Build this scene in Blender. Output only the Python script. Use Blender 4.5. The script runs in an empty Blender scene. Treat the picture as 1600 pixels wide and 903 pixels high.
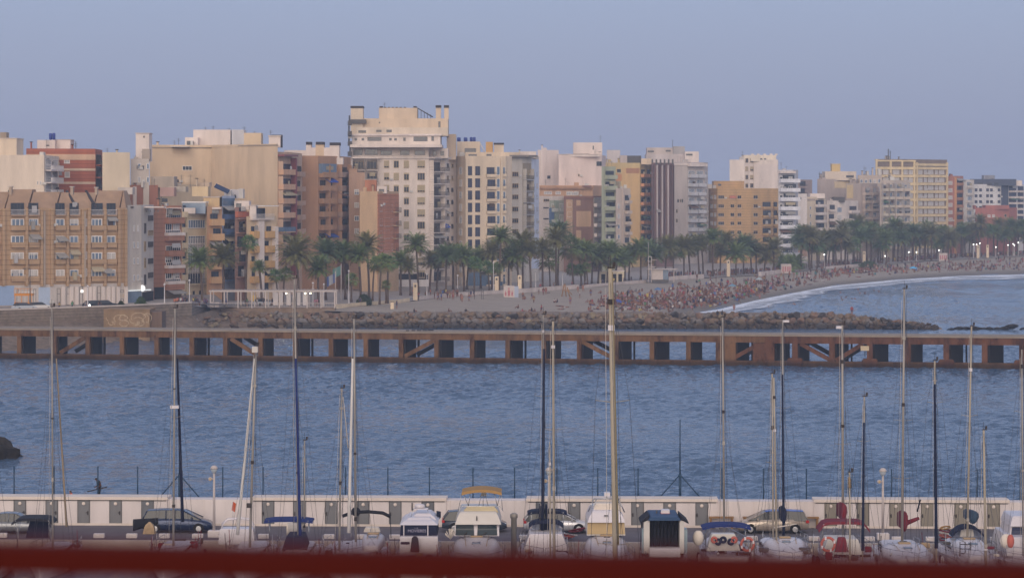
import bpy, math, random
from mathutils import Vector, Matrix
random.seed(7)
R = math.radians
F = 4444.0; YH = 304.0; H = 25.5           # focal length and horizon in photo pixels, eye height over the water
SC = bpy.context.scene
# ---------------------------------------------------------------- camera
cam = bpy.data.cameras.new('camera'); camo = bpy.data.objects.new('camera', cam); SC.collection.objects.link(camo)
camo.location = (0, 0, H); camo.rotation_euler = (R(90), 0, 0)
cam.sensor_width = 36; cam.lens = 36*F/1600; cam.shift_y = -(451.5-YH)/1600
cam.clip_start = 0.2; cam.clip_end = 40000
cam.dof.use_dof = True; cam.dof.focus_distance = 330; cam.dof.aperture_fstop = 3.3
SC.camera = camo
# ---------------------------------------------------------------- world and sun
SUN_EL, SUN_AZ = R(16), R(-172)
w = bpy.data.worlds.new('World'); SC.world = w; w.use_nodes = True
nt = w.node_tree; bg = nt.nodes['Background']
sky = nt.nodes.new('ShaderNodeTexSky'); sky.sky_type = 'NISHITA'; sky.sun_disc = False
sky.sun_elevation = SUN_EL; sky.sun_rotation = SUN_AZ; sky.air_density = 1.0; sky.dust_density = 2.0; sky.ozone_density = 3.0
gam = nt.nodes.new('ShaderNodeMixRGB'); gam.blend_type = 'MIX'; gam.inputs[0].default_value = 0.80
tc = nt.nodes.new('ShaderNodeTexCoord'); sx = nt.nodes.new('ShaderNodeSeparateXYZ'); nt.links.new(tc.outputs['Generated'], sx.inputs[0])
rp = nt.nodes.new('ShaderNodeValToRGB'); nt.links.new(sx.outputs['Z'], rp.inputs[0])
e = rp.color_ramp.elements; e[0].position = 0.0; e[0].color = (2.2, 2.46, 3.8, 1); e[1].position = 0.6; e[1].color = (2.2, 2.8, 4.4, 1)
m_ = rp.color_ramp.elements.new(0.05); m_.color = (2.34, 2.6, 4.02, 1)
m_ = rp.color_ramp.elements.new(0.2); m_.color = (3.0, 3.7, 5.7, 1)
wr = nt.nodes.new('ShaderNodeMapRange'); wr.inputs[1].default_value = 0.3; wr.inputs[2].default_value = -0.6; nt.links.new(sx.outputs['Y'], wr.inputs[0])   # afterglow in the western half, behind the camera
wm = nt.nodes.new('ShaderNodeMixRGB'); nt.links.new(wr.outputs[0], wm.inputs[0]); nt.links.new(rp.outputs[0], wm.inputs[1]); wm.inputs[2].default_value = (8.2, 7.0, 6.3, 1)
nt.links.new(sky.outputs[0], gam.inputs[1]); nt.links.new(wm.outputs[0], gam.inputs[2])
nt.links.new(gam.outputs[0], bg.inputs[0]); bg.inputs[1].default_value = 0.10
sl = bpy.data.lights.new('sun', 'SUN'); so = bpy.data.objects.new('sun', sl); SC.collection.objects.link(so)
sl.energy = 0.95; sl.angle = R(38); sl.color = (1.0, 0.85, 0.72)
sd = Vector((math.sin(SUN_AZ)*math.cos(SUN_EL), math.cos(SUN_AZ)*math.cos(SUN_EL), math.sin(SUN_EL)))
so.rotation_euler = sd.to_track_quat('Z', 'Y').to_euler()
SC.view_settings.view_transform = 'Standard'; SC.view_settings.look = 'None'; SC.view_settings.exposure = 0.50
SC.view_settings.gamma = 1; SC.view_settings.use_curve_mapping = False
SC.cycles.max_bounces = 6; SC.cycles.diffuse_bounces = 3; SC.cycles.glossy_bounces = 3; SC.cycles.transmission_bounces = 3
SC.cycles.volume_bounces = 1; SC.cycles.transparent_max_bounces = 16; SC.cycles.use_denoising = True
SC.cycles.caustics_reflective = False; SC.cycles.caustics_refractive = False
# ---------------------------------------------------------------- helpers
def X(px, Y): return (px-800)/F*Y
def Z(py, Y): return H-(py-YH)/F*Y
def S(Y): return F/Y
def P3(px, py, Y): return Vector((X(px, Y), Y, Z(py, Y)))
def GY(py, z): return (H-z)*F/(py-YH)
def lin(c): c /= 255; return c/12.92 if c <= 0.04045 else ((c+0.055)/1.055)**2.4
def hx(h, k=1.0, ds=0.0):
    c = [lin(int(h[i:i+2], 16))*k for i in (0, 2, 4)]; g = sum(c)/3; return tuple(min(0.86, v+(g-v)*ds) for v in c)+(1,)
MATS = {}
def mat(key, h='808080', rough=0.8, k=1.0, noise=0.12, scale=0.5, vstreak=False, bump=0.0, bscale=8.0, metal=0.0, spec=0.3, bands=None, ds=0.0):
    """plain surface: base colour broken up by two octaves of noise; optional vertical stains, bump and horizontal joints"""
    if key in MATS: return MATS[key]
    m = bpy.data.materials.new(key); m.use_nodes = True; MATS[key] = m
    n = m.node_tree.nodes; l = m.node_tree.links; b = n['Principled BSDF']
    c = hx(h, k, ds); b.inputs['Roughness'].default_value = rough; b.inputs['Metallic'].default_value = metal
    b.inputs['Specular IOR Level'].default_value = spec
    g = n.new('ShaderNodeNewGeometry'); mp = n.new('ShaderNodeMapping'); l.new(g.outputs['Position'], mp.inputs[0])
    mp.inputs['Scale'].default_value = (1, 1, 0.18 if vstreak else 1)
    t = n.new('ShaderNodeTexNoise'); t.inputs['Scale'].default_value = scale; t.inputs['Detail'].default_value = 5; t.inputs['Roughness'].default_value = 0.65
    l.new(mp.outputs[0], t.inputs['Vector'])
    mr = n.new('ShaderNodeMapRange'); mr.inputs[1].default_value = 0.3; mr.inputs[2].default_value = 0.7
    mr.inputs[3].default_value = 1-noise; mr.inputs[4].default_value = 1+noise*0.7
    l.new(t.outputs[0], mr.inputs[0])
    mx = n.new('ShaderNodeMixRGB'); mx.blend_type = 'MULTIPLY'; mx.inputs[0].default_value = 1; mx.inputs[1].default_value = c
    l.new(mr.outputs[0], mx.inputs[2]); out = mx.outputs[0]
    if bands:                                   # joints every bands metres
        sp = n.new('ShaderNodeSeparateXYZ'); l.new(g.outputs['Position'], sp.inputs[0])
        md = n.new('ShaderNodeMath'); md.operation = 'PINGPONG'; md.inputs[1].default_value = bands/2; l.new(sp.outputs['Z'], md.inputs[0])
        gt = n.new('ShaderNodeMath'); gt.operation = 'LESS_THAN'; gt.inputs[1].default_value = 0.07; l.new(md.outputs[0], gt.inputs[0])
        m2 = n.new('ShaderNodeMixRGB'); m2.blend_type = 'MULTIPLY'; l.new(gt.outputs[0], m2.inputs[0]); l.new(out, m2.inputs[1]); m2.inputs[2].default_value = (0.72, 0.72, 0.72, 1); out = m2.outputs[0]
    l.new(out, b.inputs['Base Color'])
    if bump:
        t2 = n.new('ShaderNodeTexNoise'); t2.inputs['Scale'].default_value = bscale; t2.inputs['Detail'].default_value = 6
        l.new(g.outputs['Position'], t2.inputs['Vector'])
        bp = n.new('ShaderNodeBump'); bp.inputs['Strength'].default_value = 1; bp.inputs['Distance'].default_value = bump
        l.new(t2.outputs[0], bp.inputs['Height']); l.new(bp.outputs[0], b.inputs['Normal'])
    return m
def wall(h, k=1.5, bands=None): return mat('plaster '+h+str(bands or ''), h, 0.85, k, 0.20, 0.35, True, bands=bands, ds=0.14)
def paint(h, k=1.4, rough=0.4): return mat('paint '+h+str(rough), h, rough, k, 0.06, 1.5)
def glow(key, h, s):
    if key in MATS: return MATS[key]
    m = mat(key, h); b = m.node_tree.nodes['Principled BSDF']; b.inputs['Emission Color'].default_value = hx(h); b.inputs['Emission Strength'].default_value = s; return m
def objcol(key, rough=0.8, k=1.0):
    """cloth whose colour is the object's own"""
    if key in MATS: return MATS[key]
    m = bpy.data.materials.new(key); m.use_nodes = True; MATS[key] = m; n = m.node_tree.nodes; l = m.node_tree.links; b = n['Principled BSDF']
    oi = n.new('ShaderNodeObjectInfo'); t = n.new('ShaderNodeTexNoise'); t.inputs['Scale'].default_value = 6
    mr = n.new('ShaderNodeMapRange'); mr.inputs[3].default_value = 0.8*k; mr.inputs[4].default_value = 1.2*k; l.new(t.outputs[0], mr.inputs[0])
    mx = n.new('ShaderNodeMixRGB'); mx.blend_type = 'MULTIPLY'; mx.inputs[0].default_value = 1
    l.new(oi.outputs['Color'], mx.inputs[1]); l.new(mr.outputs[0], mx.inputs[2]); l.new(mx.outputs[0], b.inputs['Base Color']); b.inputs['Roughness'].default_value = rough
    return m
COL = SC.collection
class MB:
    """collects faces with material slots; build() links them as one mesh object"""
    def __init__(s): s.v = []; s.f = []; s.m = []; s.mats = []; s.smooth = []
    def mi(s, m):
        if m not in s.mats: s.mats.append(m)
        return s.mats.index(m)
    def add(s, vs, fs, m, smooth=False):
        o = len(s.v); s.v += [tuple(v) for v in vs]; k = s.mi(m)
        for f in fs: s.f.append(tuple(i+o for i in f)); s.m.append(k); s.smooth.append(smooth)
    def hexa(s, b4, t4, m):
        s.add(list(b4)+list(t4), [(3, 2, 1, 0), (4, 5, 6, 7), (0, 1, 5, 4), (1, 2, 6, 5), (2, 3, 7, 6), (3, 0, 4, 7)], m)
    def box(s, x0, x1, y0, y1, z0, z1, m, ch=0.0):
        if x0 > x1: x0, x1 = x1, x0
        if y0 > y1: y0, y1 = y1, y0
        if ch:
            s.loft([[(x0+c, y0+c, z), (x1-c, y0+c, z), (x1-c, y1-c, z), (x0+c, y1-c, z)] for c, z in ((ch, z0), (0, z0+ch), (0, z1-ch), (ch, z1))], m, cap=True); return
        s.hexa([(x0, y0, z0), (x1, y0, z0), (x1, y1, z0), (x0, y1, z0)], [(x0, y0, z1), (x1, y0, z1), (x1, y1, z1), (x0, y1, z1)], m)
    def loft(s, rings, m, cap=True, smooth=False, close=True):
        n = len(rings[0]); vs = [p for r in rings for p in r]; fs = []
        for i in range(len(rings)-1):
            for j in range(n if close else n-1):
                k = (j+1) % n; fs.append((i*n+j, i*n+k, (i+1)*n+k, (i+1)*n+j))
        if cap: fs.append(tuple(range(n-1, -1, -1))); fs.append(tuple((len(rings)-1)*n+j for j in range(n)))
        s.add(vs, fs, m, smooth)
    def tube(s, pts, r, m, n=6, r1=None, smooth=True):
        pts = [Vector(p) for p in pts]; rings = []; L = len(pts)-1
        for i, p in enumerate(pts):
            d = (pts[min(i+1, L)]-pts[max(i-1, 0)]).normalized(); a = Vector((0, 0, 1)) if abs(d.z) < 0.9 else Vector((1, 0, 0))
            u = d.cross(a).normalized(); v = d.cross(u)
            rr = r if r1 is None else r+(r1-r)*i/L
            rings.append([p+u*math.cos(2*math.pi*k/n)*rr+v*math.sin(2*math.pi*k/n)*rr for k in range(n)])
        s.loft(rings, m, smooth=smooth)
    def lathe(s, prof, m, c=(0, 0), n=12, smooth=True):
        s.loft([[(c[0]+r*math.cos(2*math.pi*k/n), c[1]+r*math.sin(2*math.pi*k/n), z) for k in range(n)] for r, z in prof], m, smooth=smooth)
    def ball(s, c, r, m, n=8, sq=(1, 1, 1)):
        rings = []
        for i in range(1, n):
            t = math.pi*i/n; rings.append([(c[0]+sq[0]*r*math.sin(t)*math.cos(2*math.pi*k/n), c[1]+sq[1]*r*math.sin(t)*math.sin(2*math.pi*k/n), c[2]-sq[2]*r*math.cos(t)) for k in range(n)])
        s.loft(rings, m, smooth=True)
    def mesh(s, name):
        me = bpy.data.meshes.new(name); me.from_pydata(s.v, [], s.f)
        for m in s.mats: me.materials.append(m)
        me.polygons.foreach_set('material_index', s.m); me.polygons.foreach_set('use_smooth', s.smooth); me.update()
        return me
    def build(s, name, parent=None, loc=(0, 0, 0), rz=0):
        return put(s.mesh(name), name, parent, loc, rz)
def put(me, name, parent=None, loc=(0, 0, 0), rz=0, scale=None):
    o = bpy.data.objects.new(name, me); COL.objects.link(o); o.location = loc; o.rotation_euler = (0, 0, rz)
    if scale: o.scale = scale
    if parent: o.parent = parent
    return o
def tag(o, label=None, cat=None, group=None, kind=None):
    if label: o['label'] = label
    if cat: o['category'] = cat
    if group: o['group'] = group
    if kind: o['kind'] = kind
    return o
def thing(name, label, cat, loc=(0, 0, 0), rz=0, group=None): return tag(put(None, name, None, loc, rz), label, cat, group)
def copy_tree(o, parent=None):
    c = o.copy(); COL.objects.link(c); c.parent = parent
    for ch in list(o.children): copy_tree(ch, c)
    return c
ORD = ['', 'first', 'second', 'third', 'fourth', 'fifth', 'sixth', 'seventh', 'eighth', 'ninth', 'tenth', 'eleventh', 'twelfth']+['%dth' % i for i in range(13, 21)]+['21st', '22nd', '23rd']+['%dth' % i for i in range(24, 31)]+['31st', '32nd', '33rd']+['%dth' % i for i in range(34, 41)]+['41st', '42nd', '43rd']+['%dth' % i for i in range(44, 51)]
def uniq(items, many=12):
    """items: (object, label, px); where a label repeats, count along the picture"""
    d = {}
    for o, lb, px in items: d.setdefault(lb, []).append((px, o))
    for lb, L in d.items():
        L.sort(key=lambda t: t[0])
        for k, (px, o) in enumerate(L):
            o['label'] = lb if len(L) == 1 or len(L) > many else '%s, %s from the left' % (lb, ORD[k+1])
# ---------------------------------------------------------------- water, land, sand
def sea_mat():
    m = bpy.data.materials.new('sea'); m.use_nodes = True; n = m.node_tree.nodes; l = m.node_tree.links; b = n['Principled BSDF']
    b.inputs['Roughness'].default_value = 0.08; b.inputs['IOR'].default_value = 1.33
    g = n.new('ShaderNodeNewGeometry')
    def noise(sc, sxy, det, rough=0.6):
        mp = n.new('ShaderNodeMapping'); mp.inputs['Scale'].default_value = sxy+(1,); mp.inputs['Rotation'].default_value = (0, 0, R(9)); l.new(g.outputs['Position'], mp.inputs[0])
        t = n.new('ShaderNodeTexNoise'); t.inputs['Scale'].default_value = sc; t.inputs['Detail'].default_value = det; t.inputs['Roughness'].default_value = rough; t.inputs['Distortion'].default_value = 0.4; l.new(mp.outputs[0], t.inputs[0]); return t.outputs[0]
    a = noise(0.45, (0.8, 1.0), 4, 0.55); c = noise(0.10, (0.7, 1.0), 3); d = noise(1.5, (1.0, 1.0), 3)
    def mul(x, k):
        q = n.new('ShaderNodeMath'); q.operation = 'MULTIPLY'; l.new(x, q.inputs[0]); q.inputs[1].default_value = k; return q.outputs[0]
    def add(x, y):
        q = n.new('ShaderNodeMath'); q.operation = 'ADD'; l.new(x, q.inputs[0]); l.new(y, q.inputs[1]); return q.outputs[0]
    h = add(mul(a, 0.6), mul(d, 1.2))
    bp = n.new('ShaderNodeBump'); bp.inputs['Strength'].default_value = 1.0; bp.inputs['Distance'].default_value = 0.22
    l.new(h, bp.inputs['Height']); l.new(bp.outputs[0], b.inputs['Normal'])
    r = n.new('ShaderNodeValToRGB'); r.color_ramp.elements[0].position = 0.35; r.color_ramp.elements[0].color = (0.045, 0.084, 0.150, 1); r.color_ramp.elements[1].position = 0.65; r.color_ramp.elements[1].color = (0.078, 0.130, 0.212, 1)
    l.new(noise(0.02, (1, 0.6), 4), r.inputs[0]); l.new(r.outputs[0], b.inputs['Base Color'])
    return m
import numpy as np
def grid_axis(segs):
    out = [segs[0][0]]
    for a, b, st in segs:
        n = max(1, int(round((b-a)/st))); out += [a+(b-a)*(i+1)/n for i in range(n)]
    return np.array(out)
gx = grid_axis([(-14000, -2000, 6000), (-2000, -200, 600), (-200, -110, 6), (-110, 110, 0.42), (110, 190, 2.2), (190, 2000, 600), (2000, 14000, 6000)])
gy = grid_axis([(-400, 100, 100), (100, 205, 4), (205, 340, 0.4), (340, 480, 0.55), (480, 920, 1.3), (920, 2000, 200), (2000, 14000, 3000)])
GXX, GYY = np.meshgrid(gx, gy); zz = np.zeros_like(GXX); nr = np.random.RandomState(4)
for k in range(80):
    lam = 0.85*(2.7/0.85)**nr.rand(); th = R(-100)+nr.randn()*0.75; kk = 2*math.pi/lam; zz += 0.049/kk*np.sin(kk*(math.cos(th)*GXX+math.sin(th)*GYY)+nr.rand()*6.283)
gust = 0.8+0.5*np.sin(GXX*0.043+GYY*0.021+1)*np.sin(GYY*0.055+GXX*0.017)
fade = np.clip((GYY-120)/60, 0, 1)*np.clip((1100-GYY)/180, 0, 1)*np.clip((200-np.abs(GXX))/60, 0, 1)
zz *= fade*gust
nx_, ny_ = len(gx), len(gy); me = bpy.data.meshes.new('water'); co = np.stack([GXX, GYY, zz], -1).reshape(-1, 3).astype('f')
ii = (np.arange(ny_-1)[:, None]*nx_+np.arange(nx_-1)[None]).reshape(-1); quads = np.stack([ii, ii+1, ii+nx_+1, ii+nx_], -1).astype('i')
me.vertices.add(len(co)); me.vertices.foreach_set('co', co.ravel()); me.loops.add(quads.size); me.loops.foreach_set('vertex_index', quads.ravel())
me.polygons.add(len(quads)); me.polygons.foreach_set('loop_start', np.arange(0, quads.size, 4, dtype='i')); me.polygons.foreach_set('use_smooth', np.ones(len(quads), bool)); me.update(calc_edges=True); me.materials.append(sea_mat())
tag(put(me, 'water'), 'blue grey sea with short dark ripples', 'sea', kind='structure')

def strip(name, lo, hi, m, n=6, sub=6, noise=0.0):
    """sheet between two polylines of (px, Y, z) with the same number of knots"""
    def dens(L):
        out = []
        for a, b in zip(L[:-1], L[1:]):
            for i in range(sub): t = i/sub; out.append(tuple(a[k]+(b[k]-a[k])*t for k in range(3)))
        return out+[L[-1]]
    A = [Vector(p) for p in dens(lo)]; B = [Vector(p) for p in dens(hi)]
    vs = []; fs = []
    for a, b in zip(A, B):
        for j in range(n+1):
            p = a+(b-a)*(j/n); p.z += random.uniform(-noise, noise) if 0 < j < n else 0; vs.append(p)
    for i in range(len(A)-1):
        for j in range(n): fs.append((i*(n+1)+j, (i+1)*(n+1)+j, (i+1)*(n+1)+j+1, i*(n+1)+j+1))
    mb = MB(); mb.add(vs, fs, m, True); o = mb.build(name); me = o.data
    uv = me.uv_layers.new(name='UVMap'); L = len(A)
    for lp in me.loops:
        i = lp.vertex_index; uv.data[lp.index].uv = ((i//(n+1))/L, (i % (n+1))/n)
    return o
def W(px, Y, z): return (X(px, Y), Y, z)
PROM = [(-900, 470, 5), (0, 490, 5), (190, 508, 5), (300, 523, 5), (330, 551, 3.6), (524, 556, 3.4), (620, 592, 3.0), (700, 634, 2.8), (820, 668, 2.6), (905, 698, 2.6),
        (1000, 740, 2.6), (1100, 783, 2.6), (1190, 808, 2.6), (1250, 852, 2.6), (1340, 909, 2.6), (1440, 978, 2.6), (1600, 1060, 2.6), (1900, 1250, 2.6), (2600, 1700, 2.6)]
def prom(px):
    for a, b in zip(PROM[:-1], PROM[1:]):
        if a[0] <= px <= b[0]:
            t = (px-a[0])/(b[0]-a[0]); return a[1]+(b[1]-a[1])*t, a[2]+(b[2]-a[2])*t
    return PROM[-1][1:]
M_ASPH = mat('asphalt', '6b6a6c', 0.9, 0.75, 0.2, 0.6, bump=0.01)
M_PAVE = mat('paving', 'a39a94', 0.9, 0.9, 0.15, 0.5)
lo = [W(*p) for p in PROM]; hi = [(x*1.02+(y-400)*-0.25 if x < 100 else x+40, y+900, z) for x, y, z in lo]
hi = [(-1400+i*250.0, 3500.0, z) for i, (x, y, z) in enumerate(lo)]
mid = [(x*1.0, y+5200*0+6000, z) for x, y, z in lo]
tag(strip('ground', [(a[0], a[1], a[2]) for a in lo], [(a[0]*3.2, a[1]+3600, a[2]) for a in lo], M_PAVE, 4, 3), 'paved promenade and streets of the town', 'ground', kind='structure')
# road along the left quay
tag(strip('road', [W(px, prom(px)[0]+9, prom(px)[1]+0.006) for px in (-300, 0, 190, 290, 400, 524, 620, 700, 820, 905, 1000)],
      [W(px, prom(px)[0]+15, prom(px)[1]+0.006) for px in (-300, 0, 190, 290, 400, 524, 620, 700, 820, 905, 1000)], M_ASPH, 2, 4), 'asphalt road behind the promenade', 'road', kind='structure')
# sand
def sand_mat():
    m = mat('sand', '9c9083', 0.95, 1.0, 0.16, 0.25, bump=0.05, bscale=1.2); n = m.node_tree.nodes; l = m.node_tree.links; b = n['Principled BSDF']
    old = b.inputs['Base Color'].links[0].from_socket
    g = n.new('ShaderNodeNewGeometry'); sp = n.new('ShaderNodeSeparateXYZ'); l.new(g.outputs['Position'], sp.inputs[0])
    mr = n.new('ShaderNodeMapRange'); mr.inputs[1].default_value = 0.25; mr.inputs[2].default_value = 0.75; mr.inputs[3].default_value = 0.55; mr.inputs[4].default_value = 1; l.new(sp.outputs['Z'], mr.inputs[0])
    mx = n.new('ShaderNodeMixRGB'); mx.blend_type = 'MULTIPLY'; mx.inputs[0].default_value = 1; l.new(old, mx.inputs[1]); l.new(mr.outputs[0], mx.inputs[2]); l.new(mx.outputs[0], b.inputs['Base Color']); return m
SH = [(500, 549, 3.1), (620, 549, 2.6), (700, 549, 2.4), (820, 549, 2.0), (905, 549, 1.6), (1000, 558, 0.7), (1060, 592, -0.1), (1120, 622, -0.2), (1180, 676, -0.2), (1240, 728, -0.2), (1300, 784, -0.2), (1400, 840, -0.2), (1500, 880, -0.2), (1600, 896, -0.2), (1900, 960, -0.2), (2600, 1200, -0.2)]
SHt = [540, 620, 700, 820, 905, 1000, 1060, 1120, 1180, 1240, 1300, 1400, 1500, 1600, 1900, 2600]
def shore(px):
    for a, b in zip(SH[:-1], SH[1:]):
        if a[0] <= px <= b[0]: t = (px-a[0])/(b[0]-a[0]); return a[1]+(b[1]-a[1])*t, a[2]+(b[2]-a[2])*t
def sand_z(px, Y):
    ya, za = shore(px); yb, zb = prom(max(px, 540)); t = (Y-ya)/(yb-ya); return za+(zb-0.15-za)*min(1, max(0, t))
tag(strip('beach', [W(*p) for p in SH], [W(px, prom(px)[0], prom(px)[1]-0.15) for px in SHt], sand_mat(), 10, 6, 0.03), 'grey brown sand beach darker where wet', 'sand', kind='structure')
# foam
def foam_mat():
    m = bpy.data.materials.new('foam'); m.use_nodes = True; n = m.node_tree.nodes; l = m.node_tree.links; b = n['Principled BSDF']
    b.inputs['Base Color'].default_value = (0.75, 0.78, 0.84, 1); b.inputs['Roughness'].default_value = 0.7
    uv = n.new('ShaderNodeUVMap'); sp = n.new('ShaderNodeSeparateXYZ'); l.new(uv.outputs[0], sp.inputs[0])
    g0 = n.new('ShaderNodeNewGeometry'); t0 = n.new('ShaderNodeTexNoise'); t0.inputs['Scale'].default_value = 0.045; t0.inputs['Detail'].default_value = 3; l.new(g0.outputs['Position'], t0.inputs[0])
    wv = n.new('ShaderNodeMath'); wv.operation = 'MULTIPLY_ADD'; l.new(t0.outputs[0], wv.inputs[0]); wv.inputs[1].default_value = 0.9; wv.inputs[2].default_value = -0.45
    wa = n.new('ShaderNodeMath'); wa.operation = 'ADD'; l.new(sp.outputs['Y'], wa.inputs[0]); l.new(wv.outputs[0], wa.inputs[1])
    r = n.new('ShaderNodeValToRGB'); l.new(wa.outputs[0], r.inputs[0]); el = r.color_ramp.elements
    el[0].position = 0; el[0].color = (0, 0, 0, 1); el[1].position = 1; el[1].color = (0.75, 0.75, 0.75, 1)
    for p, c in ((0.2, 0.05), (0.38, 0.38), (0.46, 0.75), (0.55, 0.45), (0.75, 0.6), (0.9, 0.9)): k = el.new(p); k.color = (c, c, c, 1)
    g = n.new('ShaderNodeNewGeometry'); t = n.new('ShaderNodeTexNoise'); t.inputs['Scale'].default_value = 0.35; t.inputs['Detail'].default_value = 6; t.inputs['Roughness'].default_value = 0.7; l.new(g.outputs['Position'], t.inputs[0])
    a = n.new('ShaderNodeMath'); a.operation = 'ADD'; l.new(r.outputs[0], a.inputs[0]); l.new(t.outputs[0], a.inputs[1])
    mr = n.new('ShaderNodeMapRange'); mr.inputs[1].default_value = 0.7; mr.inputs[2].default_value = 1.35; l.new(a.outputs[0], mr.inputs[0]); l.new(mr.outputs[0], b.inputs['Alpha']); return m
fl = [(px, max(556 if px < 1030 else 562, Y*(0.885 if px < 1300 else 0.93)), 0.22) for px, Y, z in SH[5:]]; fh = [(px, Y*1.004, 0.23) for px, Y, z in SH[5:]]
MATS_FOAM = foam_mat()
tag(strip('surf', [W(*p) for p in fl], [W(*p) for p in fh], MATS_FOAM, 8, 6), 'white foam of small waves along the sand', 'foam', kind='stuff')
# low white wall between sand and promenade (several lengths)
M_WW = wall('b9aca6', 1.25)
def low_wall(px0, px1, h, label, m=M_WW):
    mb = MB(); n = 8; pts = [W(px0+(px1-px0)*i/n, *prom(px0+(px1-px0)*i/n)) for i in range(n+1)]
    mb.loft([[(x, y-0.2, z-0.6), (x, y+0.2, z-0.6), (x, y+0.2, z+h), (x, y-0.2, z+h)] for x, y, z in pts], m)
    mb.loft([[(x, y-0.28, z+h+0.003), (x, y+0.28, z+h+0.003), (x, y+0.28, z+h+0.12), (x, y-0.28, z+h+0.12)] for x, y, z in pts], m)
    return tag(mb.build('low_wall'), label, 'wall')
low_wall(524, 640, 0.5, 'low cream wall by the bush right of the white pergola', wall('c5b294', 1.3))
low_wall(655, 800, 0.6, 'low white wall behind the beach football players')
low_wall(805, 905, 0.75, 'low white wall right of the toilet panel')
low_wall(912, 1010, 0.5, 'low white wall before the cream kiosk')
low_wall(1045, 1100, 0.9, 'low white wall right of the lifeguard hut')
low_wall(1185, 1222, 0.9, 'low white wall below the tan brick building')
low_wall(1290, 1345, 0.6, 'low white wall under the far palm grove')
# ---------------------------------------------------------------- left quay wall with slope of rubble
M_STONE = mat('quay stone', '8f8174', 0.95, 0.85, 0.35, 0.9, bump=0.08, bscale=2.0, bands=0.55)
M_COP = wall('b0a49c', 1.3)
M_RUB = mat('rubble', '857362', 0.95, 0.85, 0.45, 0.8, bump=0.35, bscale=0.9)
qw = thing('quay_wall', 'long dark stone quay wall below the brown terraced building', 'wall', W(0, 490, 3))
def rel(o, pts): return [tuple(Vector(p)-o.location) for p in pts]
mb = MB(); mb2 = MB(); ox, oy, oz = qw.location
pts = [Vector(W(*p))-qw.location for p in PROM[:4]]+[Vector(W(322, 549, 3.7))-qw.location]
mb.loft([[(p.x, p.y-0.35, -3.4), (p.x, p.y+0.4, -3.4), (p.x, p.y+0.4, p.z+0.55), (p.x, p.y-0.35, p.z+0.55)] for p in pts], M_STONE); mb.build('wall_face', qw)
mb2.loft([[(p.x, p.y-0.5, p.z+0.553), (p.x, p.y+0.5, p.z+0.553), (p.x, p.y+0.5, p.z+0.8), (p.x, p.y-0.5, p.z+0.8)] for p in pts], M_COP); mb2.build('coping', qw)
tag(strip('rubble_slope', [W(*p) for p in ((-900, 445, -0.6), (0, 459, -0.5), (90, 470, -0.5), (190, 490, -0.5), (300, 505, -0.5), (345, 536, -0.5), (520, 539, -0.5))],
      [W(*p) for p in ((-900, 469.6, 3.2), (0, 489.6, 3.55), (90, 498, 3.5), (190, 507.6, 3.4), (300, 522.6, 3.2), (345, 553.5, 3.45), (520, 556.6, 3.25))], M_RUB, 9, 8, 0.25), 'brown slope of earth and broken stone', 'slope', kind='structure')
# ---------------------------------------------------------------- breakwater
M_EARTH = mat('earth path', '8d7a6a', 0.95, 0.8, 0.3, 0.6, bump=0.1, bscale=2)
def bw_y(px): return 541.0 if px < 1300 else 541-(px-1300)*0.03
def bw_h(px): return 2.75 if px < 1300 else max(0.2, 2.75-(px-1300)/170*2.3)
bwo = thing('breakwater', 'long low breakwater of piled brown boulders ending in the sea', 'breakwater', (0, 545, 0))
mb = MB(); pts = []
for px in list(range(395, 1480, 12)):
    y = bw_y(px)+random.uniform(-.25, .25); h = bw_h(px); back = 556 if px < 1010 else 550
    x = X(px, y); pts.append([(x, y-545+0.5, -0.8), (x, y-545+2.6, h*0.45), (x, y-545+5.0, h-0.15), (x, back-545, h-0.1+random.uniform(-.1, .1)), (x, back-545+4, -0.8)])
mb.loft(pts, M_EARTH, cap=False, close=False); mb.build('core', bwo)
# boulders
def boulder_mesh(seed, m):
    rnd = random.Random(seed); mb = MB(); import bmesh
    bm = bmesh.new(); bmesh.ops.create_icosphere(bm, subdivisions=2 if seed >= 200 else 3, radius=0.5)
    pl = []
    for i in range(10):
        v = Vector((rnd.gauss(0, 1), rnd.gauss(0, 1), rnd.gauss(0, 1))).normalized(); pl.append((v, rnd.uniform(0.25, 0.42)))
    for v in bm.verts:
        for d, k in pl:
            s = v.co.dot(d)
            if s > k: v.co -= d*(s-k)
        v.co *= 1+rnd.uniform(-0.02, 0.02)
    me = bpy.data.meshes.new('boulder'); bm.to_mesh(me); bm.free(); me.materials.append(m)
    return me
def rockmat(key, h, k):
    m = mat(key, h, 0.92, k, 0.35, 1.2, bump=0.06, bscale=5, ds=0.3); n = m.node_tree.nodes; l = m.node_tree.links; b = n['Principled BSDF']
    old = b.inputs['Base Color'].links[0].from_socket; g = n.new('ShaderNodeNewGeometry'); sp = n.new('ShaderNodeSeparateXYZ'); l.new(g.outputs['Position'], sp.inputs[0])
    t = n.new('ShaderNodeTexNoise'); t.inputs['Scale'].default_value = 0.6; ad = n.new('ShaderNodeMath'); ad.operation = 'ADD'; l.new(sp.outputs['Z'], ad.inputs[0]); l.new(t.outputs[0], ad.inputs[1])
    mr = n.new('ShaderNodeMapRange'); mr.inputs[1].default_value = 1.1; mr.inputs[2].default_value = 2.1; mr.inputs[3].default_value = 0.3; mr.inputs[4].default_value = 1; l.new(ad.outputs[0], mr.inputs[0])   # weed and wet rock in the tidal zone
    mx = n.new('ShaderNodeMixRGB'); mx.blend_type = 'MULTIPLY'; mx.inputs[0].default_value = 1; l.new(old, mx.inputs[1]); l.new(mr.outputs[0], mx.inputs[2]); l.new(mx.outputs[0], b.inputs['Base Color']); return m
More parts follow.
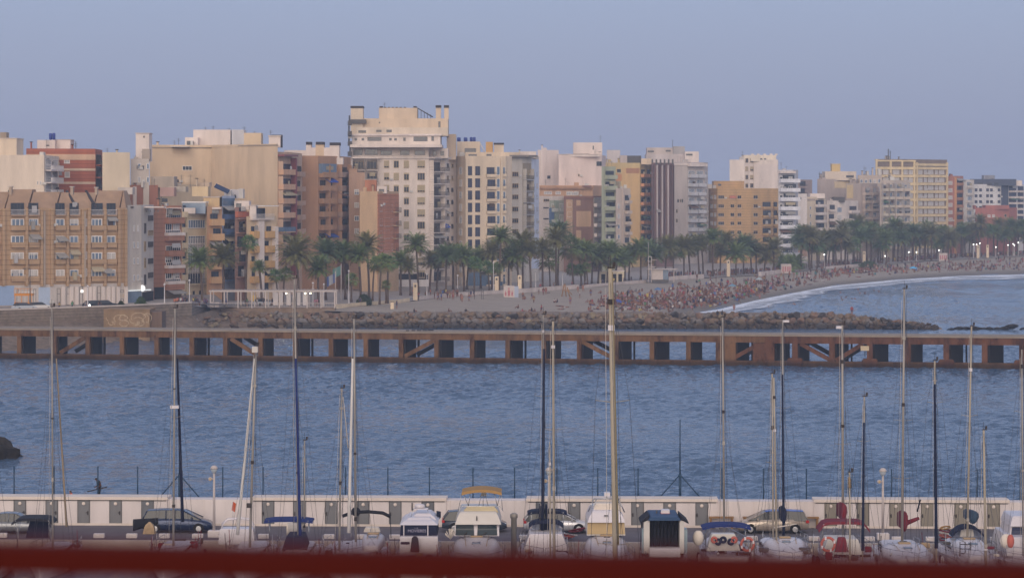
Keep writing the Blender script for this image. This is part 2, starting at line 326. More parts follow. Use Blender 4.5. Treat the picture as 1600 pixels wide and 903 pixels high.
RK = [rockmat('rock brown', '80684f', .95), rockmat('rock grey', '7a706a', .95), rockmat('rock rust', '80604a', 1.0), rockmat('rock pale', '93805f', 1.0), rockmat('rock dark', '4d443f', 0.8)]
TONE = ['brown', 'grey', 'rusty', 'pale', 'dark']
BM = [[boulder_mesh(k*10+s, RK[k]) for s in range(3)] for k in range(5)]
items = []; rnd = random.Random(3)
def landm(px):
    for a, nm in ((470, 'below the pergola'), (560, 'behind the white masts'), (700, 'below the bush'), (820, 'below the toilet panel'), (935, 'left of the thick mast'), (1040, 'right of the thick mast'), (1140, 'where surf meets sand'), (1240, 'below the bathers'), (1320, 'left of the red figure'), (1400, 'past the red figure'), (2000, 'at the seaward tip')):
        if px < a: return nm
def boulder(px, Y, z, s, tone, row):
    me = rnd.choice(BM[tone]); o = put(me, 'boulder', None, (X(px, Y), Y, z), rnd.uniform(0, 6.28))
    o.scale = (s*rnd.uniform(1.15, 1.7), s*rnd.uniform(0.9, 1.2), s*rnd.uniform(0.8, 1.05)); o.rotation_euler = (rnd.uniform(-.4, .4), rnd.uniform(-.4, .4), rnd.uniform(0, 6.28))
    tag(o, 'x', 'boulder', 'boulders of the breakwater'); items.append((o, '%s boulder in the %s row %s' % (TONE[tone], row, landm(px)), px))
for row, (dy, fz, nm) in enumerate(((0.3, 0.06, 'lowest'), (1.7, 0.42, 'middle'), (3.4, 0.80, 'top'))):
    px = 330+row*5 if row else 352
    while px < 1462:
        if len(items) >= (98, 196, 294)[row]: break
        h = bw_h(px); s = rnd.uniform(1.2, 1.85)*(1.0 if px < 1330 else max(0.5, 1-(px-1330)/220)); Y = bw_y(px)+dy+rnd.uniform(-.5, .4)
        if px < 420: Y += 3*(420-px)/90
        tone = rnd.choices((0, 1, 2, 3, 4), (5, 4, 1, 1, 0.6) if px < 1200 else (3, 1.5, 4, 0.6, 2))[0]
        if px > 1370: tone = rnd.choice((4, 4, 0, 2))
        boulder(px, Y, h*fz+rnd.uniform(-.15, .25), s, tone, nm); px += s*8.2*rnd.uniform(0.8, 1.1)
uniq(items, 30)
# small stones filling the gaps between the boulders
vs_, fs_, ms_, off = [], [], [], 0
fill = [boulder_mesh(200+k, RK[0]) for k in range(6)]
for k in range(900):
    px = rnd.uniform(330, 1468); t_ = rnd.random(); hh = bw_h(px); s_ = rnd.uniform(.45, 1.15); Y = bw_y(px)+.2+3.9*t_+(3*(420-px)/90 if px < 420 else 0); me = rnd.choice(fill); mtx = Matrix.Translation((X(px, Y), Y, hh*(.05+.93*t_)+rnd.uniform(0, .3)))@Matrix.Rotation(rnd.uniform(0, 6), 4, 'Z')@Matrix.Rotation(rnd.uniform(0, 3), 4, 'X')@Matrix.Diagonal((s_*1.3, s_, s_*.8, 1)); mi__ = rnd.choices((0, 1, 2, 3), (5, 4, 2, 1))[0]
    vs_ += [tuple(mtx@v.co) for v in me.vertices]; fs_ += [tuple(i+off for i in p.vertices) for p in me.polygons]; ms_ += [mi__]*len(me.polygons); off += len(me.vertices)
me = bpy.data.meshes.new('small_rocks'); me.from_pydata(vs_, [], fs_); [me.materials.append(m) for m in RK[:4]]; me.polygons.foreach_set('material_index', ms_); tag(put(me, 'small_rocks'), 'small stones wedged between the breakwater boulders', 'stones', kind='stuff')
it2 = []
for i, (px, s, z) in enumerate(((1486, 1.3, 0), (1497, 1.7, .1), (1508, 1.6, .1), (1520, 1.8, .15), (1533, 1.6, .1), (1545, 1.7, .1), (1557, 1.5, .1), (1568, 1.6, .2), (1580, 1.9, .55), (1600, 1.3, .1))):
    o = put(rnd.choice(BM[4]), 'boulder', None, (X(px, 537), 537, z)); o.scale = (s*1.6, s, s*0.6); tag(o, 'x', 'boulder', 'dark rocks awash beyond the breakwater'); it2.append((o, 'dark wet rock awash beyond the tip of the breakwater', px))
uniq(it2)
# rubble stones lying on the slope under the quay wall
it3 = []
for i in range(90):
    px = rnd.uniform(60, 420); t = rnd.uniform(0.25, 0.85); ya = 459+px*0.2 if px < 300 else 519+(px-300)*0.2; yb = 489+px*0.11 if px < 300 else 524+(px-300)*0.28
    Y = ya+(yb-ya)*t; z = -0.5+3.5*t; s = rnd.uniform(0.7, 1.7); tn = rnd.choice((0, 0, 2, 1, 3))
    if 158 < px < 252 : continue
    o = put(rnd.choice(BM[tn]), 'rock', None, (X(px, Y), Y, z+0.1), rnd.uniform(0, 6)); o.scale = (s*1.2, s, s*0.7); tag(o, 'x', 'rock', 'loose rocks on the slope below the quay wall')
    it3.append((o, '%s rock on the slope %s' % (TONE[tn], 'left of the graffiti block' if px < 200 else 'right of the graffiti block'), px))
uniq(it3, 20)
# near rock at the left edge
mb = MB(); M_NR = mat('black rock', '37322f', 0.9, 0.7, 0.5, 0.8, bump=0.25, bscale=1.6)
rr = random.Random(5); bx = X(-20, 276)
import bmesh
bm = bmesh.new(); bmesh.ops.create_icosphere(bm, subdivisions=4, radius=1)
from mathutils import noise as mn
for v in bm.verts:
    p = v.co.copy(); f = 1.05+0.34*mn.noise(p*1.7)-0.3*abs(mn.noise(p*3.3))-0.22*abs(mn.noise(p*6.5))-0.12*abs(mn.noise(p*13)); v.co = Vector((p.x*8.2, p.y*3.6, p.z*(5.6 if p.z > 0 else 2)*max(.25, 1-.62*max(0, p.x+.25))))*f
    pass
me = bpy.data.meshes.new('rock_outcrop'); bm.to_mesh(me); bm.free(); me.materials.append(M_NR)
for p in me.polygons: p.use_smooth = False
tag(put(me, 'rock_outcrop', None, (X(-58, 276), 276, -1.1)), 'dark craggy rock rising from the near sea at the left edge', 'rock')
# ---------------------------------------------------------------- graffiti block
gb = thing('concrete_block', 'tan concrete block with faded graffiti at the foot of the quay wall', 'concrete block', W(201, 496, 2))
M_CB = mat('tan concrete', '8c745a', 0.9, 1.0, 0.3, 0.9, True, bump=0.03); M_CBd = mat('brown concrete', '6e5a4c', 0.9, 1.0, 0.35, 0.7, True)
mb = MB(); x0, x1 = X(162, 496)-gb.location.x, X(234, 496)-gb.location.x; mb.box(x0, x1, 0, 7, -3, 3.35, M_CB); mb.box(x0-0.1, x1+0.1, -0.1, 7.1, 3.353, 3.5, M_CB); mb.build('block', gb)
mb = MB(); mb.box(x1+0.003, x1+2.0, 0.9, 7, -3, 3.0, M_CBd); mb.build('side_block', gb)
mb = MB(); M_GR = mat('graffiti paint', 'ad9a80', 0.8, 1.15, 0.3, 3)
rg = random.Random(9)
for gi, (cx, n, w) in enumerate(((-2.9, 4, 1.3), (-0.9, 6, 1.5), (1.6, 6, 1.4), (2.9, 4, 0.8))):
    mb = MB()
    for k in range(n):
        a0 = rg.uniform(0, 6); r = rg.uniform(0.25, 0.95); c = (cx+rg.uniform(-.5, .5), 1.5+rg.uniform(-.6, .6)); ln = rg.uniform(2, 5)
        L = []
        for j in range(10):
            a = a0+ln*j/12; L.append((c[0]+r*w*math.cos(a), c[1]+r*0.9*math.sin(a)))
        for (ax, az), (bx_, bz) in zip(L[:-1], L[1:]):
            d = Vector((bx_-ax, bz-az)); nrm = Vector((-d.y, d.x)).normalized()*rg.uniform(0.035, 0.08) if d.length else Vector((0, 0.05))
            yy = -0.012-0.002*k
            mb.add([(ax-nrm.x, yy, az-nrm.y), (bx_-nrm.x, yy, bz-nrm.y), (bx_+nrm.x, yy, bz+nrm.y), (ax+nrm.x, yy, az+nrm.y)], [(0, 1, 2, 3)], M_GR)
    mb.build('graffiti', gb)
# ---------------------------------------------------------------- old loading pier
def rust(key, h, h2, k=1.0):
    m = mat(key, h, 0.9, k, 0.45, 0.8, True, bump=0.05, bscale=3); n = m.node_tree.nodes; l = m.node_tree.links; b = n['Principled BSDF']
    old = b.inputs['Base Color'].links[0].from_socket; g = n.new('ShaderNodeNewGeometry'); mp = n.new('ShaderNodeMapping'); mp.inputs['Scale'].default_value = (1, 1, 0.35); l.new(g.outputs['Position'], mp.inputs[0])
    t = n.new('ShaderNodeTexNoise'); t.inputs['Scale'].default_value = 0.7; t.inputs['Detail'].default_value = 8; t.inputs['Roughness'].default_value = 0.75; l.new(mp.outputs[0], t.inputs[0])
    r = n.new('ShaderNodeValToRGB'); r.color_ramp.elements[0].position = 0.5; r.color_ramp.elements[1].position = 0.62; l.new(t.outputs[0], r.inputs[0])
    mx = n.new('ShaderNodeMixRGB'); l.new(r.outputs[0], mx.inputs[0]); l.new(old, mx.inputs[1]); mx.inputs[2].default_value = hx(h2, 0.8); sp = n.new('ShaderNodeSeparateXYZ'); l.new(g.outputs['Position'], sp.inputs[0]); ad = n.new('ShaderNodeMath'); ad.operation = 'MULTIPLY_ADD'; l.new(t.outputs[0], ad.inputs[0]); ad.inputs[1].default_value = 1.2; l.new(sp.outputs['Z'], ad.inputs[2])
    mr = n.new('ShaderNodeMapRange'); mr.inputs[1].default_value = 1.0; mr.inputs[2].default_value = 1.7; mr.inputs[3].default_value = 0.3; mr.inputs[4].default_value = 1; l.new(ad.outputs[0], mr.inputs[0])   # weed and wet below the tide line
    m3 = n.new('ShaderNodeMixRGB'); m3.blend_type = 'MULTIPLY'; m3.inputs[0].default_value = 1; l.new(mx.outputs[0], m3.inputs[1]); l.new(mr.outputs[0], m3.inputs[2]); l.new(m3.outputs[0], b.inputs['Base Color']); return m
M_PR = rust('pier concrete', '866243', '4a2e1e', .68); M_PR2 = rust('pier rust', '7a5038', '44261b', .68); M_PD = rust('pier dark', '3b312c', '261c18', 0.4); M_DK = mat('pier deck', '97897b', 0.9, .9, 0.2, 0.5)  # pier dark: rear members carry the shade under the deck in their colour
pa = Vector((X(0, 442.5), 442.5, 0)); pb_ = Vector((X(1600, 416.5), 416.5, 0)); pu = (pb_-pa).normalized(); pn = Vector((-pu.y, pu.x, 0)); PL = (pb_-pa).length
pier = thing('pier', 'long rusty concrete pier on square legs crossing the bay', 'pier', tuple((pa+pb_)/2), math.atan2(pu.y, pu.x))
def pu_of(px):   # distance along the pier front for a photo column
    t = (px-800)/F; return (t*pa.y-pa.x)/(pu.x-t*pu.y)-PL/2
ext = 46
mb = MB(); mb.box(-PL/2-ext, PL/2+ext, -0.2, 6.6, 4.45, 4.70, M_DK); mb.build('deck', pier)
mb = MB(); mb.box(-PL/2-ext, pu_of(1195), -0.05, 0.55, 3.5, 4.447, M_PR); mb.box(pu_of(1195)+0.003, PL/2+ext, -0.08, 0.55, 3.42, 4.447, M_PR2); mb.build('front_beam', pier)
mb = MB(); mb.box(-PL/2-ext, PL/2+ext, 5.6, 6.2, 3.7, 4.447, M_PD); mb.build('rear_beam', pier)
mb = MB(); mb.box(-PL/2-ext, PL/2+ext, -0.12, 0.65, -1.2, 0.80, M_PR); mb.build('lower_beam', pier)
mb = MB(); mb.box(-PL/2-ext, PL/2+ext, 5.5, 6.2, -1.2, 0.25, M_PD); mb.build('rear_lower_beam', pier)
legs = [-75, -25, 30, 85, 137, 190.5, 244.5, 299.5, 352, 407, 461, 517, 571.5, 626.5, 682, 737.5, 793, 849.5, 905, 962.5, 1018.5, 1075.5, 1134, 1193, 1242, 1300, 1359, 1418.5, 1478.5, 1538.5, 1597, 1656, 1712]
wide = {1134: 1.5, 1193: 1.6}
for i, px in enumerate(legs):
    c = pu_of(px); hw = wide.get(px, 0.34 if px < 1200 else 0.42); mm = M_PR if px < 1150 else M_PR2
    mb = MB(); mb.box(c-hw, c+hw, -0.09, 0.75, 0.803, 3.498 if px < 1190 else 3.418, mm); leg = mb.build('leg', pier)
    dw = 0.45+0.5*((i*7) % 3)/2
    mb = MB(); s0 = c-hw+0.02
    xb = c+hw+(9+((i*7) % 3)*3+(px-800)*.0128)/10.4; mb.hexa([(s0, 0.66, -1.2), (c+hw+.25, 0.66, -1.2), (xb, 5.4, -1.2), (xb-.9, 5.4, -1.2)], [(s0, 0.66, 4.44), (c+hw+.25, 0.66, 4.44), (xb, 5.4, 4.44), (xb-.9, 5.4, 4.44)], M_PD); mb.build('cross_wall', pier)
    if i % 3 == 1:
        mb = MB(); mb.box(xb+.35, xb+.6, 4.6, 5.1, -1, 4.4, M_PD); mb.box(xb+.1, xb+.9, 4.5, 5.2, 3.5, 4.4, M_PD); mb.build('rear_post', pier)
    if px in (1242, 1359, 1478.5, 1597):
        mb = MB(); mb.loft([[(c-1.15+a, -0.7, z), (c+1.15-a, -0.7, z), (c+1.15-a, 1.0, z), (c-1.15+a, 1.0, z)] for a, z in ((0.35, -1.2), (0.0, -0.2), (0.0, 1.0), (0.2, 1.25))], M_PR2); mb.build('leg_base', pier)
for a, b in (((93, 552), (132, 531)), ((400, 553), (360, 532)), ((632, 556), (678, 534)), ((958, 557), (909, 534)), ((1142, 561), (1188, 537)), ((1298, 564), (1250, 539)), ((1306, 564), (1348, 541))):
    for dy, mm, sh in ((0.1, M_PR if a[0] < 1100 else M_PR2, 0), (4.6, M_PD, 1.0)):
        ua, ub = pu_of(a[0])+sh, pu_of(b[0])+sh; za, zb = .95, 3.4; d = Vector((ub-ua, zb-za)).normalized(); nn = Vector((-d.y, d.x))*0.3
        P = [(ua-nn.x, za-nn.y), (ub-nn.x, zb-nn.y), (ub+nn.x, zb+nn.y), (ua+nn.x, za+nn.y)]
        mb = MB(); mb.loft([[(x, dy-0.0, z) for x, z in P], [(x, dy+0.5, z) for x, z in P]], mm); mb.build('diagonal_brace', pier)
mb = MB(); c = pu_of(1351.5); mb.box(c-0.62, c+0.62, -0.35, -0.25, 2.45, 3.15, paint('b5a588', 1.1)); mb.box(c-0.05, c+0.05, -0.25, -0.1, 1.6, 3.1, M_PD)
tag(mb.build('sign_panel', None, tuple(pier.location), pier.rotation_euler.z), 'small blank beige panel fixed to the pier front', 'panel')
mb = MB()
for k in range(5): mb.box(pu_of(630+k*8), pu_of(634+k*9), 2+k*.3, 2.6+k*.3, 4.703, 4.82, M_PD)
tag(mb.build('debris', None, tuple(pier.location), pier.rotation_euler.z), 'dark flat debris lying on the pier deck', 'debris')
# ---------------------------------------------------------------- buildings
M_GL = mat('window glass', '2c3440', 0.15, 0.9, 0.5, 0.35, spec=0.6); M_GLN = mat('navy glass', '2b3350', 0.2, 0.9, 0.3, 0.4, spec=0.6); M_GLB = mat('blue glass', '5b7390', 0.15, 0.9, 0.3, 0.3, spec=0.6)
M_GLB2 = mat('pale glass', '6d7f95', 0.15, 1.0, 0.3, 0.3, spec=0.6)
M_CUR = mat('curtain', 'a8a6a8', 0.9, 1.1, 0.12, 3); M_SHB = mat('beige shutter', 'b3a68c', 0.8, 1.2, 0.1, 2, bands=0.16); M_SHW = mat('white shutter', 'b7b3b0', 0.8, 1.4, 0.06, 2, bands=0.16); M_SHD = mat('brown shutter', '5c4c44', 0.8, 1.0, 0.1, 2, bands=0.16)
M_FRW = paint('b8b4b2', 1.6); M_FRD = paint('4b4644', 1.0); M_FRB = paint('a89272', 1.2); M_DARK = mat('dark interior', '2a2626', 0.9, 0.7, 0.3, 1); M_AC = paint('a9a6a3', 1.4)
M_RAILD = paint('4a4644', 1.0); M_RAILW = paint('b5b2b4', 1.5); M_AWB = mat('blue awning', '2d4aa0', 0.8, 1.2, 0.1, 2); M_AWG = mat('grey awning', '8a8784', 0.8, 1.2, 0.1, 2); M_AWN = mat('green awning', '4f6a58', 0.8, 1.1, 0.1, 2); M_AWO = mat('brown awning', '6d5344', 0.8, 1.1, 0.1, 2)
M_CAP = mat('chimney cap', '3c3534', 0.8, 1, 0.1, 2); M_TANK = paint('2a3c86', 1.1)
STY = {'dark': (M_GL, M_FRD, None), 'w': (M_GL, M_FRW, M_SHW), 'wc': (M_CUR, M_FRW, M_SHW), 'b': (M_GL, M_FRB, M_SHB), 'navy': (M_GLN, M_FRD, None), 'blue': (M_GLB, M_FRW, None), 'br': (M_GL, M_FRB, M_SHD), 'wp': (M_GLB2, M_FRW, M_SHW)}
MC = {}
def cached(key, fn):
    if key not in MC: MC[key] = fn()
    return MC[key]
def q5(v): return max(0.2, round(v*10)/10)
def win_mesh(w, h, sty):
    g, f, s = STY[sty]; mb = MB(); t = 0.07 if sty in ('dark', 'navy') else 0.10
    mb.box(-w/2+t, w/2-t, -0.02, -0.01, t, h-t, g)
    for x0, x1, z0, z1 in ((-w/2, -w/2+t, 0, h), (w/2-t, w/2, 0, h), (-w/2+t, w/2-t, 0, t), (-w/2+t, w/2-t, h-t, h)): mb.box(x0, x1, -0.08, 0, z0, z1, f)
    n = max(1, round(w/0.75))
    for i in range(1, n): mb.box(-w/2+w*i/n-0.035, -w/2+w*i/n+0.035, -0.07, -0.0205, t, h-t, f)
    if h > 2.6: mb.box(-w/2+t, w/2-t, -0.072, -0.0205, h*0.62, h*0.62+0.07, f)
    return mb.mesh('window')
def sill_mesh(w): mb = MB(); mb.box(-w/2-0.08, w/2+0.08, -0.14, 0, -0.1, -0.003, M_COP); return mb.mesh('sill')
def shut_mesh(w, h, fr, sty): mb = MB(); mb.box(-w/2+0.08, w/2-0.08, -0.06, -0.0215, h*(1-fr), h-0.08, STY[sty][2]); return mb.mesh('shutter')
def bal_mesh(w, dep, par, ph, slab=0.22, fin=False, finh=2.75):
    mb = MB(); mb.box(-w/2, w/2, -dep, -0.002, -slab, 0, par); t = 0.09
    if ph: mb.box(-w/2, w/2, -dep, -dep+t, 0.001, ph, par); mb.box(-w/2, -w/2+t, -dep+t, -0.002, 0.001, ph, par); mb.box(w/2-t, w/2, -dep+t, -0.002, 0.001, ph, par)
    if fin:
        for sx_ in (-w/2+0.001, w/2-t-0.001): mb.box(sx_, sx_+t, -dep+t+.01, -0.003, ph+0.002, finh, fin)
    return mb.mesh('balcony')
def rail_mesh(w, dep, m, h=1.0):
    mb = MB(); y = -dep+0.05
    mb.box(-w/2, w/2, y-0.025, y+0.025, h-0.06, h, m); mb.box(-w/2, w/2, y-0.02, y+0.02, 0.08, 0.13, m)
    n = max(3, int(w/0.22))
    for i in range(n+1): x = -w/2+w*i/n; mb.box(x-0.018, x+0.018, y-0.015, y+0.015, 0.0, h-0.06, m)
    for x in (-w/2+.02, w/2-.02): mb.box(x-0.02, x+0.02, y+.026, -0.01, h-0.05, h-.01, m); mb.box(x-0.02, x+0.02, y+0.026, -0.01, 0.4, 0.44, m)
    return mb.mesh('railing')
rb = random.Random(11)
def sdY(px0, Y0, px1, deg=62):
    c, s = math.cos(R(deg)), math.sin(R(deg)); k = (px1-800)/F; x0 = X(px0, Y0)
    L = (k*Y0-x0)/(c-k*s); return Y0+s*L
LAND = []
class Bld:
    def __init__(s, label, short, pts, ytop, col, base=3.0, depth=13, ref=0, par=0.5, bands=None, roof='8f8781', name='apartment_building', k=1.5, back=None):
        P = []
        for i, p in enumerate(pts):
            if p[1] is None: P.append((p[0], sdY(P[-1][0], P[-1][1], p[0], p[2] if len(p) > 2 else 62)))
            else: P.append(p[:2])
        s.px = P; s.P = [Vector((X(a, b), b)) for a, b in P]; s.z1 = Z(ytop, P[ref][1]); s.base = base; s.depth = depth
        s.e = thing(name, label, 'building', (s.P[0].x, s.P[0].y, base)); s.o = s.e.location.copy(); s.M = wall(col, k, bands); s.short = short
        if short: LAND.append((P[0][0], P[-1][0], P[0][1], short))
        bl = s.P[-1]*(depth/s.P[-1].y); bf = s.P[0]*(depth/s.P[0].y); ring = s.P+[s.P[-1]+bl, s.P[0]+bf]; s.ring = ring
        mb = MB(); L = lambda z: [(p.x-s.o.x, p.y-s.o.y, z-base) for p in ring]
        mb.loft([L(base-1.5), L(s.z1)], s.M); mb.build('wall', s.e)
        if par:
            mb = MB(); n = len(ring); c = sum(ring, Vector((0, 0)))/n; inn = [p+(c-p).normalized()*0.35 for p in ring]; h = s.z1+par-base; z = s.z1-base
            for i in range(n):
                j = (i+1) % n; a, b, ai, bi = [(p-Vector((s.o.x, s.o.y))) for p in (ring[i], ring[j], inn[i], inn[j])]
                mb.hexa([(a.x, a.y, z), (b.x, b.y, z), (bi.x, bi.y, z), (ai.x, ai.y, z)], [(a.x, a.y, h), (b.x, b.y, h), (bi.x, bi.y, h), (ai.x, ai.y, h)], s.M)
            mb.build('roof_parapet', s.e)
    def fr(s, i):
        A, B = s.P[i], s.P[i+1]; U = (B-A).normalized(); return A, U, math.atan2(U.y, U.x), (B-A).length
    def hit(s, i, px, py):
        A, U, a, L = s.fr(i); k = (px-800)/F; u = (k*A.y-A.x)/(U.x-k*U.y); Y = A.y+u*U.y; return u, Z(py, Y), Y
    def at(s, i, u, z):
        A, U, a, L = s.fr(i); p = A+U*u; return (p.x-s.o.x, p.y-s.o.y, z-s.base)
    def win(s, i, xs, ys, h, sty='w', sh=0.25, ac=0.10, sill=True, zr=None):
        a = s.fr(i)[2]
        for x0, x1 in xs:
            for y in ys:
                u0, _, Y = s.hit(i, x0, y); u1 = s.hit(i, x1, y)[0]; um = (u0+u1)/2; z = s.hit(i, (xs[0][0]+xs[0][1])/2, y)[1]
                sty_ = sty; W_, H_ = q5(u1-u0), q5(h/S(Y))
                if sty in ('w', 'wp', 'dark', 'br') and rb.random() < .22: sty_ = {'w': 'wc', 'wp': 'wc', 'dark': 'br', 'br': 'b'}[sty]
                m = cached(('w', W_, H_, sty_), lambda: win_mesh(W_, H_, sty_))
                o = put(m, 'window', s.e, s.at(i, um, z-H_/2), a)
                if sill and rb.random() < 0.9: put(cached(('s', W_), lambda: sill_mesh(W_)), 'sill', o)
                if STY[sty][2] and rb.random() < min(.8, sh*1.5):
                    f = rb.choice((0.2, 0.3, 0.45, 0.6, 0.75, 0.9)); put(cached(('h', W_, H_, f, sty), lambda: shut_mesh(W_, H_, f, sty)), 'shutter', o)
                if rb.random() < ac: s.acu(i, um+W_*0.5+0.5, z-H_/2)
    def acu(s, i, u, z):
        def mk(): mb = MB(); mb.box(-.4, .4, -.32, -0.01, 0, .55, M_AC, 0.03); mb.lathe([(0.2, 0), (0.2, 0.02)], M_DARK); return mb.mesh('air_conditioner')
        put(cached('acu', mk), 'air_conditioner', s.e, s.at(i, u, z), s.fr(i)[2])
    def bal(s, i, xs, ys, dep=1.2, par=None, ph=1.0, rail=None, glass='dark', fin=None, gw=0.8, gh=2.2, stuff=0.4, aw=0.10, awm=None):
        a = s.fr(i)[2]
        for x0, x1 in xs:
            for y in ys:
                u0, _, Y = s.hit(i, x0, y); u1 = s.hit(i, x1, y)[0]; um = (u0+u1)/2; z = s.hit(i, (xs[0][0]+xs[0][1])/2, y)[1]; W_ = q5(u1-u0)
                pm = par or s.M; o = put(cached(('b', W_, dep, pm.name, ph, str(fin)), lambda: bal_mesh(W_, dep, pm, ph, fin=fin)), 'balcony', s.e, s.at(i, um, z), a)
                if rail: put(cached(('r', W_, dep, rail.name), lambda: rail_mesh(W_, dep, rail)), 'railing', o)
                w2 = q5(W_*gw); m = cached(('w', w2, gh, glass), lambda: win_mesh(w2, gh, glass)); put(m, 'door', o, (rb.uniform(-1, 1)*(W_-w2)*0.35, -0.004, 0.02))
                if rb.random() < stuff:
                    c = rb.choice((M_CUR, M_SHB, M_AC, M_AWG, M_SHD)); k = rb.choice((0, 1, 2)); xx = rb.uniform(-.3, .3)*W_
                    def mk():
                        mb = MB()
                        if k == 0: mb.box(-.5, .5, -dep+.25, -dep+.3, 0.4, 1.7, c)
                        elif k == 1: mb.box(-.35, .35, -0.9, -.3, 0.01, 1.5, c)
                        else: mb.box(-W_*.25, W_*.25, -dep+.1, -dep+.14, 1.5, 2.4, c)
                        return mb.mesh('balcony_screen')
                    put(cached(('bs', k, c.name, W_, dep), mk), 'balcony_screen', o, (xx if k < 2 else 0, 0, 0))
                if rb.random() < aw: s.awn(i, u0, u1, z+2.5, dep, awm or rb.choice((M_AWG, M_AWG, M_AWO, M_SHB, M_AWN)))
    def awn(s, i, u0, u1, z, dep, m):
        W_ = q5(u1-u0)
        def mk(): mb = MB(); mb.loft([[(-W_/2, -0.02, 0), (-W_/2, -dep-.5, -.75), (-W_/2, -dep-.5, -.95), (-W_/2, -0.02, -.06)], [(W_/2, -0.02, 0), (W_/2, -dep-.5, -.75), (W_/2, -dep-.5, -.95), (W_/2, -0.02, -.06)]], m); return mb.mesh('awning')
        put(cached(('a', W_, dep, m.name), mk), 'awning', s.e, s.at(i, (u0+u1)/2, z), s.fr(i)[2])
    def aw(s, i, x0, x1, y, dep=1.0, m=None):
        u0, z, _ = s.hit(i, x0, y); u1 = s.hit(i, x1, y)[0]; s.awn(i, u0, u1, z, dep, m or M_AWB)
    def panel(s, i, x0, x1, y0, y1, m, d=0.06, name='panel', yref=None):
        u0, z0, _ = s.hit(i, x0, y1); u1, _, _ = s.hit(i, x1, y0); z1 = s.hit(i, yref or x0, y0)[1]
        w = u1-u0; mb = MB(); mb.box(0, w, -d, -0.003, 0, z1-z0, m); return mb.build(name, s.e, s.at(i, u0, z0), s.fr(i)[2])
    def band(s, i, ys, h, m, d=0.12, x0=None, x1=None, name='cornice'):
        A, U, a, L = s.fr(i)
        for y in ys:
            z = s.hit(i, x0 or s.px[i][0], y)[1]; ua = 0 if x0 is None else s.hit(i, x0, y)[0]; ub = L if x1 is None else s.hit(i, x1, y)[0]
            mb = MB(); mb.box(0, ub-ua, -d, -0.004, -h/2, h/2, m); mb.build(name, s.e, s.at(i, ua, z), a)
    def fins(s, i, xs, y0, y1, m, w=0.3, d=0.35, name='pilaster'):
        for x in xs:
            u, z1, _ = s.hit(i, x, y0); z0 = s.hit(i, x, y1)[1]; mb = MB(); mb.box(-w/2, w/2, -d, -0.004, 0, z1-z0, m); mb.build(name, s.e, s.at(i, u, z0), s.fr(i)[2])
    def box(s, x0, x1, yt, m=None, dY=3, dep=5, name='penthouse', z0=None, ch=0.0, cap=None, capm=None, wins=None):
        s.nb = getattr(s, 'nb', 0)+1; Y = s.px[0][1]+dY+s.nb*0.017; zt = Z(yt, Y)+s.nb*0.0015; zb = s.z1 if z0 is None else z0; a, b = X(x0, Y), X(x1, Y); m = m or s.M
        mb = MB(); mb.box(0, b-a, 0, dep, -0.001, zt-zb, m); o = mb.build(name, s.e, (a-s.o.x, Y-s.o.y, zb-s.base))
        if cap: mb = MB(); mb.box(-.15, b-a+.15, -.15, dep+.15, zt-zb+.002, zt-zb+cap, capm or M_COP); mb.build('cap', o)
        if wins:
            for (wx0, wx1, wy, wh) in wins:
                ww, hh = q5((wx1-wx0)/S(Y)), q5(wh/S(Y)); put(cached(('w', ww, hh, 'dark'), lambda: win_mesh(ww, hh, 'dark')), 'window', o, ((wx0+wx1)/2/S(Y)-800/S(Y)-a, -0.003, Z(wy, Y)-zb-hh/2))
        return o
    def tank(s, x0, x1, y0, y1, dY=3):
        Y = s.px[0][1]+dY; r = (x1-x0)/2/S(Y); cx = X((x0+x1)/2, Y); h = (y1-y0)/S(Y)
        mb = MB(); mb.lathe([(r*.6, 0), (r, .06*h), (r, h*.88), (r*.75, h*.97), (r*.3, h)], M_TANK); mb.box(-.08, .08, -.08, .08, min(-0.01, s.z1-Z(y1, Y)), 0.01, M_CAP); mb.build('water_tank', s.e, (cx-s.o.x, Y-s.o.y, Z(y1, Y)-s.base))
    def mast(s, px, yt, dY=4, arms=2, r=0.05):
        Y = s.px[0][1]+dY; h = Z(yt, Y)-s.z1; mb = MB(); mb.tube([(0, 0, 0), (0, 0, h)], r, M_RAILD, 5)
        for k in range(arms): z = h-0.3-k*0.35; mb.box(-.5+.1*k, .5-.1*k, -.02, .02, z, z+0.04, M_RAILD); mb.box(-.02, .02, -.35, .35, z+.05, z+0.08, M_RAILD)
        mb.build('antenna', s.e, (X(px, Y)-s.o.x, Y-s.o.y, s.z1-s.base))
    def clutter(s, n, seed=0, hmax=1.8):
        r = random.Random(seed+int(s.px[0][0])); a, b = s.px[0][0], s.px[-1][0] if len(s.px) == 2 else s.px[1][0]
        for k in range(n):
            px = r.uniform(a+3, b-3); t = r.random(); yt = YH-(s.z1+r.uniform(0.5, hmax)-H)*S(s.px[0][1]+4)
            if t < 0.35: s.mast(px, yt-r.uniform(3, 8), 4+r.random()*3, r.choice((1, 2, 3)), 0.035)
            elif t < 0.7: s.box(px, px+r.uniform(3, 9), yt, r.choice((M_SHW, s.M, M_AC)), 3+r.random()*4, 2.5, 'roof_unit')
            else: s.box(px, px+r.uniform(1.5, 3), yt-2, s.M, 3+r.random()*3, 0.8, 'chimney', cap=0.15, capm=M_CAP)
def rng(a, b, n): return [a+(b-a)*i/(n-1) for i in range(n)] if n > 1 else [a]
WHT = wall('b8aca6', 1.45)
